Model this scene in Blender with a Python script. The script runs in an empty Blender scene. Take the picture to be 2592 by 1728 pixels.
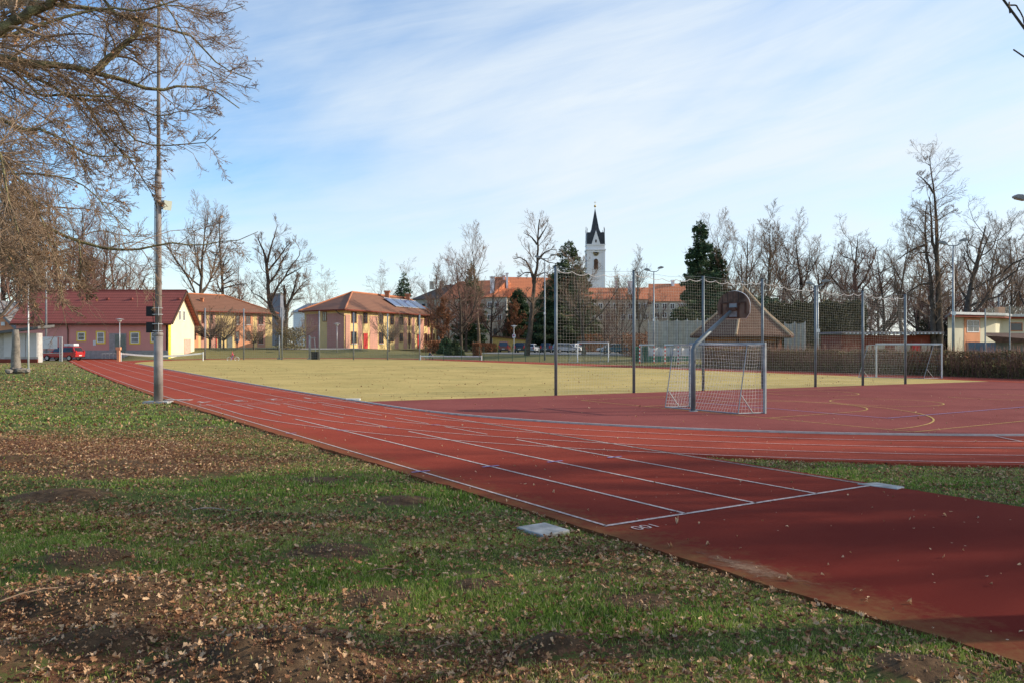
import bpy, math, random
import numpy as np
from mathutils import Vector, Matrix
R = math.radians
SC = bpy.context.scene
COL = SC.collection
F, Y0, HC = 2092.0, 868.0, 2.05
rnd = random.Random(7)

# ------------------------------------------------------------------ coordinates
def G(x, y, z=0.0):
    D = F*(HC-z)/(y-Y0); return Vector(((x-1296)*D/F, D, z))
def P(x, y, D):
    return Vector(((x-1296)*D/F, D, HC-(y-Y0)*D/F))
O2 = np.array([1.053, 9.23]); U2 = np.array([-.5394, .8421]); V2 = np.array([.8421, .5394])
def warp(s, t):
    w = max(0.0, s-24)/81.0
    k = min(1.0, max(0.0, (24-t)/18.0))
    return t + 3.0*(w**1.4)*k
def W(s, t, z=0.0):
    t = warp(s, t); p = O2+U2*s+V2*t
    return Vector((p[0], p[1], z))
def st(X, Y):
    rx, ry = X-O2[0], Y-O2[1]
    s = rx*U2[0]+ry*U2[1]; t = rx*V2[0]+ry*V2[1]
    w = np.maximum(0.0, s-24)/81.0
    k = np.clip((24-t)/18.0, 0, 1)
    return s, t-3.0*(w**1.4)*k
CS0, CS1, CT, RI, RO = 16.8, 84.0, 22.5, 17.3, 21.75
def sstep(x): x = np.clip(x, 0, 1); return x*x*(3-2*x)
_ns = np.random.RandomState(3)
_K = [(_ns.uniform(.6, 1.6), _ns.uniform(0, 6.28), _ns.uniform(0, 6.28)) for _ in range(10)]
def nz(X, Y, sc):
    v = 0
    for i, (k, a, ph) in enumerate(_K):
        q = k*sc*(1+.37*i)
        v = v+np.sin((X*math.cos(a)+Y*math.sin(a))*q+ph+1.7*np.sin((Y*math.cos(a*2)-X*math.sin(a*2))*q*.6+ph*2))/(1+.35*i)
    return v/4.2
MOUNDS = [(-4.0, 7.75, .55, .13), (-3.1, 6.35, .85, .22), (-1.55, 5.1, .7, .20), (.3, 5.6, .24, .13), (-1.4, 10.7, .5, .08), (-1.75, 8.1, .42, .05),
          (-1.1, 6.7, .42, .05), (-.3, 7.0, .26, .06), (2.55, 5.25, .34, .10), (-2.7, 5.5, .42, .12), (-3.3, 5.1, .5, .16), (-8.6, 14.3, .6, .16),
          (-6.9, 14.0, .7, .10), (-2.9, 12.5, .4, .05), (-6.0, 11.0, .7, .12), (-.9, 13.2, .5, .04), (-10.5, 16.5, .8, .15), (1.0, 6.6, .4, .03), (-9.8, 26.3, 1.1, .04)]
def oval_dist(s, t):
    return np.hypot(np.maximum(0, np.maximum(CS0-s, s-CS1)), t-CT)
def base_h(X, Y):
    s, t = st(X, Y); d = oval_dist(s, t)-RO-.5
    far = sstep((s-60)/25.0)+sstep((t-CT)/10.0); far = np.clip(far, 0, 1)
    a = X/np.maximum(Y, 1)
    top = .45+.8*sstep((-.08-a)/.12)
    top = top*sstep((Y-62)/25.0)
    z = top*np.clip(d/8.0, 0, 1)*far*sstep((t-5.6)/3.0)
    z = z*sstep((600-Y)/200.0)
    return z
def ground_h(X, Y):
    X = np.asarray(X, float); Y = np.asarray(Y, float)
    s, t = st(X, Y)
    z = base_h(X, Y)
    ins = (oval_dist(s, t) < RO-.12) | ((t > -.25) & (t < 5.15) & (s > -16) & (s < 128))
    near = sstep((40-np.hypot(X, Y))/20)
    z = z+near*(.025*nz(X, Y, 1.3)+.018*nz(X, Y, 4.1)) - .03
    left = sstep((-.6-t)/6.0)*near
    z = z+left*.10*np.abs(nz(X+3, Y, .7))
    edge = sstep((-t-.2)/1.2)
    for (mx, my, r, h) in MOUNDS:
        q = (X-mx)**2/(r*r)+((Y-my)/.8)**2/(r*r)
        z = z+h*np.exp(-q*1.3)*(1+.35*nz(X, Y, 9.0))
    return np.where(ins, np.minimum(z, -.06)*0-.06, z)
def gh(X, Y): return float(ground_h(np.array([X]), np.array([Y]))[0])
def litter_f(X, Y):
    v = .26+.30*nz(X, Y, .75)+.26*nz(X+9, Y, 2.6)
    v = v+1.1*np.exp(-(((X+9.3)/3.0)**2+((Y-15.8)/2.2)**2))+.7*np.exp(-(((X+6.4)/1.3)**2+((Y-13.2)/.9)**2))
    v = v+.5*np.exp(-(((X+3.1)/1.6)**2+((Y-6.2)/1.0)**2))+.35*np.exp(-(((X+1.0)/2.5)**2+((Y-5.2)/1.0)**2))+.5*np.exp(-(((X+9.5)/1.3)**2+((Y-26)/.8)**2))
    return np.clip(v, 0, 1)
def dirt_f(X, Y):
    v = 0*X
    for (mx, my, r, h) in MOUNDS:
        q = (X-mx)**2/(r*r)+((Y-my)/.8)**2/(r*r)
        v = np.maximum(v, 1.15*np.exp(-q*1.1))
    v = v+.25*nz(X, Y, 3.0)*(v > .15)+np.clip(nz(X+5, Y+2, 1.5)-.42+.15*nz(X, Y, 5.0), 0, 1)*2.2
    v = v+.8*np.exp(-(((X+6.5)/2.2)**2+((Y-13.0)/1.2)**2))*(.7+nz(X, Y, 2.4))
    return np.clip(v, 0, 1)

# ------------------------------------------------------------------ materials
def nodes(m):
    m.use_nodes = True; nt = m.node_tree
    return nt, nt.nodes, nt.links, nt.nodes['Principled BSDF']
def mat(name, c, rough=.7, var=.15, scale=3.0, bump=.0, c2=None, metal=0.0, spec=.3, bscale=None, coord='Object', detail=4):
    m = bpy.data.materials.new(name); nt, N, L, b = nodes(m)
    b.inputs['Roughness'].default_value = rough; b.inputs['Metallic'].default_value = metal
    b.inputs['Specular IOR Level'].default_value = spec
    tc = N.new('ShaderNodeTexCoord'); n = N.new('ShaderNodeTexNoise'); n.inputs['Scale'].default_value = scale; n.inputs['Detail'].default_value = detail
    L.new(tc.outputs[coord], n.inputs['Vector'])
    r = N.new('ShaderNodeValToRGB'); L.new(n.outputs['Fac'], r.inputs['Fac'])
    a = [max(0, x*(1-var)) for x in c]; d = [min(1, x*(1+var)) for x in (c2 or c)]
    r.color_ramp.elements[0].position = .32; r.color_ramp.elements[1].position = .68
    r.color_ramp.elements[0].color = (*a, 1); r.color_ramp.elements[1].color = (*d, 1)
    L.new(r.outputs['Color'], b.inputs['Base Color'])
    if bump:
        n2 = N.new('ShaderNodeTexNoise'); n2.inputs['Scale'].default_value = bscale or scale*6; n2.inputs['Detail'].default_value = 6
        L.new(tc.outputs[coord], n2.inputs['Vector'])
        bp = N.new('ShaderNodeBump'); bp.inputs['Strength'].default_value = bump; bp.inputs['Distance'].default_value = .05
        L.new(n2.outputs['Fac'], bp.inputs['Height']); L.new(bp.outputs['Normal'], b.inputs['Normal'])
    return m
def leafmat(name, cols, rough=.6, trans=0.0):
    """colour from the per-leaf random point attribute 'v'"""
    m = bpy.data.materials.new(name); nt, N, L, b = nodes(m)
    b.inputs['Roughness'].default_value = rough; b.inputs['Specular IOR Level'].default_value = .25
    a = N.new('ShaderNodeAttribute'); a.attribute_name = 'v'
    r = N.new('ShaderNodeValToRGB'); L.new(a.outputs['Fac'], r.inputs['Fac'])
    cr = r.color_ramp
    while len(cr.elements) < len(cols): cr.elements.new(.5)
    for i, c in enumerate(cols):
        cr.elements[i].position = i/(len(cols)-1); cr.elements[i].color = (*c, 1)
    L.new(r.outputs['Color'], b.inputs['Base Color'])
    if trans:
        t = N.new('ShaderNodeBsdfTranslucent'); L.new(r.outputs['Color'], t.inputs['Color'])
        mx = N.new('ShaderNodeMixShader'); mx.inputs[0].default_value = trans
        L.new(b.outputs[0], mx.inputs[1]); L.new(t.outputs[0], mx.inputs[2])
        L.new(mx.outputs[0], N['Material Output'].inputs['Surface'])
    return m
def tilemat(name, c, course=.33, col=.3, var=.25, horiz=(1, 0)):
    m = bpy.data.materials.new(name); nt, N, L, b = nodes(m)
    b.inputs['Roughness'].default_value = .75; b.inputs['Specular IOR Level'].default_value = .2
    tc = N.new('ShaderNodeTexCoord'); sp = N.new('ShaderNodeSeparateXYZ'); L.new(tc.outputs['Object'], sp.inputs[0])
    def M(op, a, bb=None):
        n = N.new('ShaderNodeMath'); n.operation = op
        for i, q in enumerate((a, bb)):
            if q is None: continue
            if isinstance(q, (int, float)): n.inputs[i].default_value = q
            else: L.new(q, n.inputs[i])
        return n.outputs[0]
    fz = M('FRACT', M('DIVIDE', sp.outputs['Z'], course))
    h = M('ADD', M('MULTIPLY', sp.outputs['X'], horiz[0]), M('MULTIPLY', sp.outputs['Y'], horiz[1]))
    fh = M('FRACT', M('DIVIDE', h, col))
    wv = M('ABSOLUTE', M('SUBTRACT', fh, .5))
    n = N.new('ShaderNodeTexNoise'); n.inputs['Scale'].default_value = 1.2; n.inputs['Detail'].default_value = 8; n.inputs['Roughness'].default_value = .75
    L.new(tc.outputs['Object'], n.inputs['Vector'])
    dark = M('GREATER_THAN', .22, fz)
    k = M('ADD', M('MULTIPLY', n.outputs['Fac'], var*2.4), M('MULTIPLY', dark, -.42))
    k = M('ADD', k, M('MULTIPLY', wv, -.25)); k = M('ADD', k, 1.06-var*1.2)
    mx = N.new('ShaderNodeVectorMath'); mx.operation = 'SCALE'; mx.inputs[0].default_value = c; L.new(k, mx.inputs['Scale'])
    L.new(mx.outputs[0], b.inputs['Base Color'])
    return m
def glass(name, c=(.03, .04, .05), rough=.08):
    m = mat(name, c, rough, .3, 1.5, spec=.8); return m

M_ = {}
M_['white'] = mat('white_paint', (.75, .76, .76), .5, .06)
M_['line'] = mat('line_paint', (.50, .40, .37), .9, .38, 26, detail=9, spec=.05)
M_['kerbw'] = mat('kerb_metal', (.50, .46, .43), .8, .15, 6)
M_['yline'] = mat('yellow_line_paint', (.50, .33, .12), .9, .35, 14, spec=.05)
M_['bline'] = mat('blue_line_paint', (.22, .22, .45), .8, .25, 14)
M_['galv'] = mat('galvanised_steel', (.27, .29, .31), .45, .18, 5, metal=.25, bump=.05)
M_['polec'] = mat('weathered_pole', (.27, .235, .215), .6, .28, 2.5, bump=.25, bscale=30, metal=.1)
M_['greenpost'] = mat('dark_green_paint', (.03, .07, .05), .5)
M_['postblue'] = mat('net_post_steel', (.15, .18, .20), .5, .16, 4, metal=.2)
M_['alu'] = mat('aluminium', (.55, .56, .57), .4, .1, metal=.3)
M_['net'] = mat('net_cord', (.62, .60, .50), .8, .15)
M_['netw'] = mat('white_net_cord', (.72, .70, .68), .8, .1)
M_['netdark'] = mat('background_net_cord', (.30, .32, .28), .8, .1)
M_['wood'] = mat('weathered_board', (.15, .09, .06), .85, .6, 2.5, bump=.3)
M_['hutwood'] = mat('brown_log_wood', (.33, .14, .04), .7, .35, 3)
M_['hutdark'] = mat('dark_stained_wood', (.09, .045, .03), .8, .3, 3)
M_['black'] = mat('black_plastic', (.015, .015, .017), .5)
M_['concrete'] = mat('concrete', (.42, .41, .40), .85, .2, 5, bump=.3)
M_['slab'] = mat('pale_concrete_slab', (.40, .385, .36), .95, .35, 4, detail=9, bump=.25)
M_['stone'] = mat('grey_stone', (.22, .19, .16), .9, .3, 4, bump=.5)
M_['pink'] = mat('pink_render', (.56, .26, .23), .9, .06, .8)
M_['pinks'] = mat('salmon_render', (.58, .30, .23), .9, .06, .8)
M_['yellow'] = mat('yellow_render', (.78, .57, .26), .9, .06, .8)
M_['cream'] = mat('pale_yellow_render', (.82, .72, .50), .9, .06, .8)
M_['yframe'] = mat('yellow_frame_paint', (.72, .55, .06), .7)
M_['orange'] = mat('orange_render', (.72, .33, .18), .9, .08, .8)
M_['orangetrim'] = mat('orange_ridge_tile', (.52, .20, .10), .8, .15)
M_['plinth'] = mat('grey_plinth', (.28, .28, .28), .9)
M_['glass'] = glass('window_glass')
M_['glassg'] = glass('curtained_glass', (.16, .17, .17), .2)
M_['solar'] = glass('solar_glass', (.05, .09, .22), .12)
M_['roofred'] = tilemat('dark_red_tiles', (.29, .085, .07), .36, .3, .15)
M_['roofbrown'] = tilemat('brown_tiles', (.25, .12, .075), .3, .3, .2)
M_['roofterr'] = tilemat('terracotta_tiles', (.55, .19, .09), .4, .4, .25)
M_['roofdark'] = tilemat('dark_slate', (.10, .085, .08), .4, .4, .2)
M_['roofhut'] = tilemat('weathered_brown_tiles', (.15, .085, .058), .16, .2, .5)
M_['slate'] = mat('black_slate', (.035, .04, .05), .5, .2, 1)
M_['castle'] = mat('old_cream_render', (.52, .47, .38), .95, .2, .25)
M_['church'] = mat('white_church_render', (.80, .78, .79), .9, .06, .3)
M_['gold'] = mat('gilded_metal', (.6, .42, .12), .3, metal=.8)
M_['rust'] = mat('rust_brown_paint', (.22, .05, .03), .8)
M_['redpaint'] = mat('red_paint', (.55, .03, .03), .5)
M_['banner'] = mat('green_tarpaulin', (.06, .20, .13), .8, .3, 1)
M_['bannerw'] = mat('white_tarpaulin', (.66, .66, .66), .8, .15, 1)
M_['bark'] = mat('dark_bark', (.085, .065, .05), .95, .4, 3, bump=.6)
M_['barkw'] = mat('paler_brown_bark', (.16, .115, .08), .95, .35, 3, bump=.5)  # paler brown bark for some of the bare trees
M_['oakbark'] = mat('mossy_oak_bark', (.17, .13, .085), .95, .45, 7, bump=.8, c2=(.22, .20, .10))
M_['twig'] = mat('brown_twigs', (.24, .16, .11), .9, .2, 1)
M_['twigr'] = mat('reddish_twigs', (.22, .12, .09), .9, .2, 1)
M_['twigp'] = mat('pale_birch_twigs', (.38, .33, .30), .9, .2, 1)
M_['twigo'] = mat('oak_twigs', (.30, .205, .135), .85, .25, 1)
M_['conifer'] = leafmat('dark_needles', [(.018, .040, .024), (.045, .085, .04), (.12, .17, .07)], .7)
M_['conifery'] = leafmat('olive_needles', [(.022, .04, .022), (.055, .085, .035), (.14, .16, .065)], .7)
M_['beech'] = leafmat('withered_leaves', [(.16, .06, .03), (.27, .11, .05), (.36, .18, .09)], .8)
M_['hedge'] = leafmat('hedge_leaves', [(.07, .05, .028), (.17, .13, .055), (.30, .23, .10)], .8)
M_['thuja'] = leafmat('thuja_leaves', [(.02, .03, .018), (.06, .065, .03), (.16, .13, .05)], .8)
M_['grassb'] = leafmat('grass_blades', [(.06, .10, .018), (.15, .26, .035), (.25, .34, .06), (.42, .39, .14), (.58, .47, .26)], .6, .35)
M_['leafd'] = leafmat('dry_oak_leaves', [(.09, .04, .022), (.24, .11, .055), (.42, .22, .11), (.55, .34, .19), (.66, .46, .29)], .75, .2)
M_['acorn'] = leafmat('acorns', [(.10, .05, .03), (.24, .12, .06), (.38, .22, .12)], .5)

def ground_mat():
    m = bpy.data.materials.new('grassy_soil'); nt, N, L, b = nodes(m); b.inputs['Roughness'].default_value = .95; b.inputs['Specular IOR Level'].default_value = .1
    tc = N.new('ShaderNodeTexCoord')
    def noise(s, d=8, r=.6):
        n = N.new('ShaderNodeTexNoise'); n.inputs['Scale'].default_value = s; n.inputs['Detail'].default_value = d; n.inputs['Roughness'].default_value = r
        L.new(tc.outputs['Object'], n.inputs['Vector']); return n.outputs['Fac']
    def ramp(f, stops):
        r = N.new('ShaderNodeValToRGB'); L.new(f, r.inputs['Fac']); cr = r.color_ramp
        while len(cr.elements) < len(stops): cr.elements.new(.5)
        for i, (p, c) in enumerate(stops): cr.elements[i].position = p; cr.elements[i].color = (*c, 1)
        return r.outputs['Color']
    def mix(f, a, bb):
        n = N.new('ShaderNodeMix'); n.data_type = 'RGBA'
        L.new(f, n.inputs[0]); L.new(a, n.inputs[6]); L.new(bb, n.inputs[7]); return n.outputs[2]
    def attr(nm):
        a = N.new('ShaderNodeAttribute'); a.attribute_name = nm; return a.outputs['Fac']
    def math_(op, a, bb, cl=False):
        n = N.new('ShaderNodeMath'); n.operation = op; n.use_clamp = cl
        for i, q in enumerate((a, bb)):
            if isinstance(q, (int, float)): n.inputs[i].default_value = q
            else: L.new(q, n.inputs[i])
        return n.outputs[0]
    grass = ramp(noise(2.2), [(.3, (.05, .075, .02)), (.5, (.10, .125, .034)), (.72, (.18, .165, .06))])
    lit = ramp(noise(26, 6, .8), [(.3, (.045, .022, .014)), (.5, (.15, .07, .04)), (.62, (.27, .14, .075)), (.75, (.38, .24, .14))])
    dirt = ramp(noise(9, 9, .75), [(.3, (.045, .028, .018)), (.55, (.14, .085, .048)), (.75, (.25, .155, .085))])
    f = math_('ADD', attr('litter'), math_('MULTIPLY', math_('SUBTRACT', noise(11, 8, .8), .5), 3.2))
    f = math_('MULTIPLY', math_('SUBTRACT', f, .42), 6.0, True)
    c = mix(f, grass, lit)
    fd = math_('MULTIPLY', math_('SUBTRACT', math_('ADD', attr('dirt'), math_('MULTIPLY', math_('SUBTRACT', noise(6), .5), .8)), .45), 5.0, True)
    c = mix(fd, c, dirt)
    dry = ramp(noise(3.5, 10, .85), [(.35, (.12, .12, .045)), (.55, (.22, .19, .08)), (.68, (.34, .24, .13))])
    c = mix(attr('dry'), c, dry)
    L.new(c, b.inputs['Base Color'])
    bp = N.new('ShaderNodeBump'); bp.inputs['Strength'].default_value = .9; bp.inputs['Distance'].default_value = .03
    L.new(noise(30, 8, .8), bp.inputs['Height']); L.new(bp.outputs['Normal'], b.inputs['Normal'])
    return m
def surf_mat(name, c0, c1, speck, sc=.25, sf=60, th=.72, bump=.35, edge=None, wear=None):
    m = bpy.data.materials.new(name); nt, N, L, b = nodes(m); b.inputs['Roughness'].default_value = .95; b.inputs['Specular IOR Level'].default_value = .06
    tc = N.new('ShaderNodeTexCoord')
    def noise(s, d=8, r=.6):
        n = N.new('ShaderNodeTexNoise'); n.inputs['Scale'].default_value = s; n.inputs['Detail'].default_value = d; n.inputs['Roughness'].default_value = r
        L.new(tc.outputs['Object'], n.inputs['Vector']); return n.outputs['Fac']
    r = N.new('ShaderNodeValToRGB'); L.new(noise(sc, 10, .7), r.inputs['Fac'])
    r.color_ramp.elements[0].position = .35; r.color_ramp.elements[1].position = .65
    r.color_ramp.elements[0].color = (*c0, 1); r.color_ramp.elements[1].color = (*c1, 1)
    g = N.new('ShaderNodeMix'); g.data_type = 'RGBA'; g.blend_type = 'MULTIPLY'; g.inputs[0].default_value = .7
    r3 = N.new('ShaderNodeValToRGB'); L.new(noise(sf*.8, 6, .85), r3.inputs['Fac'])
    r3.color_ramp.elements[0].position = .3; r3.color_ramp.elements[1].position = .7
    r3.color_ramp.elements[0].color = (.45, .45, .45, 1); r3.color_ramp.elements[1].color = (1.6, 1.6, 1.6, 1)
    L.new(r.outputs['Color'], g.inputs[6]); L.new(r3.outputs['Color'], g.inputs[7])
    v = N.new('ShaderNodeTexVoronoi'); v.inputs['Scale'].default_value = sf*.12; L.new(tc.outputs['Object'], v.inputs['Vector'])
    lt = N.new('ShaderNodeMath'); lt.operation = 'LESS_THAN'; lt.inputs[1].default_value = .075; L.new(v.outputs['Distance'], lt.inputs[0])
    gt = N.new('ShaderNodeMath'); gt.operation = 'GREATER_THAN'; gt.inputs[1].default_value = th; L.new(v.outputs['Color'], gt.inputs[0])
    mu = N.new('ShaderNodeMath'); mu.operation = 'MULTIPLY'; L.new(lt.outputs[0], mu.inputs[0]); L.new(gt.outputs[0], mu.inputs[1])
    base = g.outputs[2]
    def MM(op, a_, b_=None, cl=False):
        q = N.new('ShaderNodeMath'); q.operation = op; q.use_clamp = cl
        for ii, z_ in enumerate((a_, b_)):
            if z_ is None: continue
            if isinstance(z_, (int, float)): q.inputs[ii].default_value = z_
            else: L.new(z_, q.inputs[ii])
        return q.outputs[0]
    def over(fac, colr):
        q = N.new('ShaderNodeMix'); q.data_type = 'RGBA'; L.new(fac, q.inputs[0]); L.new(base, q.inputs[6]); q.inputs[7].default_value = (*colr, 1); return q.outputs[2]
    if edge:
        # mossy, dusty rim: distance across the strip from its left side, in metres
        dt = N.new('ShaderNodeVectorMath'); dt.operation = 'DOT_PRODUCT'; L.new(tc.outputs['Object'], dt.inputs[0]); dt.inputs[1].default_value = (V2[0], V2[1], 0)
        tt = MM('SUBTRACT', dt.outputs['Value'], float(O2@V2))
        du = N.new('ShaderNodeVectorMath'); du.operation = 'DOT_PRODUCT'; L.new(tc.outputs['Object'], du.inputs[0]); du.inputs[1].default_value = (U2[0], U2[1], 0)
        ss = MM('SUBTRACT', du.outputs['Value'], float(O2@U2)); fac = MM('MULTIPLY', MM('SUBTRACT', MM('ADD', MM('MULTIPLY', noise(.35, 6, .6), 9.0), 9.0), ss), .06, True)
        base = over(MM('MULTIPLY', fac, .92), (.125, .013, .009))  # dim foreground shade painted into the colour of the strip's near end
        fac = MM('MULTIPLY', MM('SUBTRACT', noise(1.1, 9, .75), .56), 3.5, True); base = over(MM('MULTIPLY', fac, .45), (.10, .014, .010))
        fac = MM('MULTIPLY', MM('SUBTRACT', noise(42, 4, .8), .64), 9, True); base = over(MM('MULTIPLY', fac, .35), (.42, .17, .11))
        fac = MM('MULTIPLY', MM('ADD', MM('SUBTRACT', .25, MM('MULTIPLY', tt, 1.3)), MM('MULTIPLY', MM('SUBTRACT', noise(5, 9, .75), .42), 3.0)), .8, True)
        base = over(MM('MULTIPLY', fac, .85), (.20, .105, .04))
    if wear:
        fac = MM('MULTIPLY', MM('SUBTRACT', noise(.10, 8, .65), .50), 4.0, True); base = over(MM('MULTIPLY', fac, .55), wear)
        fac = MM('MULTIPLY', MM('SUBTRACT', noise(1.4, 9, .8), .56), 5.0, True); base = over(MM('MULTIPLY', fac, .35), tuple(.45*q for q in wear))
    mx = N.new('ShaderNodeMix'); mx.data_type = 'RGBA'; L.new(mu.outputs[0], mx.inputs[0]); L.new(base, mx.inputs[6]); mx.inputs[7].default_value = (*speck, 1)
    L.new(mx.outputs[2], b.inputs['Base Color'])
    bp = N.new('ShaderNodeBump'); bp.inputs['Strength'].default_value = bump; bp.inputs['Distance'].default_value = .01
    L.new(noise(sf*3, 3), bp.inputs['Height']); L.new(bp.outputs['Normal'], b.inputs['Normal'])
    return m
M_['ground'] = ground_mat()
M_['track'] = surf_mat('red_tartan', (.31, .055, .032), (.40, .078, .045), (.5, .36, .26), wear=(.22, .04, .026))
M_['sprint'] = surf_mat('worn_red_tartan_near_shade', (.31, .055, .032), (.40, .078, .045), (.5, .36, .26), edge=True)
M_['court'] = surf_mat('dark_red_tartan', (.20, .052, .046), (.27, .078, .066), (.4, .25, .2), th=.9, wear=(.17, .04, .035))
M_['field'] = surf_mat('dormant_turf', (.40, .30, .108), (.56, .415, .158), (.10, .08, .03), sc=.3, sf=14, th=.55, bump=.8, wear=(.29, .27, .095))
M_['asphalt'] = surf_mat('asphalt', (.22, .22, .22), (.30, .30, .29), (.4, .4, .4), sc=.4)
M_['paving'] = surf_mat('paving', (.33, .30, .28), (.4, .37, .34), (.4, .4, .4), sc=.4)

# ------------------------------------------------------------------ mesh builders
def link(o, parent=None):
    COL.objects.link(o)
    if parent is not None: o.parent = parent
    return o
def np_mesh(name, V, Fq, material, parent=None, attr=None, smooth=False):
    """V (n,3), Fq (m,k) with constant k"""
    me = bpy.data.meshes.new(name); V = np.asarray(V, np.float32); Fq = np.asarray(Fq, np.int32)
    k = Fq.shape[1]; m = Fq.shape[0]
    me.vertices.add(len(V)); me.vertices.foreach_set('co', V.ravel())
    me.loops.add(m*k); me.loops.foreach_set('vertex_index', Fq.ravel())
    me.polygons.add(m); me.polygons.foreach_set('loop_start', np.arange(0, m*k, k, dtype=np.int32)); me.polygons.foreach_set('loop_total', np.full(m, k, np.int32))
    if smooth: me.polygons.foreach_set('use_smooth', np.ones(m, bool))
    me.update(calc_edges=True)
    if attr is not None:
        for nm, a in attr.items():
            at = me.attributes.new(nm, 'FLOAT', 'POINT'); at.data.foreach_set('value', np.asarray(a, np.float32))
    me.materials.append(material)
    o = bpy.data.objects.new(name, me); return link(o, parent)
def tubes(pts, rad, k):
    """pts (M,n,3) rad (M,n) -> verts, quads"""
    M, n, _ = pts.shape
    t = np.empty_like(pts); t[:, 1:-1] = pts[:, 2:]-pts[:, :-2]; t[:, 0] = pts[:, 1]-pts[:, 0]; t[:, -1] = pts[:, -1]-pts[:, -2]
    t /= np.linalg.norm(t, axis=2, keepdims=True)+1e-9
    ref = np.zeros((M, 1, 3)); big = np.abs(t.mean(1)[:, 2]) > .8
    ref[:, 0, 2] = ~big; ref[:, 0, 0] = big
    a = np.cross(t, np.broadcast_to(ref, t.shape)); a /= np.linalg.norm(a, axis=2, keepdims=True)+1e-9
    b = np.cross(t, a)
    ang = np.arange(k)*2*np.pi/k
    V = pts[:, :, None, :]+rad[:, :, None, None]*(np.cos(ang)[None, None, :, None]*a[:, :, None, :]+np.sin(ang)[None, None, :, None]*b[:, :, None, :])
    V = V.reshape(-1, 3)
    mi, ni, ki = np.meshgrid(np.arange(M), np.arange(n-1), np.arange(k), indexing='ij')
    b0 = (mi*n+ni)*k; b1 = b0+k; k2 = (ki+1) % k
    Fq = np.stack([b0+ki, b0+k2, b1+k2, b1+ki], -1).reshape(-1, 4)
    return V, Fq
def cat(parts):
    Vs, Fs, o = [], [], 0
    for V, Fq in parts:
        Vs.append(V); Fs.append(Fq+o); o += len(V)
    return np.concatenate(Vs), np.concatenate(Fs)
class MB:
    def __init__(s, M=None): s.v = []; s.f = []; s.M = M
    def add(s, vs, fs):
        o = len(s.v)
        for p in vs:
            p = Vector(p); s.v.append(tuple(s.M @ p if s.M else p))
        s.f += [tuple(i+o for i in f) for f in fs]; return s
    def box(s, c, d, rz=0, taper=1.0):
        cx, cy, cz = c; x, y, z = d[0]/2, d[1]/2, d[2]/2; ca, sa = math.cos(rz), math.sin(rz); vs = []
        for k in (-1, 1):
            q = 1 if k < 0 else taper
            for (i, j) in ((-1, -1), (1, -1), (1, 1), (-1, 1)):
                a, b = i*x*q, j*y*q; vs.append((cx+a*ca-b*sa, cy+a*sa+b*ca, cz+k*z))
        return s.add(vs, [(0, 3, 2, 1), (4, 5, 6, 7), (0, 1, 5, 4), (1, 2, 6, 5), (2, 3, 7, 6), (3, 0, 4, 7)])
    def tube(s, pts, r, k=8, caps=True, closed=False):
        pts = [Vector(p) for p in pts]; n = len(pts)
        rs = r if isinstance(r, (list, tuple)) else [r]*n; vs = []; pa = None
        for i, p in enumerate(pts):
            if closed: t = pts[(i+1) % n]-pts[i-1]
            else: t = pts[min(i+1, n-1)]-pts[max(i-1, 0)]
            t.normalize()
            if pa is None: ref = Vector((0, 0, 1)) if abs(t.z) < .9 else Vector((1, 0, 0)); a = t.cross(ref)
            else: a = pa-t*pa.dot(t)
            a.normalize(); pa = a; b = t.cross(a)
            for j in range(k):
                q = 2*math.pi*j/k; vs.append(p+rs[i]*(math.cos(q)*a+math.sin(q)*b))
        fs = []
        for i in range(n if closed else n-1):
            i2 = (i+1) % n
            for j in range(k): fs.append((i*k+j, i*k+(j+1) % k, i2*k+(j+1) % k, i2*k+j))
        if caps and not closed: fs.append(tuple(range(k-1, -1, -1))); fs.append(tuple((n-1)*k+j for j in range(k)))
        return s.add(vs, fs)
    def cyl(s, p, r, h, k=12, r2=None): return s.tube([p, (p[0], p[1], p[2]+h)], [r, r if r2 is None else r2], k)
    def ring(s, prof, k=16, c=(0, 0, 0)):
        vs = []; n = len(prof)
        for (r, z) in prof:
            for j in range(k): q = 2*math.pi*j/k; vs.append((c[0]+r*math.cos(q), c[1]+r*math.sin(q), c[2]+z))
        fs = [(i*k+j, i*k+(j+1) % k, (i+1)*k+(j+1) % k, (i+1)*k+j) for i in range(n-1) for j in range(k)]
        fs.append(tuple(range(k-1, -1, -1))); fs.append(tuple((n-1)*k+j for j in range(k)))
        return s.add(vs, fs)
    def prism(s, poly, z0, z1):
        n = len(poly); a = [(p[0], p[1], z0) for p in poly]+[(p[0], p[1], z1) for p in poly]
        ar = sum(poly[i][0]*poly[(i+1) % n][1]-poly[(i+1) % n][0]*poly[i][1] for i in range(n))
        fs = [tuple(range(n-1, -1, -1)), tuple(range(n, 2*n))]+[(i, (i+1) % n, n+(i+1) % n, n+i) for i in range(n)]
        if ar < 0: fs = [tuple(reversed(f)) for f in fs]
        return s.add(a, fs)
    def slab(s, vs, n, th):
        """planar polygon vs extruded along -n by th"""
        n = Vector(n).normalized(); k = len(vs); a = [Vector(p) for p in vs]; b = [p-n*th for p in a]
        return s.add(a+b, [tuple(range(k)), tuple(range(2*k-1, k-1, -1))]+[((i+1) % k, i, k+i, k+(i+1) % k) for i in range(k)])
    def quad(s, *vs): return s.add(vs, [tuple(range(len(vs)))])
    def build(s, name, m, parent=None, smooth=False, M=None):
        me = bpy.data.meshes.new(name); me.from_pydata(s.v, [], s.f); me.materials.append(m)
        if smooth: me.polygons.foreach_set('use_smooth', [True]*len(me.polygons))
        me.update(); return link(bpy.data.objects.new(name, me), parent)
def tag(o, label, catg, group=None):
    o['label'] = label; o['category'] = catg
    if group: o['group'] = group
    return o
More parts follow.
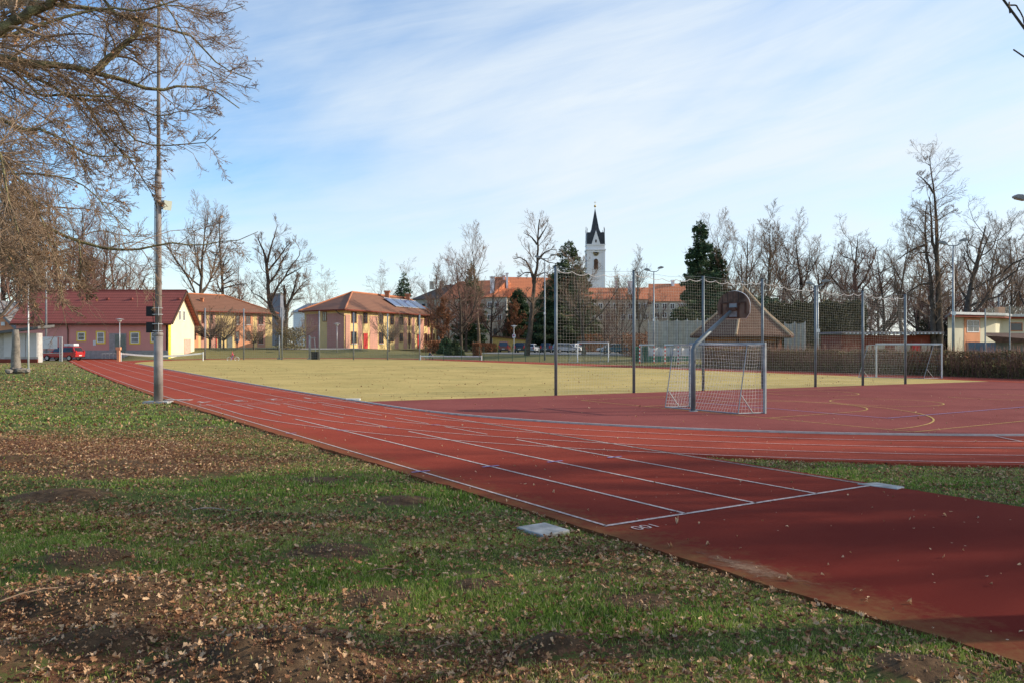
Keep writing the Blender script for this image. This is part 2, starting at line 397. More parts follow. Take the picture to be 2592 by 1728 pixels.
def empty(name, loc=(0, 0, 0), rz=0, label=None, catg=None, group=None):
    o = bpy.data.objects.new(name, None); o.empty_display_size = .3; link(o); o.location = loc; o.rotation_euler = (0, 0, rz)
    if label: tag(o, label, catg, group)
    return o
def dup(o, loc=None, rz=None, scale=None, label=None, group=None, name=None):
    def cp(q, par):
        c = q.copy(); COL.objects.link(c)
        if par is not None: c.parent = par
        for ch in [x for x in q.children]: cp(ch, c)
        return c
    c = cp(o, None)
    if loc is not None: c.location = loc
    if rz is not None: c.rotation_euler = (0, 0, rz)
    if scale is not None: c.scale = scale if isinstance(scale, (tuple, list)) else (scale,)*3
    if label: c['label'] = label
    if group: c['group'] = group
    return c
def struct(o): o['kind'] = 'structure'; return o
def sheet(name, poly, z, m, skirt=.07):
    """flat polygon with a small vertical edge"""
    mb = MB(); n = len(poly)
    top = [(p[0], p[1], z) for p in poly]; bot = [(p[0], p[1], z-skirt) for p in poly]
    ar = sum(poly[i][0]*poly[(i+1) % n][1]-poly[(i+1) % n][0]*poly[i][1] for i in range(n))
    f = tuple(range(n)); sd = [(i, n+i, n+(i+1) % n, (i+1) % n) for i in range(n)]
    if ar < 0: f = f[::-1]; sd = [q[::-1] for q in sd]
    mb.add(top+bot, [f]+sd); return struct(mb.build(name, m))
def strip(pts, w, z, mb, closed=False, dash=None):
    """flat ribbon of width w along 2D points"""
    pts = [Vector((p[0], p[1])) for p in pts]; n = len(pts); L = []; Rr = []
    for i, p in enumerate(pts):
        t = (pts[(i+1) % n]-pts[i-1]) if closed else (pts[min(i+1, n-1)]-pts[max(i-1, 0)])
        t.normalize(); nn = Vector((-t.y, t.x))*w/2; L.append((*(p+nn), z)); Rr.append((*(p-nn), z))
    m = n if closed else n-1
    mb.add(L+Rr, [(n+i, n+(i+1) % n, (i+1) % n, i) for i in range(m)])

# ------------------------------------------------------------------ camera, light, sky
cam = bpy.data.cameras.new('camera'); co = bpy.data.objects.new('camera', cam); link(co)
co.location = (0, 0, HC); co.rotation_euler = (R(90), 0, 0)
cam.sensor_width = 36; cam.lens = F/2592*36; cam.shift_y = (Y0-864)/2592; cam.clip_start = .1; cam.clip_end = 6000
SC.camera = co
SUN_AZ, SUN_EL = R(84), R(23)
sd = Vector((math.sin(SUN_AZ)*math.cos(SUN_EL), math.cos(SUN_AZ)*math.cos(SUN_EL), math.sin(SUN_EL)))
sl = bpy.data.lights.new('sun', 'SUN'); sl.energy = 5.0; sl.angle = R(.55); sl.color = (1, .88, .70)
so = bpy.data.objects.new('sun', sl); link(so); so.rotation_euler = (-sd).to_track_quat('-Z', 'Y').to_euler()
wd = bpy.data.worlds.new('World'); SC.world = wd; wd.use_nodes = True
def world():
    nt = wd.node_tree; N = nt.nodes; L = nt.links; bg = N['Background']
    sky = N.new('ShaderNodeTexSky'); sky.sky_type = 'NISHITA'; sky.sun_disc = False
    sky.sun_elevation = SUN_EL; sky.sun_rotation = SUN_AZ; sky.altitude = 400; sky.air_density = 1.0; sky.dust_density = .6; sky.ozone_density = 2.5
    hs = N.new('ShaderNodeHueSaturation'); hs.inputs['Saturation'].default_value = 1.15; hs.inputs['Value'].default_value = 1.6; L.new(sky.outputs[0], hs.inputs['Color']); L.new(hs.outputs[0], bg.inputs[0]); bg.inputs[1].default_value = .15
    tc = N.new('ShaderNodeTexCoord'); sp = N.new('ShaderNodeSeparateXYZ'); L.new(tc.outputs['Generated'], sp.inputs[0])
    def M(op, a, b=None, cl=False):
        n = N.new('ShaderNodeMath'); n.operation = op; n.use_clamp = cl
        for i, q in enumerate((a, b)):
            if q is None: continue
            if isinstance(q, (int, float)): n.inputs[i].default_value = q
            else: L.new(q, n.inputs[i])
        return n.outputs[0]
    # project the direction on a high cloud plane
    ua = M('ARCTAN2', sp.outputs['X'], sp.outputs['Y']); va = M('ARCSINE', sp.outputs['Z'])
    cb = N.new('ShaderNodeCombineXYZ'); L.new(ua, cb.inputs[0]); L.new(M('SUBTRACT', va, M('MULTIPLY', ua, .22)), cb.inputs[1])
    def layer(rot, scl, nscale, detail, rough, dist=.4):
        mp = N.new('ShaderNodeMapping'); mp.inputs['Rotation'].default_value = (0, 0, R(rot)); mp.inputs['Scale'].default_value = scl
        L.new(cb.outputs[0], mp.inputs[0]); n = N.new('ShaderNodeTexNoise'); n.inputs['Scale'].default_value = nscale; n.inputs['Detail'].default_value = detail
        n.inputs['Roughness'].default_value = rough; n.inputs['Distortion'].default_value = dist; L.new(mp.outputs[0], n.inputs['Vector']); return n.outputs['Fac']
    a = layer(4, (1.0, 3.4, 1), 1.9, 8, .52, .5)
    b = layer(-6, (1.2, 9, 1), 2.4, 10, .62, .7)
    g = M('ADD', M('MULTIPLY', ua, 1.25), M('MULTIPLY', va, -1.0))
    g = M('ADD', g, .99)
    g = M('MINIMUM', M('MAXIMUM', g, -.2), .86)
    f = M('ADD', M('MULTIPLY', M('SUBTRACT', a, .5), 1.8), M('MULTIPLY', M('SUBTRACT', b, .5), .75))
    f = M('ADD', f, g, True)
    f = M('MULTIPLY', f, .93)
    bg2 = N.new('ShaderNodeBackground'); bg2.inputs[0].default_value = (.86, .94, 1.0, 1); bg2.inputs[1].default_value = 1.0
    mx = N.new('ShaderNodeMixShader'); L.new(f, mx.inputs[0]); L.new(bg.outputs[0], mx.inputs[1]); L.new(bg2.outputs[0], mx.inputs[2])
    L.new(mx.outputs[0], N['World Output'].inputs[0])
world()
SC.view_settings.view_transform = 'Standard'; SC.view_settings.look = 'None'; SC.view_settings.exposure = 0

# ------------------------------------------------------------------ ground sheet
def build_ground():
    a0 = np.linspace(R(-40), R(40), 420); a1 = np.linspace(R(40), R(320), 90)[1:-1]
    ang = np.concatenate([a0, a1]); nA = len(ang)
    rr = np.concatenate([np.linspace(.4, 3.5, 8)[:-1], 3.5*np.exp(np.linspace(0, math.log(30/3.5), 230))[:-1], 30*np.exp(np.linspace(0, math.log(200/30.), 130))[:-1], 200*np.exp(np.linspace(0, math.log(20), 22))])
    A, RR = np.meshgrid(ang, rr, indexing='ij'); X = np.sin(A)*RR; Y = np.cos(A)*RR
    Z = ground_h(X, Y); n = len(rr)
    V = np.stack([X, Y, Z], -1).reshape(-1, 3)
    i, j = np.meshgrid(np.arange(nA), np.arange(n-1), indexing='ij'); i2 = (i+1) % nA
    Fq = np.stack([i*n+j, i*n+j+1, i2*n+j+1, i2*n+j], -1).reshape(-1, 4)[:, ::-1]
    s, t = st(X, Y)
    fl = sstep((Y-22)/25)
    lit = litter_f(X, Y)*(1-.45*fl); far = np.clip(sstep((Y-45)/30), 0, 1)
    o = np_mesh('ground', V, Fq, M_['ground'], attr={'litter': (lit*(1-far)).ravel(), 'dirt': (dirt_f(X, Y)*(1-fl)).ravel(), 'dry': np.clip(far+.35*fl*(nz(X, Y, .3)+.3), 0, 1).ravel()}, smooth=True)
    struct(o)
build_ground()

# ------------------------------------------------------------------ track, court, field
def arc_pts(cs, r, a0, a1, n, z=0):  # angle measured in track frame from -t direction toward -s (near) or +s
    return [(cs+r*math.sin(a0+(a1-a0)*i/n), CT-r*math.cos(a0+(a1-a0)*i/n)) for i in range(n+1)]
def oval(r, wt=0.0):
    """closed outline in s,t"""
    pts = []
    pts += arc_pts(CS0, r, 0, -math.pi, 48)                      # near curve, home -> back
    pts += [(CS0+(CS1-CS0)*i/12, CT+r) for i in range(1, 12)]
    pts += arc_pts(CS1, r, math.pi, 0, 48)
    pts += [(CS1-(CS1-CS0)*i/20, CT-r) for i in range(1, 20)]
    return pts
inner = [W(s, t) for s, t in oval(RI)]
outer = [W(s, t) for s, t in oval(RO)]
# ring as quads
def ring_sheet():
    n = len(inner); z = .008; mb = MB()
    mb.add([(p.x, p.y, z) for p in inner]+[(p.x, p.y, z) for p in outer]+[(p.x, p.y, z-.08) for p in outer],
           [(i, (i+1) % n, n+(i+1) % n, n+i) for i in range(n)]+[(n+i, n+(i+1) % n, 2*n+(i+1) % n, 2*n+i) for i in range(n)])
    o = mb.build('running_track', M_['track'])
    import bmesh
    bm = bmesh.new(); bm.from_mesh(o.data); bmesh.ops.recalc_face_normals(bm, faces=bm.faces); 
    if sum(f.normal.z for f in bm.faces) < 0: bmesh.ops.reverse_faces(bm, faces=bm.faces)
    bm.to_mesh(o.data); bm.free(); struct(o)
ring_sheet()
lft = [W(s, -.27+.05*float(nz(s, 0*s, 2.5))+.03*float(nz(s, 3+0*s, 9.))) for s in np.concatenate([np.arange(-14, 30, .12), np.arange(30, 130, 1.0)])]
rgt = [W(s, 5.05) for s in np.arange(-14, 130.1, 2.0)]
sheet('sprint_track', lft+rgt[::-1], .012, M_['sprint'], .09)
NETA, NETB = Vector((1.62, 32.4)), Vector((20.0, 41.6))
# field: inner outline beyond the net line ; court: inner outline before it
def side(p): d = NETB-NETA; q = Vector((p[0], p[1]))-NETA; return d.x*q.y-d.y*q.x
def clip(poly, sgn):
    out = []; n = len(poly)
    for i in range(n):
        a, b = poly[i], poly[(i+1) % n]; sa, sb = side(a)*sgn, side(b)*sgn
        if sa >= 0: out.append(a)
        if sa*sb < 0: k = sa/(sa-sb); out.append((a[0]+(b[0]-a[0])*k, a[1]+(b[1]-a[1])*k))
    return out
ip = [(p.x, p.y) for p in inner]
sheet('sports_field', clip(ip, 1), .002, M_['field'], .05)
sheet('ball_court', clip(ip, -1), .005, M_['court'], .05)

# painted lines
lm = MB(); LZ = .018; lw = .045
def tl(pts, w=lw, mb=None, z=LZ): strip([W(s, t) for s, t in pts], w, z, mb or lm)
for i, t in enumerate([0, 1.22, 2.44, 3.66, 4.88]):
    s0 = [0, 14.7, 10.2, 7.5, 5.2][i]
    tl([(s, t) for s in np.arange(20 if i else 0, 127, 2.0)])
    if i:
        tl([(0, t), (s0, t)], .055)
        q = s0+1.2
        while q < 19.5: tl([(q, t), (min(q+2.0, 20), t)]); q += 2.9
tl([(0, -.03), (0, 4.92)], .06)
tl([(0, 4.90), (14, 4.90)], .05)
for i in range(1, 5):
    pts = []
    for k in range(0, 80):
        a = -math.pi*k/79
        w = 1.22+(1.07-1.22)*min(1, -a/.9)
        r = RI+.05+i*w-(.10 if i == 4 else 0)
        pts.append((CS0+r*math.sin(a), CT-r*math.cos(a)))
    pts = [(20.5, CT-RI-.05-i*1.22+.0)]+pts if i < 4 else [(21.5, .42), (19, .42)]+pts
    strip([W(*p) for p in pts], lw, LZ+.003, lm)
    strip([W(s, CT+RI+i*1.07) for s in np.arange(CS0, CS1, 4)], lw, LZ, lm)
    strip([W(*p) for p in arc_pts(CS1, RI+i*1.1, math.pi, 0.35, 50)], lw, LZ, lm)
tl([(21.3, -.02), (21.3, 5.15)]); tl([(24.6, 0), (24.6, 1.22)])
strip([W(21.0-1.8*math.sin(q*.5), 0.1+q*5.05/1.0) for q in np.linspace(0, 1, 12)], lw, LZ+.006, lm)
# short stagger mark on the near curve
a = -.98; strip([W(CS0+r*math.sin(a), CT-r*math.cos(a)) for r in (RI+.1, RI+1.1)], .06, LZ+.006, lm)
a = -1.30; strip([W(CS0+r*math.sin(a), CT-r*math.cos(a)) for r in (RI+1.2, RI+2.15)], .07, LZ+.006, lm)
o = lm.build('track_lines', M_['line']); struct(o)
bl = MB()
for t in [0, 1.22, 2.44, 3.66]:
    tl([(4.6-.1*t, t-.18), (4.6-.1*t, t+.14)], .05, bl, LZ+.008)
    tl([(11.2, t-.12), (11.2, t+.12)], .04, bl, LZ+.008)
# yellow and blue court markings
yl = MB(); K = np.array([9.27, 19.06])
def kp(a, b): p = K+U2*a+V2*b; return (p[0], p[1])      # a along u, b along v
def toK(X, Y): r = np.array([X, Y])-K; return r@U2, r@V2
strip([kp(0, 0), kp(12.6, 0)], .05, .012, yl); strip([kp(0, 0), kp(0, 15)], .05, .012, yl)
gc = np.array([6.55, 25.25]); ga, gb = toK(*gc)
def arcK(a, b, r, q0, q1, n=32): return [kp(a+r*math.cos(R(q0+(q1-q0)*i/n)), b+r*math.sin(R(q0+(q1-q0)*i/n))) for i in range(n+1)]
strip(arcK(ga, gb-.9, 6.1, 180, 20), .05, .014, yl)
strip([kp(ga-2.5, 0), kp(ga-2.5, gb+2.6)]+arcK(ga, gb+2.6, 2.5, 180, 0)[1:]+[kp(ga+2.5, 0)], .05, .016, yl)
strip(arcK(ga-.6, gb+7.2, 1.8, 0, 360), .05, .012, yl)
strip(arcK(ga+4.2, gb+9.5, 1.8, 60, 300), .05, .012, yl)
strip(arcK(ga-1.0, gb+13.5, 1.8, 60, 300), .05, .012, yl)
strip([kp(12.6, 0), kp(12.6, 16)], .05, .012, yl)
struct(yl.build('yellow_court_lines', M_['yline']))
strip([kp(ga-4.3, gb+1.6), kp(ga-4.3, gb+11)], .05, .020, bl); strip([kp(ga-4.3, gb+1.6), kp(ga+3, gb+1.6)], .05, .020, bl)
struct(bl.build('blue_court_lines', M_['bline']))
# inner kerb (white metal edging)
kb = MB(); kpts = [W(s, t) for s, t in oval(RI-.03)]
nK = len(kpts)
idx = list(range(0, 30))[::-1]+[nK-1-i for i in range(0, 19)]
kk = [kpts[i] for i in idx]
strip(kk, .05, .05, kb)
for sgn in (1, -1):
    vs = []
    for i, p in enumerate(kk):
        t = (kk[min(i+1, len(kk)-1)]-kk[max(i-1, 0)]).to_2d().normalized(); vs.append((p.x-t.y*.025*sgn, p.y+t.x*.025*sgn))
    n = len(vs); kb.add([(x, y, -.02) for x, y in vs]+[(x, y, .05) for x, y in vs], [(i, i+1, n+i+1, n+i) for i in range(n-1)])
struct(kb.build('track_kerb', M_['kerbw']))
# lane numbers (curves turned to meshes)
def text(txt, loc, size, rot, m, name, ext=0.0, parent=None, label=None):
    cu = bpy.data.curves.new(name, 'FONT'); cu.body = txt; cu.size = size; cu.align_x = 'CENTER'; cu.align_y = 'CENTER'; cu.extrude = ext
    t = bpy.data.objects.new(name, cu); COL.objects.link(t); dg = bpy.context.evaluated_depsgraph_get(); dg.update()
    me = bpy.data.meshes.new_from_object(t.evaluated_get(dg)); bpy.data.objects.remove(t); me.materials.clear(); me.materials.append(m)
    o = bpy.data.objects.new(name, me); link(o, parent); o.location = loc; o.rotation_euler = rot; return o
nrot = math.atan2(-U2[1], -U2[0])-math.pi/2
for i in range(4):
    p = W(22.7, .61+1.22*i, LZ+.004); struct(text(str(4-i), p, 1.1, (0, 0, nrot), M_['line'], 'lane_number'))
struct(text('100', W(-.28, .32, LZ+.004), .24, (0, 0, nrot), M_['line'], 'distance_number'))
# sand patch washed on the track edge
sp_ = MB(); n = 40
pp = [W(-2.05+1.0*math.cos(q)*(1+.2*math.sin(3*q)), -.02+.32*math.sin(q)*(1+.25*math.sin(5*q))) for q in np.linspace(0, 2*math.pi, n, endpoint=False)]
sm = surf_mat('washed_sand', (.24, .14, .09), (.33, .20, .13), (.4, .3, .2), sc=2)
# fade the sand out toward its rim
def fade(m):
    nt = m.node_tree; N = nt.nodes; L = nt.links; b = N['Principled BSDF']
    a = N.new('ShaderNodeAttribute'); a.attribute_name = 'v'
    tc = N.new('ShaderNodeTexCoord'); n_ = N.new('ShaderNodeTexNoise'); n_.inputs['Scale'].default_value = 18; n_.inputs['Detail'].default_value = 8; L.new(tc.outputs['Object'], n_.inputs['Vector'])
    mm = N.new('ShaderNodeMath'); mm.operation = 'ADD'; L.new(a.outputs['Fac'], mm.inputs[0]); L.new(n_.outputs['Fac'], mm.inputs[1])
    m2 = N.new('ShaderNodeMath'); m2.operation = 'MULTIPLY_ADD'; m2.use_clamp = True; L.new(mm.outputs[0], m2.inputs[0]); m2.inputs[1].default_value = 1.5; m2.inputs[2].default_value = -1.2
    L.new(m2.outputs[0], b.inputs['Alpha'])
fade(sm)
cpt = W(-2.05, -.02)
V = [(cpt.x, cpt.y, .0165)]+[(p.x, p.y, .0165) for p in pp]
o = np_mesh('sand_patch', V, [(0, 1+i, 1+(i+1) % n) for i in range(n)], sm, attr={'v': [.9]+[-.1]*n}); struct(o)

# car park and paths beyond
def patch(name, pts, m, dz=.02):
    mb = MB(); g = []
    (x0, y0), (x1, y1), (x2, y2), (x3, y3) = pts; nx, ny = 30, 8
    V = []
    for i in range(nx+1):
        for j in range(ny+1):
            a, b = i/nx, j/ny
            X = (x0*(1-a)+x1*a)*(1-b)+(x3*(1-a)+x2*a)*b; Y = (y0*(1-a)+y1*a)*(1-b)+(y3*(1-a)+y2*a)*b
            V.append((X, Y, float(base_h(np.array([X]), np.array([Y]))[0])+dz))
    Fq = [(i*(ny+1)+j, (i+1)*(ny+1)+j, (i+1)*(ny+1)+j+1, i*(ny+1)+j+1) for i in range(nx) for j in range(ny)]
    o = np_mesh(name, V, Fq, m); struct(o)
patch('car_park', [(-8, 128), (36, 92), (60, 130), (4, 160)], M_['asphalt'])
patch('footpath', [(-60, 118), (-22, 122), (-22, 126), (-58, 122)], M_['paving'])
patch('paved_yard', [(-66, 94), (-55.5, 94), (-54, 103), (-68, 103)], M_['paving'], .03)

# ------------------------------------------------------------------ BUILDINGS
def win(parent, p0, d, w, z0, z1, fm=None, gm=None, n=None, bars=(1, 1), fw=.09, proud=.05, name='window', surround=None):
    """window on a wall: p0 = left end (Vector xy) as seen from outside, d = unit direction along wall, n = outward normal"""
    p0 = Vector((p0[0], p0[1])); d = Vector(d).normalized(); n = Vector(n).normalized(); fm = fm or M_['white']; gm = gm or M_['glass']
    def bx(mb, a0, a1, b0, b1, c0, c1):
        vs = []
        for c in (c0, c1):
            for (a, b) in ((a0, b0), (a1, b0), (a1, b1), (a0, b1)):
                q = p0+d*a+n*c; vs.append((q.x, q.y, b))
        mb.add(vs, [(0, 3, 2, 1), (4, 5, 6, 7), (0, 1, 5, 4), (1, 2, 6, 5), (2, 3, 7, 6), (3, 0, 4, 7)])
    f = MB(); bx(f, 0, fw, z0, z1, 0.0, proud); bx(f, w-fw, w, z0, z1, 0.0, proud); bx(f, fw, w-fw, z0, z0+fw, 0.0, proud); bx(f, fw, w-fw, z1-fw, z1, 0.0, proud)
    nx, ny = bars
    for i in range(1, nx): a = w*i/nx; bx(f, a-fw*.35, a+fw*.35, z0+fw, z1-fw, 0.0, proud*.9)
    for i in range(1, ny): b = z0+(z1-z0)*i/ny; bx(f, fw, w-fw, b-fw*.35, b+fw*.35, 0.0, proud*.85)
    fo = f.build(name, fm, parent)
    g = MB(); bx(g, fw, w-fw, z0+fw, z1-fw, 0.0, proud*.4); g.build('pane', gm, fo)
    if surround:
        s = MB(); e = .16
        bx(s, -e, 0, z0-e, z1+e, 0, .03); bx(s, w, w+e, z0-e, z1+e, 0, .03); bx(s, 0, w, z1, z1+e, 0, .03); bx(s, 0, w, z0-e, z0, 0, .03)
        s.build('surround', surround, fo)
    return fo
def wallpanel(p0, d, w, z0, z1, n, off, th, m, name, parent):
    p0 = Vector((p0[0], p0[1])); d = Vector(d).normalized(); n = Vector(n).normalized(); mb = MB(); vs = []
    for c in (off, off+th):
        for (a, b) in ((0, z0), (w, z0), (w, z1), (0, z1)):
            q = p0+d*a+n*c; vs.append((q.x, q.y, b))
    mb.add(vs, [(0, 3, 2, 1), (4, 5, 6, 7), (0, 1, 5, 4), (1, 2, 6, 5), (2, 3, 7, 6), (3, 0, 4, 7)])
    return mb.build(name, m, parent)
def zpx(y, D): return HC-(y-Y0)*D/F
def xpx(x, D): return (x-1296)*D/F

# --- pink clubhouse
def clubhouse():
    b = empty('clubhouse', (-52, 105, 0), label='long pink clubhouse with a steep dark red tiled roof and a pale yellow gable', catg='building')
    inv = Matrix.Translation((52, -105, 0))
    X0, X1, Ya, Yb = -63.0, -43.7, 105.0, 113.6; ze, zr = zpx(813, 105), zpx(741, 109.3); ym = (Ya+Yb)/2; zb = .1
    gz = zpx(894.5, 105)
    m = MB(inv); m.box(((X0+X1)/2-.01, ym, (zb+ze)/2), (X1-X0-.02, Yb-Ya, ze-zb)); m.build('wall', M_['pink'], b)
    g = MB(inv); prf = [(Ya+.0, zb), (Yb, zb), (Yb, ze), (ym, zr-.25), (Ya, ze)]
    g.add([(X1-.25, y, z) for y, z in prf]+[(X1+.03, y, z) for y, z in prf], [(4, 3, 2, 1, 0), (5, 6, 7, 8, 9)]+[(i, (i+1) % 5, 5+(i+1) % 5, 5+i) for i in range(5)])
    g.build('gable_wall', M_['cream'], b)
    # roof slabs
    ov = .55; sl_ = (zr-ze)/(ym-Ya)
    r = MB(inv)
    xa, xb = X0-.5, X1+.65; ze2 = ze-ov*sl_
    for sgn, yy in ((1, Ya-ov), (-1, Yb+ov)):
        n = Vector((0, -sl_*sgn, 1)).normalized(); vs = [(xa, yy, ze2+.25), (xb, yy, ze2+.25), (xb, ym, zr+.25), (xa, ym, zr+.25)]
        if sgn < 0: vs = vs[::-1]
        r.slab(vs, n, .22)
    ro = r.build('roof', M_['roofred'], b)
    v = MB(inv)
    for sgn, yy in ((1, Ya-ov), (-1, Yb+ov)):
        n = Vector((0, -sl_*sgn, 1)).normalized(); vs = [(xb+.01, yy, ze2+.27), (xb+.12, yy, ze2+.27), (xb+.12, ym, zr+.27), (xb+.01, ym, zr+.27)]
        if sgn < 0: vs = vs[::-1]
        v.slab(vs, n, .3)
    v.build('verge_board', M_['hutdark'], ro)
    v = MB(inv); v.tube([(xa, ym, zr+.27), (xb, ym, zr+.27)], .13, 8); v.build('ridge_tile', M_['roofred'], ro)
    for k in range(6): v = MB(inv); v.box((-59+k*3.1, Ya+2.9, ze+2.9*sl_+.38), (.35, .3, .22)); v.build('roof_vent', M_['roofred'], ro)
    v = MB(inv); v.tube([(xa, Ya-ov-.05, ze2+.05), (xb, Ya-ov-.05, ze2+.05)], .09, 6); v.build('gutter', M_['hutdark'], b)
    v = MB(inv); xx = xpx(173, 105); v.tube([(xx, Ya-.4, ze2), (xx, Ya-.1, ze2-.5), (xx, Ya-.1, .4)], .07, 6); v.build('downpipe', M_['hutdark'], b)
    wallpanel((X0, Ya), (1, 0), X1-X0, zb, gz+.42, (0, -1), 0, .03, M_['plinth'], 'plinth', b).data.transform(inv)
    def W_(x0, x1, y0, y1, **k):
        f = win(b, (xpx(x0, 105), Ya), (1, 0), xpx(x1, 105)-xpx(x0, 105), zpx(y1, 105), zpx(y0, 105), n=(0, -1), bars=(1, 2), surround=M_['yframe'], **k)
        f.data.transform(inv)
        for c in f.children: c.data.transform(inv)
    W_(197, 215, 842, 861); W_(246, 264, 841, 867, gm=M_['glassg']); W_(331, 352, 842, 868, gm=M_['glassg']); W_(383, 402, 842, 865, gm=M_['glassg'])
    # doorway recess shown as grey-green porch
    x0, x1 = xpx(277, 105), xpx(320, 105)
    d = wallpanel((x0, Ya), (1, 0), x1-x0, gz, zpx(844, 105), (0, -1), 0, .06, M_['plinth'], 'doorway', b); d.data.transform(inv)
    q = wallpanel((x0+.75, Ya), (1, 0), x1-x0-.85, gz+.1, zpx(847, 105), (0, -1), .06, .03, mat('grey_green_door', (.16, .19, .16), .6), 'door', d); q.data.transform(inv)
    q = wallpanel((xpx(236, 105), Ya), (1, 0), .35, zpx(874, 105), zpx(861, 105), (0, -1), 0, .05, M_['alu'], 'notice_box', b); q.data.transform(inv)
    # gable details
    q = wallpanel((X1+.03, Ya), (0, 1), .75, zb, ze, (1, 0), 0, .03, M_['yframe'], 'corner_stripe', b); q.data.transform(inv)
    for yy in (ym-1.0, ym+.35):
        f = win(b, (X1+.03, yy), (0, 1), .6, ze+.15, ze+1.5, n=(1, 0), fw=.1); f.data.transform(inv)
        for c in f.children: c.data.transform(inv)
    q = wallpanel((X1+.03, ym+.8), (0, 1), 2.2, .6, 2.6, (1, 0), 0, .05, mat('pale_pink_door', (.62, .40, .32), .8), 'door', b); q.data.transform(inv)
clubhouse()

# --- yellow and orange house behind it and the curved one: polygonal hip-roof houses
def hip_house(name, label, plan, ridge, zb, ze, zr, ov, roofm, wallm, cornice=True):
    c = Vector((sum(p[0] for p in plan)/len(plan), sum(p[1] for p in plan)/len(plan)))
    b = empty(name, (c.x, c.y, 0), label=label, catg='building'); inv = Matrix.Translation((-c.x, -c.y, 0))
    m = MB(inv); m.prism(plan, zb, ze); m.build('wall', wallm, b)
    ex = []
    n = len(plan)
    for i in range(n):
        a = Vector(plan[i-1]); p = Vector(plan[i]); q = Vector(plan[(i+1) % n])
        n1 = (p-a).normalized(); n2 = (q-p).normalized(); n1 = Vector((n1.y, -n1.x)); n2 = Vector((n2.y, -n2.x)); k = (n1+n2); k = k/max(.5, k.dot(n1)); ex.append(p+k*ov)
    r0, r1 = Vector(ridge[0]), Vector(ridge[1]); rd = r1-r0; L = rd.length
    r = MB(inv); zo = ze-.15
    ks = [min(1, max(0, (e-r0).dot(rd)/L/L)) for e in ex]
    tops = [r0+rd*k for k in ks]
    for i in range(n):
        j = (i+1) % n; a, bq = ex[i], ex[j]; ta, tb = tops[i], tops[j]
        vs = [(a.x, a.y, zo), (bq.x, bq.y, zo), (tb.x, tb.y, zr)]
        if (ta-tb).length > .05: vs.append((ta.x, ta.y, zr))
        r.add(vs, [tuple(range(len(vs)))])
    r.add([(e.x, e.y, zo-.02) for e in ex], [tuple(range(n-1, -1, -1))])
    ro = r.build('roof', roofm, b)
    g = MB(inv); g.tube([(e.x, e.y, zo+.0) for e in ex], .14, 6, closed=True); g.build('gutter', M_['rust'], ro)
    t = MB(inv); t.tube([(r0.x, r0.y, zr+.05), (r1.x, r1.y, zr+.05)], .18, 6)
    for i in range(n):
        a = Vector(plan[i]); pa = (Vector(plan[i])-Vector(plan[i-1])).normalized(); pb = (Vector(plan[(i+1) % n])-Vector(plan[i])).normalized()
        if pa.dot(pb) < .8: t.tube([(ex[i].x, ex[i].y, zo+.08), (tops[i].x, tops[i].y, zr+.08)], .14, 6)
    t.build('ridge_tile', M_['orangetrim'], ro)
    return b, inv, ro
def ray_seg(px, a, b):
    """point on plan segment a-b seen at picture column px"""
    k = (px-1296)/F; a = Vector(a); b = Vector(b); d = b-a
    t = (k*a.y-a.x)/(d.x-k*d.y); return a+d*t, t
def facade(b, inv, seg, items, H):
    a, c = Vector(seg[0]), Vector(seg[1]); d = (c-a).normalized(); n = Vector((d.y, -d.x))
    for it in items:
        kind, x0, x1, z0, z1 = it[:5]
        p, _ = ray_seg(x0, a, c); q, _ = ray_seg(x1, a, c); w = (q-p).length
        if kind == 'panel': o = wallpanel(p, d, w, z0, z1, n, 0, .04, it[5], 'wall_panel', b)
        elif kind == 'door': o = wallpanel(p, d, w, z0, z1, n, .0, .08, it[5], 'door', b)
        elif kind == 'win':
            o = win(b, p+n*0, d, w, z0, z1, n=n, bars=(2, 1) if w > 1 else (1, 1), fm=M_['rust'], gm=it[5] if len(it) > 5 else M_['glass'], fw=.1, proud=.07)
            if len(it) > 6:
                s = wallpanel(p-d*.05, d, w+.1, z0-.12, z0-.02, n, 0, .16, M_['white'], 'sill', o); s.data.transform(inv)
        o.data.transform(inv)
        for ch in o.children:
            if ch.name.split('.')[0] != 'sill': ch.data.transform(inv)
# house B2
dr = Vector((.635, .772)); Rr = Vector((-47.3, 163)); nb = Vector((-.772, .635))
A2 = Rr-dr*29
plan2 = [tuple(A2), tuple(Rr), tuple(Rr+nb*13), tuple(A2+nb*13)]
zb2, ze2_, zr2 = .9, 7.95, 11.3
b2, inv2, ro2 = hip_house('two_storey_house', 'two storey orange and yellow house with a brown hip roof behind the clubhouse', plan2, (tuple(A2+nb*6.5+dr*6.5), tuple(Rr+nb*6.5-dr*6.5)), zb2, ze2_, zr2, .9, M_['roofbrown'], M_['yellow'])
sg = (A2, Rr); lo, hi = (2.6, 4.3), (5.6, 7.3)
its = []
for (x0, x1) in ((487, 502), (509, 523), (529, 545), (596, 615), (618, 640), (651, 671)): its.append(('panel', x0, x1, 1.2, 7.7, M_['orange'] if x0 in (487, 596, 618) else M_['pinks']))
facade(b2, inv2, sg, its, 0)
its = [('win', 488, 496, *hi), ('win', 511, 517, *hi), ('win', 532, 539, *hi), ('win', 597, 607, *hi, M_['glassg'], 1), ('win', 622, 634, *hi, M_['glassg'], 1), ('win', 654, 666, *hi, M_['glass'], 1),
       ('win', 489, 496, *lo), ('win', 510, 516, *lo), ('win', 533, 538, *lo), ('win', 595, 606, *lo, M_['glassg'], 1), ('win', 622, 634, *lo, M_['glassg'], 1), ('win', 654, 666, 1.9, 4.3, M_['glass'], 1),
       ('door', 553, 560, 1.2, 3.8, M_['glass']), ('door', 546, 549, 1.2, 4.0, M_['redpaint']), ('door', 575, 588, 1.2, 3.6, M_['glassg'])]
